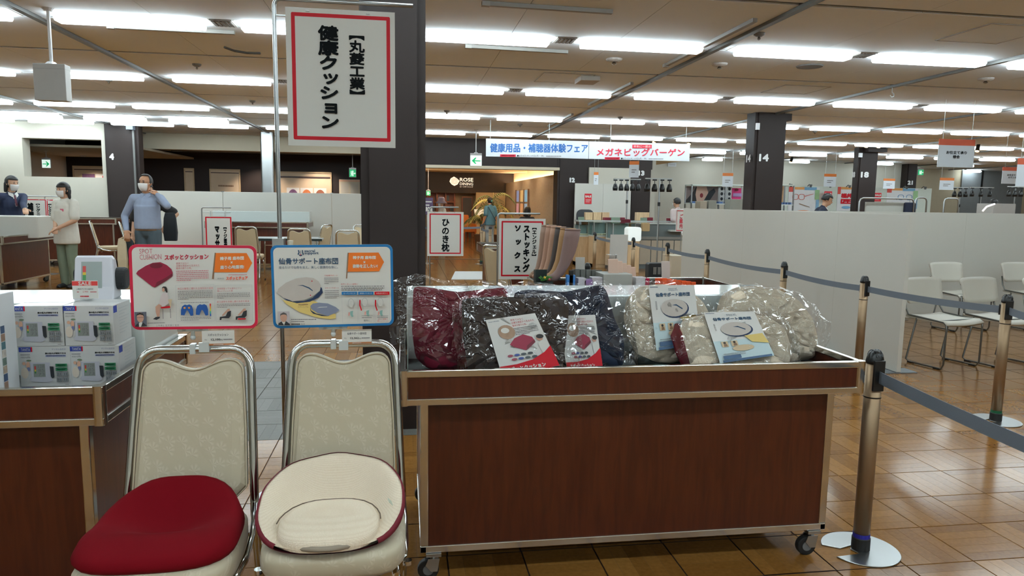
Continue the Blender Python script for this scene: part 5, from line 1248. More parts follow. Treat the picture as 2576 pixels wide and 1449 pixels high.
# ================================================================ banner
Yb = 13.2; a, b, c, d = at(1223, 349, Yb), at(1736, 362, Yb), at(1736, 403, Yb), at(1223, 396, Yb); w_ = b.x-a.x; h_ = (a.z+b.z-c.z-d.z)/2
bn = thing('hanging_banner', 'wide white hanging banner with blue and red Japanese headlines', 'banner', ((a.x+b.x)/2, Yb, (c.z+d.z)/2))
sp = (at(1481, 380, Yb).x-a.x)/w_; banm = M('banner_white', (214, 220, 226), .5, var=.01)
B().bb(-w_/2, -w_/2+sp*w_-.004, 0, .03, 0, h_).build('banner_panel', banm, bn); B().bb(-w_/2+sp*w_+.004, w_/2, 0, .03, 0, h_).build('banner_panel', banm, bn)
s = Sheet(bn, lambda x, y: ((x-1223)/513.*w_-w_/2, h_-(y-349-(x-1223)*.0205)/44.5*h_), -.002, .002)
bi = M('banner_blue_ink', (22, 96, 170), .5, var=0); ri = M('banner_red_ink', (208, 30, 60), .5, var=0)
s.text('健康用品・補聴器体験フェア', 1233, 361, 1473, 383, bi, .5); s.text('メガネビッグバーゲン', 1496, 372, 1722, 391, ri, .45); s.rect(1586, 362, 1636, 371, ri, 'badge'); s.text('半年に一度の', 1589, 363.5, 1633, 369.5, paper)
for x0, yo in ((1257, 0), (1516, 6)): s.rect(x0, 388.5+yo, x0+38, 394.5+yo, ri, 'badge'); s.lines(x0+3, 390.3+yo, x0+35, 3, 1, paper, 2.2, 1); s.text('■8月4日(水)→9日(月・休)', x0+41, 389.5+yo, x0+107, 395+yo, ink); s.lines(x0+112, 391.5+yo, x0+150, 3, 1, greyink, 2.2, 1)
s.done()
for u in (-.48, -.2, .1, .48): B().tube([(w_*u, .015, h_), (w_*u, .015, CZ-bn.location.z)], .004, 6).build('hanging_wire', steel, bn)

# ================================================================ orange topped hanging signs
oc = M('orange_header', (222, 122, 50), .5); oc2 = M('vermilion_header', (208, 92, 60), .5); pbl = M('pale_blue_board', (222, 229, 236), .5, var=.02)
def osign(label, x0, y0, x1, y1, Y, txt=None, head=oc, sk=0):
    a, b = at(x0, y0, Y), at(x1, y1, Y); w_, h_ = b.x-a.x, a.z-b.z; t = thing('hanging_sign', label, 'sign', ((a.x+b.x)/2, Y, b.z), radians(sk), 'orange topped hanging signs')
    B().bb(-w_/2, w_/2, -.004, .004, 0, h_*.78).build('sign_board', pbl, t); B().bb(-w_/2, w_/2, -.005, .005, h_*.78, h_).build('orange_header', head, t)
    s = Sheet(t, lambda u, v: (u*w_-w_/2, h_-v*h_), -.006, .001)
    if txt:
        for k, q in enumerate(txt): wq = .085*len(q)*1.0; s.text(q, .5-wq*.55, .42+k*.15, .5+wq*.55, .53+k*.15, ink, .004)
    else: s.lines(.25, .5, .75, .14, 2, greyink, .06, .7)
    s.done()
    for u in (-.4, .4): B().tube([(w_*u, 0, h_), (w_*u, 0, CZ-b.z)], .0025, 5).build('hanging_wire', steel, t)
osign('hanging tailoring sign with vermilion header, largest at upper right', 2363, 349, 2447, 422, 9.0, ('お仕立て承り', '待合'), oc2)
osign('hanging sign with vermilion header, second largest at the right edge', 2523, 420, 2574, 463, 12.5, ('お仕立て承り', 'カウンター'), oc2)
osign('hanging sign with vermilion header cut by the right picture edge', 2561, 398, 2640, 470, 11.0, None, oc2)
osign('small hanging sign with orange header left of the grey glass panels', 2365, 447, 2398, 478, 17.5)
osign('small hanging sign with orange header right of column 18', 2223, 449, 2250, 475, 20)
osign('small hanging sign with orange header between columns 14 and 18', 2074, 437, 2102, 470, 17.5)
osign('small hanging sign with orange header left of column 14', 1819, 435, 1842, 470, 18, sk=-12)
osign('small hanging sign with orange header beside column 13', 1584, 405, 1606, 447, 15.5, sk=-25)
osign('narrow hanging sign with orange header beside column 12', 1494, 433, 1505, 465, 16.2, sk=-40)
sale = M('sale_poster_red', (212, 30, 46), .5)
def saleposter(label, x0, y0, x1, y1, Y): wallboard('sale_poster', label, 'poster', x0, y0, x1, y1, Y, sale, .006, fn=lambda s: (s.text('SALE', .1, .18, .9, .36, paper, .02), s.lines(.15, .55, .85, .12, 3, paper, .04, .8)))
saleposter('red SALE poster on the white partition beside column 12', 1471, 487, 1488, 513, 16.892)
saleposter('red SALE poster right of the man in the dark jacket', 2074, 481, 2092, 506, 21.3)
saleposter('red SALE poster right of column 18', 2200, 485, 2216, 507, 21.3)

# ================================================================ eyewear shop on the right
Ys = 21.5; a, b = at(1962, 467, Ys), at(2345, 470, Ys)
ew = thing('display_wall', 'pale green-white display wall with eyewear posters', 'display wall', (a.x, Ys, 0)); wd = b.x-a.x
for k in range(4): B().bb(wd*k/4+.004, wd*(k+1)/4-.004, 0, .08, 0, a.z).build('panel', M('mint_white', (206, 216, 206), .5), ew)
for k in range(8):
    x = wd*(k+.4)/8; o = B().tube([(x, -.02, a.z), (x, -.12, a.z+.06), (x, -.18, a.z+.03)], .015, 6); o.lathe([(.03, 0), (.045, .09)], 10, (x, -.2, a.z-.04)); o.build('clip_spotlight', M('grey_spot', (90, 92, 92), .4), ew)
def glasses(kind):
    def f(s):
        for k, (c, x0, y0, x1, y1) in enumerate((((214, 84, 70), 0, 0, .15, .2), ((226, 160, 90), .15, 0, .5, .1), ((120, 170, 206), .5, 0, .9, .12), ((150, 190, 140), .85, .1, 1, .5), ((130, 176, 210), .9, .5, 1, .9))): s.rect(x0, y0, x1, y1, M('wash_%d' % k, c, .6, var=.2), 'colour_wash')
        fm = M('glasses_rim_red', (196, 110, 100), .5) if kind == 0 else M('glasses_rim_blue', (90, 140, 180), .5)
        for cx in ((.22, .42) if kind == 0 else (.45, .72)): s.frame(cx-.1, .28, cx+.1, .52, .02, fm, 'glasses', r=.08)
        if kind == 0: s.poly([(.5, .36), (.8, .26), (.8, .28), (.5, .4)], fm, 'glasses'); s.poly([(.35, .66), (.7, .8), (.7, .82), (.35, .69)], brownink, 'glasses'); s.ell(.5, .97, .2, .03, oc, 'colour_wash')
        else: s.poly([(.3, .5), (.36, .4), (.38, .41), (.33, .52)], fm, 'glasses')
    return f
wallboard('eyewear_poster', 'large poster of red rimmed glasses behind the man in the dark jacket', 'poster', 1985, 470, 2058, 533, Ys-.014, M('poster_soft', (222, 224, 226), .5), .01, fn=glasses(0))
wallboard('eyewear_poster', 'poster with red lettering left of column 18', 'poster', 2108, 470, 2142, 531, Ys-.014, MATS['poster_soft'], .01, fn=lambda s: (s.rect(0, 0, .2, .3, MATS['wash_0'], 'colour_wash'), s.rect(.2, 0, 1, .1, MATS['wash_1'], 'colour_wash'), s.text('福井', .25, .28, .95, .45, red, .02), s.text('匠', .25, .52, .9, .68, red, .02), s.ell(.6, .85, .3, .06, MATS['wash_2'], 'colour_wash')))
wallboard('eyewear_poster', 'large poster of blue rimmed glasses right of column 18', 'poster', 2232, 473, 2305, 531, Ys-.014, MATS['poster_soft'], .01, fn=glasses(1))
def shelf_unit(label, px0, px1, Y, posters):
    a, b = at(px0, 464, Y), at(px1, 464, Y); w_ = b.x-a.x; h_ = a.z; t = thing('display_shelf', label, 'shelf', (a.x, Y, 0))
    for x in (0, w_):
        for y in (0, .45): B().bb(x-.015, x+.015, y-.015, y+.015, 0, h_).build('post', steel, t)
    for q, z in enumerate((.45, .8, 1.12, 1.42)): B().bb(-.015, w_+.015, -.015, .465, z, z+.025).build('shelf_board', whiteshelf, t)
    B().bb(-.015, w_+.015, -.015, .465, h_-.03, h_).build('top_canopy', MATS['mint_white'], t)
    zt_, zb_ = h_-.04, 1.46
    s = Sheet(t, lambda u, v: (u*w_, zt_-v*(zt_-zb_)), .44, .002); posters(s); s.done()
    for q in range(5): B().bb(w_*(q+.2)/5, w_*(q+.8)/5, .05, .2, 1.445, 1.5).build('display_tray', M('tray_blue', (84, 108, 150), .4), t)
    for q in range(4): B().bb(w_*(q+.15)/4, w_*(q+.7)/4, .05, .2, 1.145, 1.22).build('display_tray', M('tray_pale', (186, 196, 214), .4), t)
def face(s):
    s.rect(0, 0, 1, 1, M('poster_taupe', (128, 112, 108), .6), 'poster'); s.poly([(0, 1), (0, .9), (.2, .4), (.32, 0), (.45, 0), (.35, 1)], hairp, 'poster'); s.poly([(.33, 0), (.62, 0), (.7, .5), (.6, 1), (.35, 1), (.3, .5)], M('poster_skin', (222, 182, 160), .6), 'poster')
    s.ell(.48, .55, .05, .14, M('poster_lips', (140, 30, 40), .5), 'poster'); s.poly([(.55, .9), (.7, .3), (.85, .1), (.9, .3), (.75, .8), (.65, 1)], suitp, 'poster')
def dots(s):
    s.rect(0, 0, .55, 1, plate, 'poster'); s.rect(.55, .1, 1, 1, M('poster_pink', (226, 60, 130), .6), 'poster')
    for k in range(9): s.ell(.1+.17*(k % 3), .15+.3*(k//3), .06, .1, suitp, 'poster')
    s.rect(.6, .4, 1, .6, M('poster_lilac', (190, 160, 210), .6), 'poster'); s.ell(.75, .2, .09, .08, M('poster_maroon', (130, 20, 50), .6), 'poster'); s.rect(.55, .75, .7, .9, oc, 'poster')
shelf_unit('eyewear shelf with a sunglasses model poster left of column 14', 1741, 1826, 19.0, face)
shelf_unit('eyewear shelf with dotted and pink posters beside column 14', 1828, 1885, 19.0, dots)
shelf_unit('eyewear shelf just right of column 14', 1962, 1998, 17.5, lambda s: (s.rect(0, 0, .9, 1, M('poster_tan', (190, 150, 110), .6, var=.4, scale=10), 'poster'), s.ell(.3, .5, .15, .3, MATS['poster_lips'], 'poster')))
# brown carton and grey boards in front of the shelves
for lb, x0, y0, x1, Y in (('tan cardboard carton in front of the eyewear shelves', 1762, 506, 1779, 18.4), ('grey carton beside the tan carton before the eyewear shelves', 1783, 504, 1803, 18.4), ('wide grey-green board leaning before the dotted poster shelf', 1838, 501, 1872, 18.2)):
    a, b = at(x0, y0, Y), at(x1, y0, Y); o = B().bb(a.x, b.x, Y, Y+.35, 0, a.z); o = tag(o.build('carton', M('carton_'+str(x0), (176, 164, 146) if x0 == 1762 else (150, 150, 140), .7), bevel=.01), lb, 'carton')
# grey low screens and garment rails
def rail(label, px0, px1, py, Y, flip=False, board=None):
    a, b = at(px0, py, Y), at(px1, py, Y); w_ = b.x-a.x; t = thing('garment_rail', label, 'rail stand', (a.x, Y, 0)); z = a.z; R = .08
    p = [(0, 0, 0), (0, 0, z-R), (R*.3, 0, z-R*.3), (R, 0, z), (w_-R, 0, z)]+([(w_-R*.3, 0, z-R*.3), (w_, 0, z-R), (w_, 0, 0)] if not flip else [(w_, 0, z)])
    B().tube(p, .018, 8).build('bent_pipe', steel, t, smooth=True); B().bb(-.02, w_+.02, -.2, .2, 0, .03).build('foot_bar', steel, t)
    if board: q = at(board[0], board[1], Y+.1); q2 = at(board[2], board[1], Y+.1); B().bb(q.x-a.x, q2.x-a.x, .08, .12, .1, q.z).build('screen_board', M('grey_screen', (182, 184, 176), .6), t)
rail('steel pipe rail with a grey screen board before column 18', 2163, 2300, 498, 13.5, False, (2178, 508, 2280))
rail('steel pipe rail beside the mint display wall end', 2304, 2332, 497, 14.5)
rail('steel pipe rail against the beige far wall', 2376, 2412, 499, 16)
a, b = at(2500, 512, 15.0), at(2556, 512, 15.0); gc = thing('grey_cabinet', 'grey cabinet with a bright slanting strip at its corner, far right', 'cabinet', ((a.x+b.x)/2, 15.0, 0)); B().bb((a.x-b.x)/2, (b.x-a.x)/2, 0, .5, 0, a.z).build('cabinet_body', M('grey_cabinet', (182, 180, 176), .5), gc, bevel=.006)
tag(B().tube([at(2472, 531, 14.97), at(2482, 520, 14.97), at(2502, 513, 14.98)], .02, 8).build('lit_tube', M('bright_strip', (250, 250, 248), .3, emit=1.2)), 'short bright slanting tube beside the grey cabinet', 'lamp')
# ================================================================ spotlight stands
def spot_stand(label, pxp, bar, nsp, Y, zb_py):
    p = at(pxp, bar[2], Y); a, b = at(bar[0], bar[2], Y), at(bar[1], bar[2], Y); t = thing('spotlight_stand', label, 'lamp stand', (p.x, Y, 0))
    B().tube([(0, 0, 0), (0, 0, p.z)], .017, 8).build('pole', steel, t); B().lathe([(.2, 0), (.2, .012), (.03, .02)], 20).build('base', steel, t); B().bb(a.x-p.x, b.x-p.x, -.015, .015, p.z-.01, p.z+.015).build('track_bar', M('pale_track', (196, 200, 198), .4), t)
    B().lathe([(.028, 0), (.028, .08)], 10, (0, 0, p.z-.55)).build('height_collar', blackp, t)
    for k in range(nsp):
        x = a.x-p.x+(b.x-a.x)*(k+.3)/(nsp-.3); o = B(); o.bb(x-.04, x+.04, -.02, .02, p.z-.04, p.z-.01); o.tube([(x, 0, p.z-.03), (x, 0, p.z-.12)], .008, 6); so = o.build('spot_arm', blackp, t)
        B().lathe([(.055, -.26), (.06, -.2), (.035, -.11), (.02, -.1)], 12, (x, 0, p.z)).build('spot_head', blackp, so, smooth=True)
spot_stand('tall spotlight stand with black spots in front of the white partition', 1579, (1544, 1612, 451), 5, 15.72, 570)
spot_stand('tall spotlight stand with black spots before the white back wall', 1660, (1623, 1692, 450), 4, 13.9, 612)
for k, (x0, x1, yy, Y) in enumerate(((2398, 2436, 472, 18), (2440, 2500, 472, 18.5), (2535, 2576, 470, 17))): spot_stand('small spotlight stand before the beige far wall, %s from the left' % ORD[k], (x0+x1)/2, (x0, x1, yy), 3, Y, 0)
# ================================================================ showcases and counter
def showcase(label, px0, px1, Y, py_top, py_glass, d_=.5, wood=oak):
    a, b = at(px0, py_top, Y), at(px1, py_top, Y); g = at(px0, py_glass, Y).z; w_ = b.x-a.x; t = thing('glass_showcase', label, 'showcase', ((a.x+b.x)/2, Y, 0))
    n = max(1, int(w_/.45))
    for k in range(n): B().bb(-w_/2+w_*k/n+.003, -w_/2+w_*(k+1)/n-.003, 0, .02, .08, g-.03).build('wood_panel', wood, t)
    B().bb(-w_/2, w_/2, .02, d_, .0, g-.03).build('plinth', wood, t); B().bb(-w_/2, w_/2, .03, d_, 0, .08).build('kick_board', blackp, t); B().bb(-w_/2, w_/2, -.005, d_, g-.03, g).build('deck', whiteshelf, t)
    for x in (-w_/2+.01, w_/2-.01):
        for y in (.01, d_-.01): B().bb(x-.01, x+.01, y-.01, y+.01, g, a.z).build('glass_post', steel, t)
    B().bb(-w_/2+.02, w_/2-.02, .004, .008, g, a.z).build('glass_front', glassm, t); B().bb(-w_/2, w_/2, 0, d_, a.z, a.z+.012).build('glass_top', glassm, t)
    B().bb(-w_/2+.03, w_/2-.03, d_-.03, d_-.01, g, a.z-.01).build('back_glass', M('grey_green_back', (132, 150, 150), .3), t)
    for x in (-.25, .1): B().bb(w_*x, w_*x+.12, .15, .3, g, g+.03).build('display_pad', M('pad_cream', (226, 206, 176), .6), t)
    return t
showcase('pale oak glass showcase behind the stocking display', 1456, 1492, 15.42, 566, 592)
showcase('pale oak glass showcase in the middle of the eyewear counters', 1494, 1540, 15.0, 560, 592)
showcase('pale oak glass showcase left of the white light box', 1542, 1600, 14.4, 562, 600)
lb_ = at(1568, 570, 14.2); lb2 = at(1600, 605, 14.2)
tag(B().bb(lb_.x+.02, lb2.x-.02, 13.9, 14.1, 0, lb2.z).build('oak_pedestal', oak, bevel=.005), 'oak pedestal under the bright white display box', 'pedestal')
tag(B().rbox(((lb_.x+lb2.x)/2, 14.0, (lb_.z+lb2.z)/2), (lb2.x-lb_.x, .25, lb_.z-lb2.z), .05, 'Y').build('light_box', M('white_light_box', (240, 248, 246), .4, emit=.35), bevel=.008), 'bright white rounded display box on the showcase', 'display box')
a, b = at(1610, 560, 14.8), at(1726, 560, 14.8); cn = thing('grey_counter', 'grey counter with white top behind the belt', 'counter', (a.x, 14.8, 0)); w_ = b.x-a.x
B().bb(0, w_, 0, .6, 0, a.z-.03).build('body', M('grey_green_panel', (112, 122, 124), .4), cn); B().bb(-.02, w_, -.03, .62, a.z-.03, a.z).build('worktop', whiteshelf, cn)
for k in range(4): B().bb(w_*k/4+.01, w_*(k+1)/4-.01, -.02, 0, .1, .62).build('drawer_front', M('cabinet_cream', (196, 184, 164), .5), cn)
B().bb(0, w_, -.03, 0, .64, .7).build('lower_ledge', steel, cn); B().bb(w_*.6, w_, -.2, 0, .82, .86).build('white_tray', whiteshelf, cn)
a, b = at(1452, 553, 16.1), at(1700, 553, 16.1); bt_ = thing('long_white_table', 'long white topped table with eyewear boxes before the SALE partition', 'table', (a.x, 15.95, 0)); B().bb(0, b.x-a.x, 0, .4, a.z-.04, a.z).build('table_top', whiteshelf, bt_)
for x in (.05, b.x-a.x-.05): B().bb(x-.03, x+.03, .05, .35, 0, a.z-.04).build('leg', steel, bt_)
B().bb(.1, b.x-a.x-.1, .36, .38, .3, a.z-.04).build('modesty_panel', oak, bt_)
tz = a.z
for k, (x0, x1, y0) in enumerate(((1472, 1490, 534), (1492, 1512, 534), (1514, 1532, 534), (1600, 1632, 534))):
    p, q = at(x0, y0, 16.25), at(x1, y0, 16.25); tag(B().bb(p.x, q.x, 16.2, 16.34, tz+.001, p.z).build('oak_display_box', oak, bevel=.004), 'oak display box on the long white table, %s from the left' % ORD[k], 'display box', 'oak display boxes')
for k, (x0, x1, y0) in enumerate(((1519, 1538, 547), (1548, 1571, 547), (1621, 1641, 547), (1680, 1701, 549))):
    p, q = at(x0, y0, 16.05), at(x1, y0, 16.05); tag(B().bb(p.x, q.x, 16.0, 16.15, tz+.001, max(p.z, tz+.05)).build('burgundy_box', M('burgundy_box', (120, 22, 44), .5), bevel=.004), 'small burgundy box on the long white table, %s from the left' % ORD[k], 'box', 'burgundy boxes')
for k, (x0, x1) in enumerate(((1455, 1470), (1538, 1560), (1612, 1628))):
    p, q = at(x0, 540, 15.97), at(x1, 540, 15.97); tag(B().bb(p.x, q.x, 15.955, 15.995, tz+.001, tz+.07).build('green_glasses_case', M('sage_case', (146, 168, 146), .5), bevel=.003), 'sage green case on the long white table, %s from the left' % ORD[k], 'case', 'sage green cases')
p = at(1567, 556, 14.5); tag(B().bb(p.x, p.x+.17, 14.5, 14.65, at(1560, 562, 14.4).z+.013, at(1560, 562, 14.4).z+.085).build('burgundy_box', MATS['burgundy_box'], bevel=.004), 'burgundy box on the glass showcase left of the light box', 'box')
a = at(1611, 560, 14.7); b = at(1628, 581, 14.7); tag(B().rbox(((a.x+b.x)/2, 14.6, (a.z+b.z)/2), (b.x-a.x, .12, a.z-b.z), .02, 'Y').build('cardboard_dispenser', M('tan_card', (206, 176, 130), .6), bevel=.004), 'tan dispenser box with a dark top on the grey counter', 'dispenser')
wallboard('red_frame_notice', 'white notice with red frame at the partition\'s far edge', 'sign', 1702, 527, 1724, 583, 14.2, paper, .01, fn=lambda s: (s.frame(.05, .04, .95, .96, .03, red, 'red_frame'), s.vtext('ご案内', .5, .2, .85, .35, redink, .01)))
_n = bpy.data.objects['red_frame_notice']; B().tube([(.03, .03, -_n.location.z), (.03, .03, .3)], .01, 6).build('stand_pole', steel, _n); B().lathe([(.12, 0), (.12, .01)], 16, (.03, .03, -_n.location.z)).build('stand_base', steel, _n)
tag(B().bb(at(1690, 640, 13.0).x, at(1724, 640, 13.0).x, 13.0, 13.5, 0, .42).build('low_cabinet', M('cream_low_cabinet', (200, 188, 166), .5), bevel=.006), 'low cream cabinet at the far end of the partition', 'cabinet')
# office chair behind the table
oc_ = at(1472, 528, 16.62); och = thing('office_chair', 'dark office chair behind the long table', 'chair', (oc_.x, 16.62, 0)); B().rbox((0, 0, oc_.z-.2), (.42, .06, .42), .12, 'Y').build('backrest', M('dark_grey_fabric', (60, 62, 66), .7), och, bevel=.01)
B().rbox((0, -.22, .47), (.45, .45, .07), .06, 'Z').build('seat', MATS['dark_grey_fabric'], och); B().tube([(0, -.2, .05), (0, -.2, .45)], .025, 8).build('gas_lift', blackp, och); B().tube([(0, -.05, .45), (0, .04, .55), (0, .03, .8)], .018, 6).build('back_bar', blackp, och)
for k in range(5): B().tube([(0, -.2, .08), (.25*cos(k*1.257), -.2+.25*sin(k*1.257), .05)], .018, 6).build('leg', blackp, och)

# ================================================================ wall gadget, mat
wallboard('wall_vent_unit', 'small white vent unit high on the white back wall', 'vent', 1681, 409, 1701, 419, rwy-.06, whitep, .06, fn=lambda s: s.lines(.1, .25, .9, .2, 3, greyink, .08, 1))
q = [(1135, 703), (1222, 703), (1222, 683), (1145, 683)]; P_ = [atz(x, y, .004) for x, y in q]; mt = B(); mt.add([(p.x, p.y, .0005) for p in P_]+[(p.x, p.y, .008) for p in P_], [(4, 5, 6, 7), (0, 1, 5, 4), (1, 2, 6, 5), (2, 3, 7, 6), (3, 0, 4, 7)])
tag(mt.build('floor_mat', M('pale_mat', (200, 202, 200), .6)), 'pale grey mat on the parquet before the restaurant', 'mat')
# ================================================================ restaurant behind the opening
RY = 27.6
struct(B().bb(-.5, 7, 17.5, RY, 2.5, 2.58).build('ceiling_restaurant', M('warm_ceiling', (236, 214, 176), .8)), 'warm lit restaurant ceiling', 'ceiling')
def lampbar(x0, x1, y, z, nm='trim_%d'):
    pass
for k, y in enumerate((19.4, 21.8, 24.2)):
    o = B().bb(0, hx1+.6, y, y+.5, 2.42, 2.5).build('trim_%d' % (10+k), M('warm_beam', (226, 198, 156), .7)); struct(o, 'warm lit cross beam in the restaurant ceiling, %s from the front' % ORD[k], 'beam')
    l = thing('cove_light', 'warm light strip behind the restaurant beam, %s from the front' % ORD[k], 'lamp', (2., y+.6, 2.465), 0, 'restaurant cove lights'); B().bb(-1.7, 1.7, -.03, .03, -.02, .01).build('glow_tube', warmlamp, l); B().bb(-1.7, 1.7, -.04, .04, .01, .035).build('mount', troffm, l)
zt_, zb_ = at(1170, 432, RY-.1).z, at(1170, 486, RY-.1).z
struct(B().bb(-.5, 6, RY-.1, RY, zb_, 2.75).build('wall_restaurant_header', darkbrown), 'dark brown wall carrying the restaurant logo', 'wall')
struct(B().bb(-.5, 6, RY+.6, RY+.7, 0, 2.75).build('wall_restaurant_back', M('warm_back_wall', (186, 160, 124), .7, var=.1)), 'warm beige rear wall of the restaurant', 'wall')
struct(B().bb(-.8, -.6, 17.5, RY+.7, 0, 2.75).build('wall_restaurant_left', MATS['warm_back_wall']), 'left side wall of the restaurant', 'wall')
lg = at(1130, 442, RY-.14); lg2 = at(1192, 478, RY-.14); lt = thing('restaurant_logo', 'backlit white rose emblem and ROSE DINING letters', 'sign', (lg.x, RY-.1, lg2.z))
w_, h_ = lg2.x-lg.x, lg.z-lg2.z; lit = M('lit_letter', (255, 240, 214), .5, var=0, emit=1.1); s = Sheet(lt, lambda x, y: ((x-1130)/62.*w_, h_-(y-442)/36.*h_), -.002, .004)
s.poly([(1142, 444), (1150, 449), (1156, 455), (1151, 464), (1143, 468), (1136, 464), (1131, 457), (1134, 449)], lit, 'emblem')
dk = M('emblem_line', (120, 96, 74), .6, var=0)
for r_, o in ((8, 0), (5.5, .8), (3, 1.6)): s.frame(1143.5-r_, 456-r_*.9, 1143.5+r_, 456+r_*.9, .8, dk, 'emblem_line', r=r_*.7)
s.text('ROSE', 1157, 447, 1190, 456, lit, .2); s.text('DINING', 1157, 459, 1190, 466, lit); s.text('ローズダイニング', 1157, 468.5, 1190, 471.5, lit); s.done()
for k, px in enumerate((1143, 1175)):
    li = bpy.data.lights.new('logo_downlight', 'SPOT'); li.energy = 40; li.color = (1, .8, .55); li.spot_size = 1.6; li.spot_blend = .8; li.shadow_soft_size = .05; lo = bpy.data.objects.new('logo_downlight', li); COL.objects.link(lo); lo.location = (at(px, 430, RY-.6).x, RY-.6, 2.55); lo.rotation_euler = (radians(25), 0, 0)
# right wall of the restaurant, slanting back
wa, wb2 = at(1402, 500, 17.6), at(1272, 500, RY-.1); dirw = Vector((wb2.x-wa.x, wb2.y-wa.y, 0)); Lw = dirw.length; uw = dirw.normalized(); nw = Vector((-uw.y, uw.x, 0)); nw = nw if nw.x < 0 else -nw
zled = at(1400, 455, 17.6).z; zled = 2.02
def wallpt(t_, off, z): p = Vector((wa.x, wa.y, 0))+uw*(t_*Lw)+nw*off; return (p.x, p.y, z)
rw = B(); rw.add([wallpt(0, 0, 0), wallpt(1, 0, 0), wallpt(1, -.3, 0), wallpt(0, -.3, 0), wallpt(0, 0, zled), wallpt(1, 0, zled), wallpt(1, -.3, zled), wallpt(0, -.3, zled)], [(0, 1, 5, 4), (1, 2, 6, 5), (2, 3, 7, 6), (3, 0, 4, 7), (4, 5, 6, 7)])
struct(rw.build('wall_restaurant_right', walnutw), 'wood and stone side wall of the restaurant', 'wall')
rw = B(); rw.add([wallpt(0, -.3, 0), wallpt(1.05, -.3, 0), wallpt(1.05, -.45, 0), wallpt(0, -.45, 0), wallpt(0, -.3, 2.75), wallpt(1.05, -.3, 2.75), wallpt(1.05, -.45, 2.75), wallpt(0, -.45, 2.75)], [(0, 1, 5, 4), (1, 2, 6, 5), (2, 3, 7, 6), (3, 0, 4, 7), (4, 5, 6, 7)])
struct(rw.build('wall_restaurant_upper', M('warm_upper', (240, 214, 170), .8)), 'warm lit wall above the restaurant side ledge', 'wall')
l = thing('cove_light', 'warm light strip on the ledge of the restaurant side wall', 'lamp', (0, 0, 0), 0, 'restaurant cove lights'); B().tube([wallpt(.02, -.2, zled+.03), wallpt(.98, -.2, zled+.03)], .025, 6).build('glow_tube', warmlamp, l)
lp_ = B(); lp_.add([wallpt(0, .0, zled), wallpt(1, .0, zled), wallpt(1, -.04, zled), wallpt(0, -.04, zled), wallpt(0, 0, zled+.1), wallpt(1, 0, zled+.1), wallpt(1, -.04, zled+.1), wallpt(0, -.04, zled+.1)], [(0, 1, 5, 4), (1, 2, 6, 5), (2, 3, 7, 6), (3, 0, 4, 7), (4, 5, 6, 7)])
struct(lp_.build('trim_21', walnutw), 'ledge lip along the restaurant side wall', 'trim')
# poster frame on the side wall
pf = thing('poster_frame', 'window-like frame of six lit posters on the restaurant wall', 'poster frame', (0, 0, 0))
def tw(px): # parameter along the wall where a pixel column meets it
    d = _ray(px, 500); p = Vector((wa.x, wa.y)); a = Vector((d.x, d.y)); u2 = Vector((uw.x, uw.y)); det = a.x*-u2.y+a.y*u2.x
    s_ = (p.x*-u2.y+p.y*u2.x)/det; q = CAM+d*s_; return (Vector((q.x, q.y))-p).dot(u2)/Lw
t0, t1 = tw(1331), tw(1300); zz0, zz1 = .95, 1.82
for k in range(4):
    fb = B(); tt = t0+(t1-t0)*k/3; fb.add([wallpt(tt-.004, .01, zz0), wallpt(tt+.004, .01, zz0), wallpt(tt+.004, .05, zz0), wallpt(tt-.004, .05, zz0), wallpt(tt-.004, .01, zz1), wallpt(tt+.004, .01, zz1), wallpt(tt+.004, .05, zz1), wallpt(tt-.004, .05, zz1)], [(0, 1, 5, 4), (1, 2, 6, 5), (2, 3, 7, 6), (3, 0, 4, 7), (4, 5, 6, 7)]); fb.build('mullion', brownink, pf)
pc = [(150, 180, 210), (214, 160, 110), (200, 150, 160), (120, 170, 206), (226, 190, 130), (130, 150, 200)]
for k in range(6):
    ta, tb_ = t0+(t1-t0)*((k % 3)+.08)/3, t0+(t1-t0)*((k % 3)+.92)/3; za = zz0+(zz1-zz0)*(k//3)/2+.03; zb2 = zz0+(zz1-zz0)*(k//3+1)/2-.03
    B().add([wallpt(ta, .02, za), wallpt(tb_, .02, za), wallpt(tb_, .02, zb2), wallpt(ta, .02, zb2)], [(0, 1, 2, 3)]).build('poster', M('lit_poster_%d' % k, pc[k], .5, var=.5, scale=4, emit=.35), pf)
# interior: booths, door, shelving, armchair, lectern
sh = thing('wooden_booth', 'reddish wooden booth shelving at the back of the restaurant', 'shelving', (at(1110, 500, RY+.3).x, RY+.3, 0)); wsh = at(1142, 500, RY+.3).x-at(1076, 500, RY+.3).x; rdw = wood_mat('orange_wood', (126, 62, 28), (160, 86, 44), .5)
B().bb(-wsh/2, wsh/2, .1, .2, 0, 1.75).build('back_board', rdw, sh)
for z in (.55, .95, 1.35, 1.7): B().bb(-wsh/2, wsh/2, -.15, .2, z, z+.05).build('shelf', rdw, sh)
for k in range(4): B().bb(-wsh/2+wsh*k/3-.03, -wsh/2+wsh*k/3+.03, -.15, .2, 0, 1.75).build('upright', rdw, sh)
for k in range(5): B().bb(-wsh/2+.1+.19*k, -wsh/2+.24+.19*k, -.1, .05, 1.0+.4*(k % 2), 1.22+.4*(k % 2)).build('storage_box', blackp, sh)
dr = wallboard('dark_door', 'dark sliding door at the back of the restaurant', 'door', 1164, 497, 1186, 597.5, RY+.4, M('dark_door', (62, 52, 44), .5), .05, fr=rdw)
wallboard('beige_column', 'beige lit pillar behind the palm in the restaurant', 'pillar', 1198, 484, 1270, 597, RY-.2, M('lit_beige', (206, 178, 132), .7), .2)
ac = at(1172, 590, 25); ar = thing('orange_armchair', 'orange wooden armchair beside the restaurant door', 'armchair', (ac.x, 25, 0), .5); ow = M('orange_seat', (186, 104, 44), .6)
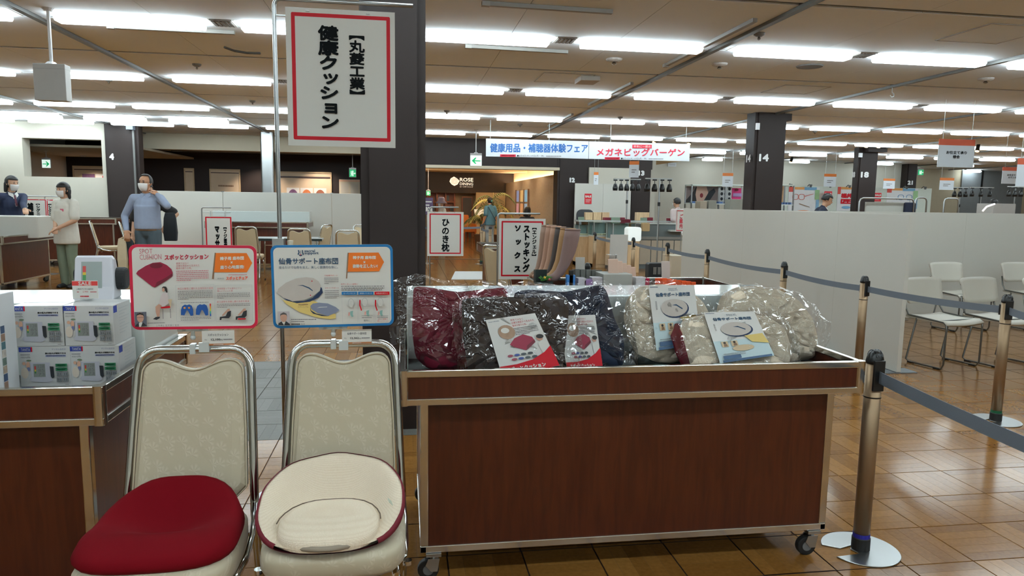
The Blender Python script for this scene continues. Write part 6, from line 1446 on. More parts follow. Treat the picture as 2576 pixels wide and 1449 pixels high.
B().rbox((0, 0, .4), (.5, .5, .12), .05, 'Z').build('seat', ow, ar); B().rbox((0, .24, .65), (.5, .08, .55), .06, 'Y').build('backrest', ow, ar); B().bb(-.25, .25, -.2, .2, .46, .49).build('seat_pad', M('green_pad', (150, 170, 110), .7), ar)
for sx in (-1, 1):
    B().bb(sx*.25-.03, sx*.25+.03, -.25, .25, .3, .62).build('armrest', ow, ar)
    for sy in (-1, 1): B().bb(sx*.22-.025, sx*.22+.025, sy*.22-.025, sy*.22+.025, 0, .36).build('leg', rdw, ar)
le = at(1212, 552, 24); lc = thing('menu_lectern', 'slanted white menu lectern before the palm', 'lectern', (le.x, 24, 0)); B().bb(-.04, .04, -.04, .04, 0, 1.0).build('post', rdw, lc); B().box((0, 0, 1.03), (.5, .36, .02), mat=Matrix.Rotation(.6, 3, 'X')).build('menu_top', paper, lc); B().bb(-.2, .2, -.2, .2, 0, .03).build('foot', rdw, lc)
st = at(1352, 560, 20); 
tag(B().bb(st.x-.95, st.x-.4, 20, 20.4, 0, .78).build('reception_stand', rdw, bevel=.01), 'low wooden reception stand at the restaurant side wall', 'stand')
qb = at(1380, 570, 16.5); stanchion('belt post at the right jamb of the restaurant entrance', qb.x, 16.6, 'green', (at(1404, 570, 16.9).x, 16.9, .79), h_=.9)
struct(B().bb(0., hx1, 17.2, 17.3, 0, .004).build('trim_20', blackp), 'dark threshold strip of the restaurant entrance', 'trim')
wallboard('purple_signboard', 'small purple restaurant signboard beside the large pillar', 'sign', 1060, 497, 1089, 540, 16.0, M('purple_board', (84, 64, 96), .5), .03, fn=lambda s: (s.lines(.2, .2, .9, .2, 2, paper, .08, .7), s.text('ROSE', .4, .55, .95, .8, paper, .02)))
_n = bpy.data.objects['purple_signboard']; B().tube([(0, .02, -_n.location.z), (0, .02, .1)], .012, 6).build('stand_pole', steel, _n); B().lathe([(.15, 0), (.15, .01)], 16, (0, .02, -_n.location.z)).build('stand_base', steel, _n)
# palm
leafg = M('palm_leaf', (112, 120, 70), .6, var=.25, scale=12); leafy = M('palm_leaf_painted_light', (190, 176, 96), .6, var=.2, scale=12)  # second leaf is a paler copy, light on the fronds painted into its colour
def palm(label, x, y, h_, n, spread, m, seed):
    rn = random.Random(seed); t = thing('potted_palm', label, 'plant', (x, y, 0)); B().lathe([(.16, 0), (.2, .35), (.18, .36)], 16).build('pot', M('brown_pot', (90, 66, 50), .6), t)
    B().tube([(0, 0, .3), (.03, 0, h_*.4), (0, .02, h_*.8)], [.04, .03, .02], 8).build('stem', M('palm_stem', (110, 96, 60), .7), t)
    for k in range(n):
        a = 2*pi*k/n+rn.uniform(-.3, .3); L_ = spread*rn.uniform(.8, 1.15); z0 = h_*rn.uniform(.55, .85); up = rn.uniform(.4, 1.); b = B()
        for i in range(13):
            f = i/12; r_ = L_*f; z = z0+up*r_-1.1*r_*r_/L_; c = Vector((cos(a)*r_, sin(a)*r_, z)); sd = Vector((-sin(a), cos(a), 0))
            for sg in (-1, 1):
                ln = .24*sin(pi*(.15+.8*f)); tip = c+sd*sg*ln+Vector((cos(a)*.1, sin(a)*.1, -.12)); q = Vector((cos(a), sin(a), 0))*.024
                b.add([c-q, c+q, tip], [(0, 1, 2)])
        b.tube([(cos(a)*L_*f, sin(a)*L_*f, z0+up*L_*f-1.1*L_*f*f) for f in [i/6 for i in range(7)]], .006, 5); b.build('frond', m if k % 3 else leafy, t)
pp = at(1240, 560, 22.5); palm('tall potted palm behind the woman in blue', pp.x, 22.5, 1.9, 13, .75, leafg, 4)
pp = at(1208, 560, 22.6); palm('lower potted palm left of the woman in blue', pp.x, 22.6, 1.2, 9, .55, leafg, 9)

# ================================================================ stocking wagon behind the cushion wagon
wk = wagon('sales wagon with stocking displays behind the cushion wagon', 1.12, 2.85, 5.55, 6.4, top=.72, platform=False)
cols = [(138, 112, 106), (168, 128, 86), (66, 56, 52), (178, 138, 114), (174, 134, 112), (152, 122, 104)]
nmk = ['mauve grey', 'tan', 'dark brown', 'peach, behind the dark brown one', 'peach, second from the sign', 'taupe, nearest the sign']
for k in range(6):
    Y = 5.75+.075*k; P_ = [at(1441-12.0*k, 578-2*k, Y), at(1437-12.0*k, 600-2*k, Y), at(1430-11.5*k, 632-2*k, Y), at(1420-11*k, 662-2*k, Y), at(1408-10*k, 685-2*k, Y), at(1396-9*k, 697-2*k, Y), at(1378-8*k, 703-2*k, Y)]
    t = thing('stocking_leg', 'leg form in a %s stocking standing on the stocking wagon' % nmk[k], 'stocking display', (P_[4].x, Y, 0), 0, 'stocking legs'); o = Vector((P_[4].x, Y, 0)); mt_ = M('stocking_%d' % k, cols[k], .75, bump=.1, bscale=300)
    zf = min(p.z for p in P_)-.035; zf = max(zf, .78)
    b = B().tube([p-o for p in P_], [.066, .066, .06, .047, .04, .038, .027], 14); b.build('stocking', mt_, t, smooth=True); B().ell(P_[6]-o, (.028, .03, .024), 10, 6).build('toe', mt_, t, smooth=True)
    B().tube([P_[0]-o+Vector((0, 0, -.006)), P_[0]-o+Vector((0, 0, .006))], .068, 14).build('welt', mt_, t, smooth=True)
def loose(name, label, cat, px0, py0, px1, py1, Y, mat, d_=.1, bevel=.004, tilt=0, rz=0, group=None, skew=0):
    a, b = at(px0, py0, Y), at(px1, py1, Y); b.z = .6545; w_, h_ = b.x-a.x, a.z-b.z; bb_ = B(); bb_.add([(-w_/2+x*w_, y*d_, z*h_) for x, y, z in ((0, 0, 0), (1, 0, 0), (1, 1, 0), (0, 1, 0), (0+skew, 0, 1), (1+skew, 0, 1), (1+skew, 1, 1), (0+skew, 1, 1))], [(0, 1, 2, 3), (4, 5, 6, 7), (0, 1, 5, 4), (1, 2, 6, 5), (2, 3, 7, 6), (3, 0, 4, 7)])
    o = bb_.build(name, mat, bevel=bevel); o.location = ((a.x+b.x)/2, Y, b.z); o.rotation_euler = (tilt, 0, rz); return tag(o, label, cat, group)
loose('blue_pouch', 'bright blue hanging pouch at the foot of the stocking legs', 'pouch', 1426, 692, 1447, 715, 5.62, M('bright_blue_plastic', (58, 128, 200), .4), .05)
loose('blue_pouch_clip', 'dark clip with white tag on top of the blue pouch', 'clip', 1432, 680, 1443, 695, 5.62, blackp, .02)
for k in range(5): loose('grey_packet', 'upright grey stocking packet in a row on the wagon, %s from the left' % ORD[k], 'packet', 1448+k*14, 677+k*.6, 1460+k*14, 702+k*.6, 5.85, M('grey_packet', (96, 98, 92), .5), .12, tilt=-.12, group='grey stocking packets')
loose('grey_carton_tray', 'pale grey open carton holding pink stocking packs', 'carton', 1518, 690, 1590, 718, 5.6, M('pale_grey_card', (168, 170, 164), .6), .25)
for k in range(5): loose('pink_stocking_pack', 'pale pink stocking pack leaning in the grey carton, %s from the left' % ORD[k], 'packet', 1536+k*11, 652+k*5, 1560+k*11, 706, 5.7+.03*k, M('pale_pink_fabric', (222, 190, 170), .7), .02, skew=-.25, group='pink stocking packs')
loose('white_card_holder', 'upright white price board behind the pink stocking packs', 'price card', 1533, 590, 1576, 655, 5.9, M('grey_white_card', (204, 200, 192), .6), .006, skew=.06)
loose('wrapped_bundle', 'clear wrapped bundle beside the price board', 'packet', 1528, 640, 1552, 660, 5.82, wrapm, .05)
loose('white_price_tag', 'small white price tag left of the grey packets', 'price card', 1450, 647, 1473, 672, 5.95, MATS['grey_white_card'], .004, skew=-.1)
loose('white_price_tag', 'tilted white price tag beside the black bag', 'price card', 1668, 657, 1688, 690, 5.9, MATS['grey_white_card'], .004, skew=-.2)
for k, (x0, x1, y0, c) in enumerate(((1455, 1475, 700, (206, 206, 214)), (1470, 1492, 704, (150, 120, 170)), (1490, 1516, 698, (200, 196, 202)), (1600, 1625, 698, (206, 204, 206)), (1622, 1634, 700, (170, 30, 70)))): loose('small_packet', 'small shiny %s packet lying on the stocking wagon' % ('silver', 'purple', 'white', 'clear white', 'crimson')[k], 'packet', x0, y0, x1, y0+12, 5.62, M('packet_%d' % k, c, .2, var=.15, scale=60), .1)
for k in range(7): loose('orange_cloth', 'folded orange cloth in a row behind the cushions, %s from the left' % ORD[k], 'cloth', 1668+k*12, 700+k*1.6, 1681+k*12, 716+k*1.6, 5.62, M('orange_cloth', (226, 84, 30), .8), .12, tilt=-.1, rz=.2, group='orange cloths')
bg = at(1632, 662, 6.6); bg2 = at(1672, 702, 6.6); kb = thing('black_bag', 'black square bag with a mesh window behind the orange cloths', 'bag', ((bg.x+bg2.x)/2, 6.6, 0)); w_ = bg2.x-bg.x; zb_ = bg2.z; h_ = bg.z-zb_
B().rbox((0, .05, zb_+h_/2), (w_, .1, h_), .02, 'Y').build('bag_body', blackr, kb, bevel=.008); B().bb(-w_*.22, w_*.22, -.008, 0, zb_+h_*.3, zb_+h_*.75).build('mesh_window', M('grey_mesh_window', (120, 116, 108), .7), kb); B().bb(-.006, .006, -.012, 0, zb_+h_*.3, zb_+h_*.75).build('strap', blackp, kb)
B().bb(-w_*.45, w_*.45, .0, .1, 0, zb_).build('stand_box', M('cream_low_cabinet', (200, 188, 166), .5), kb)
cp_ = at(1471, 655, 6.9); cu = thing('stanchion', 'black topped belt post end behind the white price tag', 'stanchion', (at(1478, 660, 6.9).x, 6.9, 0)); B().lathe([(.03, 0), (.03, .72)], 16).build('tube', bronze, cu); B().lathe([(.034, .7), (.034, .78), (.02, .81), (.001, .815)], 16).build('cap', blackp, cu)
# flower stand by the stockings
fs_ = at(1360, 680, 5.75); ft = thing('flower_tray', 'small tray with artificial green leaves beside the stocking legs', 'tray', (fs_.x, 5.66, at(1350, 714, 5.66).z)); B().bb(-.06, .09, 0, .08, 0, .012).build('tray', greenblk, ft); B().bb(-.06, -.054, 0, .08, 0, .11).build('side', greenblk, ft); B().bb(-.06, .05, .07, .08, 0, .11).build('back', greenblk, ft)
for k in range(9):
    a = k*.8; b = B(); b.add([(-.01, .03, .02), (.01, .03, .02), (.03*cos(a)+.02, .03+.02*sin(a), .06), (.06*cos(a)+.03, .03, .05+.02*sin(a))], [(0, 1, 2), (1, 3, 2)]); b.build('leaf', M('leaf_green', (70, 130, 60), .5), ft)
B().ell((.02, .01, .05), .01).build('flower', M('flower_yellow', (220, 180, 60), .6), ft); B().ell((.06, .01, .035), .01).build('flower', M('flower_pink', (210, 90, 100), .6), ft)
# small wagon and chair behind the sock sign
w3 = at(1222, 625, 8.4); wagon('small brown wagon corner left of the stocking sign', w3.x, w3.x+.55, 8.4, 9.5, top=at(1222, 622, 8.4).z, platform=False)
chair_at('ivory banquet chair turned away just left of the stocking sign', 1242, 632, 2.2, Y=7.6)
chair_at('ivory banquet chair at the far end of the partition, seen from the side', 1716, 592, 1.2, Y=11.8)

# ================================================================ ceiling details
def cdisc(name, label, cat, px, py, r_, mat, h_=.03, grp=None):
    p = atz(px, py, CZ); t = thing(name, label, cat, (p.x, p.y, CZ-.0005), 0, grp); B().lathe([(r_*.5, -h_), (r_*.9, -h_*.6), (r_, -.003), (r_, 0)], 18).build('body', mat, t); B().lathe([(r_*.12, -h_-.03), (r_*.3, -h_-.02), (r_*.15, -h_)], 10).build('nozzle', steel, t)
dets = [(1810, 160, 'left of the ceiling speaker'), (1545, 148, 'between the first and second lamp rows'), (2480, 197, 'at the right near the third rail'), (495, 161, 'above the wide left lamp row'), (273, 199, 'behind the blank hanging box'), (635, 253, 'left of the hanging cushion sign'), (455, 273, 'above the surface mounted lamps'), (1308, 312, 'above the banner'), (1124, 278, 'right of the large pillar'), (1560, 294, 'above the banner\'s red half'), (2050, 330, 'right of column 14'), (1910, 83, 'beside the second rail')]
for k, (x, y, lb) in enumerate(dets): cdisc('sprinkler', 'small ceiling detector '+lb, 'detector', x, y, .05 if k > 2 else .085, M('detector_grey', (120, 118, 114), .5) if k > 2 else M('detector_white', (196, 190, 182), .5), grp='ceiling detectors')
sp_ = atz(2037, 166, CZ); tag(B().lathe([(.13, -.012), (.14, 0)], 28, (sp_.x, sp_.y, CZ-.0005)).build('ceiling_speaker', M('speaker_grille', (130, 128, 124), .7, bump=.5, bscale=500)), 'round flush ceiling speaker grille at upper right', 'speaker')
for k in range(-1, 3):
    for j in (0, 1):
        x, y = XB(k)+1.52, LY(j); t = thing('ceiling_vent', '%s louvred vent between two lamps, %s from the left' % (('nearer row', 'second row')[j], ORD[k+1]), 'vent', (x, y, CZ-.001), 0, 'ceiling vents'); B().bb(-.09, .09, -.11, .11, -.006, .003).build('frame', M('vent_grey', (160, 154, 146), .6), t)
        for q in range(5): B().bb(-.08+q*.035, -.06+q*.035, -.09, .09, -.012, -.006).build('slat', M('vent_slat', (110, 104, 98), .6), t)
def strip(label, x0, y0, x1, y1):
    a, b = atz(x0, y0, CZ), atz(x1, y1, CZ); d = b-a; t = thing('ceiling_track', label, 'lighting track', (a.x, a.y, CZ-.001), atan2(d.y, d.x), 'ceiling lighting tracks'); B().bb(0, d.length, -.02, .02, -.03, 0).build('track', M('track_grey', (150, 146, 140), .5), t); B().bb(0, .06, -.024, .024, -.034, 0).build('end_cap', M('track_cap', (170, 166, 160), .5), t)
strip('lighting track at the top, right of the large pillar', 1212, 3, 1540, 25); strip('short lighting track under the first lamp row', 1170, 112, 1428, 127); strip('lighting track beside the second rail, upper part', 1672, 162, 1900, 45); strip('lighting track beside the second rail, lower part', 1482, 260, 1590, 206); strip('lighting track behind the left rail', 270, 62, 590, 78); strip('lighting track beside the second rail, third from the camera', 1380, 315, 1440, 285)
for k, (x, y) in enumerate(((1418, 196), (2000, 225), (2500, 85))):
    p = atz(x, y, CZ); t = thing('access_hatch', 'square ceiling access hatch, %s from the left' % ORD[k], 'hatch', (p.x, p.y, CZ-.001), 0, 'ceiling hatches'); B().bb(-.3, .3, -.3, .3, -.004, 0).build('hatch_panel', ceilm, t)
    f = B(); [f.bb(-.31, .31, s_*.305-.006, s_*.305+.006, -.006, 0) for s_ in (-1, 1)]; [f.bb(s_*.305-.006, s_*.305+.006, -.31, .31, -.006, 0) for s_ in (-1, 1)]; f.build('hatch_frame', M('vent_grey', (160, 154, 146), .6), t)
p = atz(1478, 195, CZ); tag(B().bb(p.x-.12, p.x+.12, p.y-.16, p.y+.16, CZ-.06, CZ-.001).build('ceiling_box', M('detector_white', (196, 190, 182), .5), bevel=.01), 'small square box unit on the ceiling above the banner', 'ceiling unit')
# ceiling spots
warmend = M('warm_spot_end', (255, 214, 160), .5, var=0, emit=4)
for k, (x, y, Y) in enumerate(((2183, 353, 15.8), (2214, 354, 15.8), (2462, 364, 15.0), (1650, 342, 16.6), (1738, 346, 16.6), (1785, 364, 19.0), (1804, 364, 19.0), (1993, 396, 20.5))):
    p = at(x, y, Y); t = thing('ceiling_spotlight', 'black ceiling spotlight, %s' % ('left of the pair above column 18', 'right of the pair above column 18', 'right of the large vermilion sign', 'above the banner\'s right half', 'at the banner\'s right end', 'left of the pair left of column 14', 'right of the pair left of column 14', 'between columns 14 and 18')[k], 'spotlight', (p.x, p.y, p.z), 0, 'black ceiling spotlights')
    B().tube([(0, 0, CZ-p.z), (0, 0, 0)], .014, 6).build('arm', blackp, t); d = Vector((-.35, -.2, -1)).normalized()
    B().tube([(0, 0, .02), tuple(d*.16)], [.035, .05], 12).build('head', blackp, t); B().tube([tuple(d*.16), tuple(d*.175)], [.042, .042], 12).build('lens', warmend, t)
hk = atz(2245, 215, CZ); tag(B().tube([(hk.x, hk.y, CZ-.028), (hk.x, hk.y, CZ-.08), (hk.x+.03, hk.y, CZ-.1), (hk.x+.03, hk.y, CZ-.13), (hk.x, hk.y, CZ-.14), (hk.x-.02, hk.y, CZ-.12)], .006, 6).build('ceiling_hook', steel), 'small metal hook hanging at the rail crossing upper right', 'hook')
cb_ = [atz(x, y, CZ-.03) for x, y in ((565, 119), (590, 128), (620, 133), (655, 134))]; tag(B().tube(cb_, .012, 6).build('loose_cable', M('grey_cable', (84, 82, 80), .6)), 'loose dark cable sagging from the ceiling left of the sign', 'cable')
# corridor downlights
for k, px in enumerate((445, 640, 800, 210)):
    Y = 20.2; p = at(px, 420, Y); z = (bz2+.085) if px != 210 else 2.415; t = thing('corridor_downlight', 'round downlight over the dark corridor wall, %s from the left' % ('second', 'third', 'fourth', 'first')[k], 'downlight', (p.x, Y, z), 0, 'corridor downlights'); B().lathe([(.06, 0), (.07, .03)], 16).build('trim_ring', whitep, t)
    li = bpy.data.lights.new('downlight_lamp', 'SPOT'); li.energy = 170; li.color = (1, .82, .66); li.spot_size = 1.7; li.spot_blend = .7; li.shadow_soft_size = .04; lo = bpy.data.objects.new('downlight_lamp', li); COL.objects.link(lo); lo.location = (0, 0, -.01); lo.rotation_euler = (radians(18), 0, 0); lo.parent = t
# ================================================================ people
def remesh(b, voxel, smooth=3):
    me = b.mesh('tmp'); o = bpy.data.objects.new('tmp', me)
    md = o.modifiers.new('r', 'REMESH'); md.mode = 'VOXEL'; md.voxel_size = voxel; md.use_smooth_shade = True
    ms = o.modifiers.new('s', 'SMOOTH'); ms.iterations = smooth; ms.factor = .5
    m2 = evaluated(o)
    bpy.data.objects.remove(o); bpy.data.meshes.remove(me); return m2
def addmesh(name, me, mat, parent):
    me.materials.clear(); me.materials.append(mat); o = bpy.data.objects.new(name, me); COL.objects.link(o); o.parent = parent; return o
def ik(S, T, a, b, pole):
    d = T-S; L_ = min(d.length, (a+b)*.995); u = d.normalized(); T = S+u*L_
    x = (a*a-b*b+L_*L_)/(2*L_); h_ = sqrt(max(0, a*a-x*x)); p = Vector(pole); p = (p-u*p.dot(u)); p = p.normalized() if p.length > 1e-5 else u.orthogonal()
    return S+u*x+p*h_, T
def cloth(name, c, r=.8): return M(name, c, r, var=.08, scale=14, bump=.25, bscale=22)
def person(label, loc, rz, H_, top, bottom, lw=None, rw=None, sleeve='long', hair='short', mask=True, head=(0, 0), lean=0., skin=None, voxel=.011, hem=.5, sit=False, lpole=(.3, .6, -.6), rpole=(-.3, .6, -.6), female=False, glasses=False, collar=None, haircol=None, hands=True, shoes=None, lgrip=False, rgrip=False):
    t = thing('person', label, 'person', loc, rz); inv = Matrix.Rotation(-rz, 3, 'Z'); skin = skin or skinm; haircol = haircol or hairm
    k = H_; V = lambda x, y, z: Vector((x*k, y*k, z*k))
    sw = .098 if female else .108; drop = 0.
    if sit: drop = .53-.30
    tilt = lambda p: Vector((p.x, p.y-sin(lean)*max(0, p.z-(.53-drop)*k), p.z-(1-cos(lean))*max(0, p.z-(.53-drop)*k)))
    J = {n: tilt(V(*v)-Vector((0, 0, drop*k))) for n, v in dict(pel=(0, .0, .53), waist=(0, .005, .61), chest=(0, .0, .73), neck=(0, .008, .83), ntop=(0, -.002, .87), ls=(sw, .008, .805), rs=(-sw, .008, .805)).items()}
    hips = {1: V(.05, 0, .52-drop), -1: V(-.05, 0, .52-drop)}
    legs = {}
    for s_ in (1, -1):
        if sit: legs[s_] = (hips[s_], V(s_*.06, -.24, .28), V(s_*.06, -.22, .045))
        else: legs[s_] = (hips[s_], V(s_*.052, -.008, .28), V(s_*.055, .012, .045))
    arms = {}
    for s_, w_, po in ((1, lw, lpole), (-1, rw, rpole)):
        S = J['ls' if s_ > 0 else 'rs']
        T = inv @ (Vector(w_)-Vector(loc)) if w_ is not None else V(s_*(sw+.045), -.03, .5)+Vector((0, 0, -drop*k*.5))
        E, T = ik(S, T, .175*k, .15*k, po); arms[s_] = (S, E, T)
    hc = J['ntop']+Vector((0, -.01*k, .062*k)); Rm = Matrix.Rotation(head[0], 3, 'Z') @ Matrix.Rotation(head[1], 3, 'X')
    hp = lambda x, y, z: hc+Rm @ V(x, y, z)
    b = B()
    b.ell(hp(0, .004, .012), (.046*k, .056*k, .054*k), 18, 12, Rm); b.ell(hp(0, -.014, -.022), (.036*k, .04*k, .044*k), 16, 10, Rm); b.ell(hp(0, -.056, -.008), (.007*k, .012*k, .014*k), 8, 6, Rm)
    for s_ in (1, -1): b.ell(hp(s_*.047, .006, -.004), (.006*k, .011*k, .018*k), 8, 6, Rm)
    b.cap(J['neck']-V(0, 0, .02), hp(0, .008, -.03), .034*k, .03*k)
    b.ell(J['chest'], (.092*k, .058*k, .1*k)); b.ell(J['waist'], (.078*k, .052*k, .08*k)); b.ell(J['pel'], (.09*k, .06*k, .07*k)); b.cap(J['ls'], J['rs'], .036*k, .036*k)
    for s_ in (1, -1):
        a0, a1, a2 = legs[s_]; b.cap(a0, a1, .05*k, .034*k); b.cap(a1, a2, .034*k, .022*k); b.cap(a2+V(0, .01, -.02), a2+V(0, -.075, -.03), .02*k, .016*k)
        S, E, T = arms[s_]; b.cap(S, E, .032*k, .024*k); b.cap(E, T, .024*k, .017*k)
        if hands:
            d = (T-E).normalized(); sd = d.cross(Vector((0, 0, 1))); sd = sd.normalized() if sd.length > .1 else Vector((0, 1, 0)); nn = sd.cross(d)
            b.ell(T+d*.035*k, (.02*k, .02*k, .02*k)); pm_ = Matrix((sd, d, nn)).transposed(); b.ell(T+d*.028*k, (.025*k, .034*k, .013*k), 10, 8, pm_)
            grip = lgrip if s_ > 0 else rgrip; cu = .035 if grip else .014
            for q, (o_, l_) in enumerate(((-.019, .04), (-.0065, .046), (.0065, .043), (.019, .034))):
                r0 = T+d*.056*k+sd*o_*k; r1 = r0+d*l_*.55*k-nn*cu*.5*k; r2 = r1+d*l_*(.1 if grip else .4)*k-nn*cu*k; b.cap(r0, r1, .0064*k, .006*k, 8); b.cap(r1, r2, .006*k, .005*k, 8)
            r0 = T+d*.02*k-sd*.022*k; r1 = r0+d*.022*k-sd*.018*k; b.cap(r0, r1, .0075*k, .0065*k, 8); b.cap(r1, r1+d*.022*k-nn*.006*k, .0065*k, .0055*k, 8)
    addmesh('body', remesh(b, voxel*.8, 2), skin, t)
    # trousers
    b = B(); b.ell(J['pel'], (.1*k, .068*k, .075*k)); b.ell(J['waist'].lerp(J['pel'], .35), (.088*k, .06*k, .05*k))
    for s_ in (1, -1):
        a0, a1, a2 = legs[s_]; b.cap(a0, a1, .06*k, .046*k); b.cap(a1, a2, .046*k, .04*k)
    addmesh('trousers', remesh(b, voxel, 4), bottom, t)
    for s_ in (1, -1):
        a2 = legs[s_][2]; b = B(); b.ell(a2+V(0, -.035, -.025), (.026*k, .07*k, .022*k)); b.bb(a2.x-.024*k, a2.x+.024*k, a2.y-.095*k, a2.y+.03*k, 0.002, .014*k); addmesh('shoe', remesh(b, voxel*.8, 2), shoes or M('black_shoe', (24, 24, 26), .5), t)
    # top
    b = B(); b.ell(J['chest'], (.104*k, .072*k, .11*k)); b.ell(J['waist'], (.102*k if not female else .09*k, .07*k, .1*k)); b.cap(J['ls']-V(.012, 0, .004), J['rs']-V(-.012, 0, .004), .042*k, .042*k)
    hm = hem-drop; hf = 1.14 if hem < .5 else 1.; b.lathe([(.1*k*hf, hm*k), (.104*k*hf, (hm+.03)*k), (.1*k, .66*k-drop*k), (.1*k, .74*k-drop*k)], 18, (J['pel'].x, J['pel'].y, 0), 1.05, .8); b.cap(J['neck']-V(0, 0, .035), J['neck']+V(0, 0, .008), .05*k, .04*k)
    for s_ in (1, -1):
        S, E, T = arms[s_]
        if sleeve == 'long': b.cap(S, E, .038*k, .03*k); b.cap(E, T, .03*k, .023*k)
        elif sleeve == 'short': M_ = S.lerp(E, .8); b.cap(S, M_, .043*k, .045*k)
    addmesh('shirt', remesh(b, voxel, 3), top, t)
    if collar:
        b = B()
        for s_ in (1, -1): b.add([J['neck']+V(s_*.004, -.045, .005), J['neck']+V(s_*.04, -.02, .02), J['neck']+V(s_*.045, -.04, -.008), J['neck']+V(s_*.02, -.06, -.03)], [(0, 1, 2, 3)])
        o = b.build('collar', collar, t); md = o.modifiers.new('s', 'SOLIDIFY'); md.thickness = .006
    # hair: shell over the skull with the face left open
    b = B(); nu, nv = 26, 16; rx, ry, rz_ = .0535*k, .064*k, .064*k; vs = []; fs = []
    for j in range(nv+1):
        e = -pi/2*.75+(pi/2+pi/2*.75)*j/nv
        for i in range(nu): a = 2*pi*i/nu; vs.append(hp(0, .006, .014)+Rm @ Vector((rx*cos(e)*cos(a), ry*cos(e)*sin(a), rz_*sin(e))))
    for j in range(nv):
        for i in range(nu):
            e = -pi/2*.75+(pi/2+pi/2*.75)*(j+.5)/nv; a = 2*pi*(i+.5)/nu; fr = -sin(a)
            zz = sin(e); lim = {'short': .42, 'bob': .3, 'bangs': .2, 'bald': .75}[hair if hair in ('bob', 'bangs', 'bald') else 'short']
            if fr > .25 and zz < lim: continue
            if fr > -.35 and zz < -.35 and hair in ('short', 'bald'): continue
            if hair in ('short', 'bald') and zz < -.5: continue
            fs.append((j*nu+i, j*nu+(i+1) % nu, (j+1)*nu+(i+1) % nu, (j+1)*nu+i))
    o = b.add(vs, fs).build('hair', haircol, t, smooth=True); md = o.modifiers.new('s', 'SOLIDIFY'); md.thickness = .012; md.offset = -1
    if hair in ('bangs', 'bob'):
        b = B(); 
        for s_ in (1, -1): b.cap(hp(s_*.045, .02, .0), hp(s_*.05, .02, -.075), .018*k, .014*k)
        b.cap(hp(0, .045, -.01), hp(0, .04, -.08), .035*k, .026*k); addmesh('hair_lengths', remesh(b, .012, 2), haircol, t)
    if hair == 'tail':
        b = B(); b.cap(hp(0, .06, .0), hp(0, .075, -.07), .018*k, .01*k); addmesh('ponytail', remesh(b, .01, 1), haircol, t); o = B(); o.ell(hp(0, .06, .0), .022*k); o.build('scrunchie', M('teal_scrunchie', (90, 160, 160), .7), t, smooth=True)
    # eyes and brows
    for s_ in (1, -1):
        e = B().ell(hp(s_*.017, -.0495, .004), (.0065*k, .003*k, .0035*k), 8, 6, Rm).build('eye', M('dark_eye', (30, 24, 22), .3), t, smooth=True)
        B().ell(hp(s_*.017, -.051, .016), (.011*k, .003*k, .0022*k), 8, 5, Rm).build('eyebrow', haircol, t)
    if mask:
        b = B()
        def mf(u, v):
            a = radians(-62+124*u); e = radians(-58+60*v); r_ = 1.09+.05*cos(pi*(u-.5))*sin(pi*v); return hp(.0445*r_*cos(e)*sin(a), -.057*r_*cos(e)*cos(a)-.004, -.008+.066*r_*sin(e))
        b.grid(mf, 14, 9); o = b.build('face_mask', maskm, t, smooth=True); md = o.modifiers.new('s', 'SOLIDIFY'); md.thickness = .003
        for s_ in (1, -1): B().tube([hp(s_*.043, -.02, -.012), hp(s_*.05, .006, .012)], .0012*k, 5).build('mask_strap', maskm, t)
    else: B().ell(hp(0, -.05, -.038), (.015*k, .004*k, .004*k), 8, 5, Rm).build('mouth', M('lip', (160, 96, 88), .5), t)
    if glasses:
        b = B()
        for s_ in (1, -1): b.tube([hp(s_*.018+.012*cos(q*pi/6), -.058, .003+.009*sin(q*pi/6)) for q in range(13)], .001*k, 5, cap=False); b.tube([hp(s_*.03, -.056, .004), hp(s_*.048, .0, .006)], .001*k, 5)
        b.build('glasses', blackp, t)
    t['J'] = 0; del t['J']
    return t, arms, hp, J
jac = cloth('navy_suit', (34, 44, 72)); wb_l = cloth('white_blouse', (222, 218, 206)); khaki = cloth('khaki_green_trousers', (120, 132, 112)); shirtb = cloth('blue_shirt', (146, 158, 180)); slate = cloth('slate_trousers', (70, 84, 92)); blk = cloth('black_top', (30, 31, 34)); teal_ = cloth('teal_shirt', (72, 122, 152)); denim = cloth('pale_denim', (150, 172, 186)); greyt = cloth('grey_trousers', (130, 134, 128))
skin2 = M('skin_tan', (186, 138, 106), .55)
# man in the dark suit leaning on the white counter
Y = 12.85; p = at(22, 443, Y); top_z = at(30, 545, 11.75).z
a = at(64, 541, 12.35); h2 = at(40, 545, 12.0)
pa, ar, hp, J = person('man in a navy suit and white mask leaning on the white box counter', (p.x, Y, 0), .95, p.z, jac, cloth('navy_trousers', (30, 38, 60)), lw=(a.x, a.y, a.z+.02), rw=(p.x-.05, Y-.5, top_z+.04), hair='bob', head=(.15, .1), lean=.1, collar=maskm, lpole=(-.2, .5, -.6))
b = B(); nk = J['neck']; b.add([nk+Vector((-.03, -.085, -.01)), nk+Vector((.03, -.085, -.01)), nk+Vector((.012, -.125, -.2)), nk+Vector((-.012, -.125, -.2))], [(0, 1, 2, 3)]); b.build('shirt_front', maskm, pa); b = B(); b.add([nk+Vector((-.014, -.092, -.015)), nk+Vector((.014, -.092, -.015)), nk+Vector((.018, -.135, -.19)), nk+Vector((-.018, -.135, -.19))], [(0, 1, 2, 3)]); b.build('necktie', M('dark_red_tie', (90, 40, 56), .6), pa)
S, E, T = ar[1]; B().tube([T-(T-E).normalized()*.03, T-(T-E).normalized()*.005], .034, 12).build('shirt_cuff', maskm, pa); B().tube([T+(T-E).normalized()*.002, T+(T-E).normalized()*.022], .033, 12).build('wrist_watch', M('watch_steel', (200, 196, 176), .3, .8), pa)
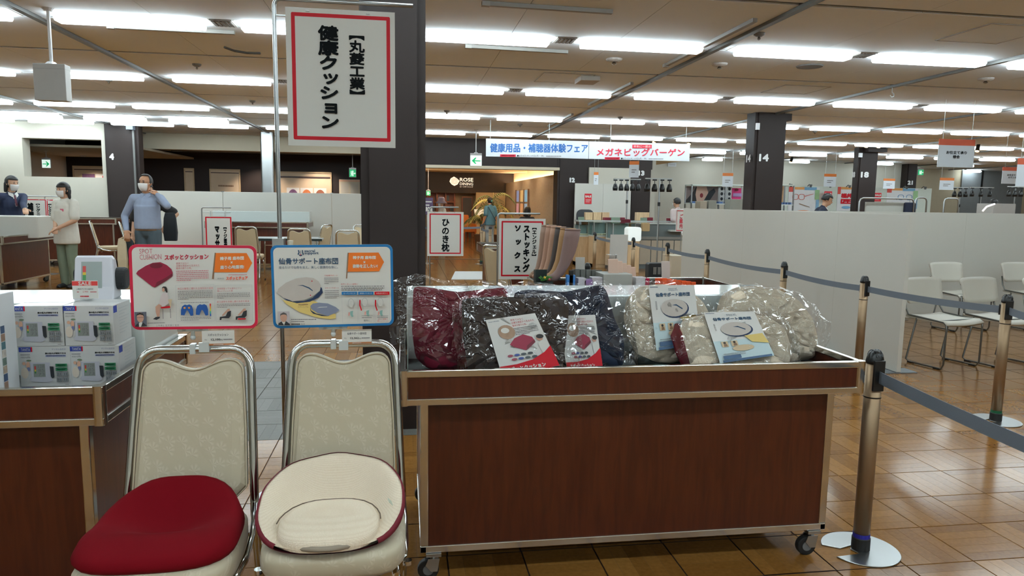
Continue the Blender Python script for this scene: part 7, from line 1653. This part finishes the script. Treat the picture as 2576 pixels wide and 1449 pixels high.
# woman in the white blouse
wl_ = at(140, 578, 11.5); wr_ = at(128, 576, 11.55)
pb_, ar, hp, J = person('woman in a white blouse and mask with hands on the brown wagon', (at(172, 722, 11.7).x, 11.75, 0), -.35, 1.6, wb_l, khaki, lw=(wl_.x+.04, wl_.y, wl_.z+.03), rw=(wr_.x+.06, wr_.y, wr_.z+.02), sleeve='short', hair='bangs', head=(-.1, .05), female=True, hem=.42, lpole=(.8, .3, -.4), rpole=(-.5, .5, -.3))
B().box(J['chest']+Vector((.05, -.115, .02)), (.06, .004, .04)).build('name_badge', M('pink_badge', (216, 110, 130), .5), pb_)
# man in the blue shirt, hand at his ear, carrying bags
Y = 11.0; p = at(366, 440, Y); ea = at(391, 484, Y-.1); hd = at(318, 578, Y-.1)
pc_, ar, hp, J = person('balding man in a light blue shirt holding a hand to his ear', (p.x, Y, 0), -.08, p.z, shirtb, slate, lw=(ea.x+.03, ea.y, ea.z-.04), rw=(hd.x, hd.y, hd.z), hair='bald', head=(-.18, -.05), glasses=True, skin=skin2, lpole=(.75, .1, -1.0), rpole=(-.6, .5, 0), collar=shirtb, rgrip=True, hem=.545, haircol=M('grey_black_hair', (52, 50, 50), .5))
kz = .548*p.z; bl_ = B(); bl_.lathe([(.1*p.z, 0), (.101*p.z, .035)], 20, (0, 0, kz-.02), 1.02, .72); bl_.build('belt', M('brown_belt', (120, 84, 50), .5), pc_)
def tote(name, label, px0, py0, px1, py1, Y, mat, hx, hy, d_=.1):
    a, b = at(px0, py0, Y), at(px1, py1, Y); w_, h_ = b.x-a.x, a.z-b.z; t = thing(name, label, 'bag', ((a.x+b.x)/2, Y, b.z)); bb_ = B()
    bb_.add([(x*w_/2*k, y*d_/2*q, z) for z, k, q in ((0, .9, .8), (h_*.3, 1, 1), (h_*.8, .9, .6), (h_, .72, .2)) for x, y in ((-1, -1), (1, -1), (1, 1), (-1, 1))], [(i*4+j, i*4+(j+1) % 4, (i+1)*4+(j+1) % 4, (i+1)*4+j) for i in range(3) for j in range(4)]+[(0, 1, 2, 3), (15, 14, 13, 12)]); bb_.build('bag_body', mat, t, bevel=.01)
    hd_ = at(hx, hy, Y)-t.location
    for s_ in (-1, 1): B().tube([(s_*w_*.28, 0, h_*.98), (hd_.x+s_*.012, hd_.y, hd_.z-.02), (hd_.x, hd_.y, hd_.z)], .008, 6).build('handle', mat, t)
tote('canvas_tote', 'beige canvas tote bag in the right hand of the man in blue', 294, 600, 322, 676, 10.86, M('canvas_beige', (196, 180, 150), .8, var=.1), 319, 590, .06)
tote('black_handbag', 'black handbag in the right hand of the man in blue', 309, 604, 340, 650, 10.94, M('black_leather', (34, 42, 48), .45), 320, 590, .09)
# woman in black behind him
Y = 11.75; q = at(371, 462, Y); fo = at(420, 565, Y-.12)
pd_, ar, hp, J = person('person in a black top mostly hidden behind the man in blue', (q.x, Y, 0), .1, q.z, blk, greyt, lw=(fo.x, fo.y, fo.z), sleeve='short', hair='bob', female=True, head=(.3, 0), lpole=(1., .2, -.2), lgrip=True)
tote('black_shoulder_bag', 'limp black bag on the arm of the person behind the man in blue', 410, 535, 447, 606, 11.5, M('black_cloth_bag', (28, 34, 40), .7), 420, 560, .08)
# woman in blue by the restaurant
Y = 21.2; p = at(1233, 497, Y); pe_, ar, hp, J = person('woman in a blue shirt seen from behind before the restaurant', (p.x, Y, 0), pi+.55, p.z, teal_, denim, sleeve='short', hair='tail', female=True, hem=.46, voxel=.014, shoes=M('grey_sneaker', (150, 150, 150), .6))
B().tube([J['ls']+Vector((0, .09, .03)), J['waist']+Vector((-.12, .13, -.1))], .012, 6).build('bag_strap', navyink, pe_)
Y = 19.6; p = at(1111, 500, Y); pf_, ar, hp, J = person('person in a white top and lilac bucket hat behind the cypress pillow sign', (p.x, Y, 0), -1.2, p.z-.02, wb_l, greyt, hair='short', female=True, voxel=.014, haircol=M('grey_hair', (120, 116, 112), .6))
hc = hp(0, .004, .045); B().lathe([(.165, -.07), (.1, .0), (.098, .06), (.07, .1), (.001, .105)], 22, tuple(hc)).build('bucket_hat', M('lilac_hat', (166, 152, 166), .8), pf_, smooth=True)
Y = 18.9; p = at(1327, 522, Y); ph_, ar, hp, J = person('seated person with long black hair behind the stocking sign', (p.x, Y, 0), pi-.6, 1.66, blk, cloth('dark_trousers', (40, 42, 48)), hair='bob', sit=True, female=True, voxel=.014)
stl = thing('waiting_stool', 'wooden waiting bench under the seated person', 'bench', (p.x, Y, 0), pi-.6); B().bb(-.25, .25, -.12, .25, .36, .4).build('seat', rdw, stl)
for sx in (-1, 1):
    for sy in (-.08, .2): B().bb(sx*.22-.02, sx*.22+.02, sy-.02, sy+.02, 0, .36).build('leg', rdw, stl)
# shop staff
Y = 15.65; p = at(1711, 498, Y); person('clerk in a pale pink shirt with his back turned behind the counter', (p.x, Y, 0), pi+.5, p.z, cloth('pale_pink_shirt', (206, 190, 188)), cloth('dark_trousers', (40, 42, 48)), sleeve='short', hair='short', mask=True, voxel=.014, lean=.15)
Y = 13.0; p = at(2046, 497, Y); person('man in a dark navy jacket bending behind the right partition', (p.x-.02, Y, 0), 1.15, p.z+.13, cloth('dark_navy_jacket', (24, 32, 54)), cloth('dark_trousers', (40, 42, 48)), hair='short', mask=False, lean=.45, voxel=.014, head=(0, .35), collar=maskm)
Y = 16.2; p = at(2502, 501, Y); person('person with dark hair behind the low grey cabinet at far right', (p.x, Y, 0), pi, p.z, blk, cloth('dark_trousers', (40, 42, 48)), hair='bob', mask=False, voxel=.016, female=True)
Y = 13.55; a = at(2276, 509, Y); b_ = at(2297, 560, Y); jk = thing('hanging_jacket', 'dark navy jacket hanging on the steel pipe rail', 'jacket', ((a.x+b_.x)/2, Y, b_.z)); B().rbox((0, .0, (a.z-b_.z)/2), (b_.x-a.x, .09, a.z-b_.z), .04, 'Y').build('jacket_body', MATS['dark_navy_jacket'], jk, bevel=.02)
B().tube([(0, 0, a.z-b_.z), (0, 0, at(2285, 498, Y).z-b_.z)], .005, 6).build('hanger_hook', steel, jk)

bpy.data.scenes.remove(TMP)
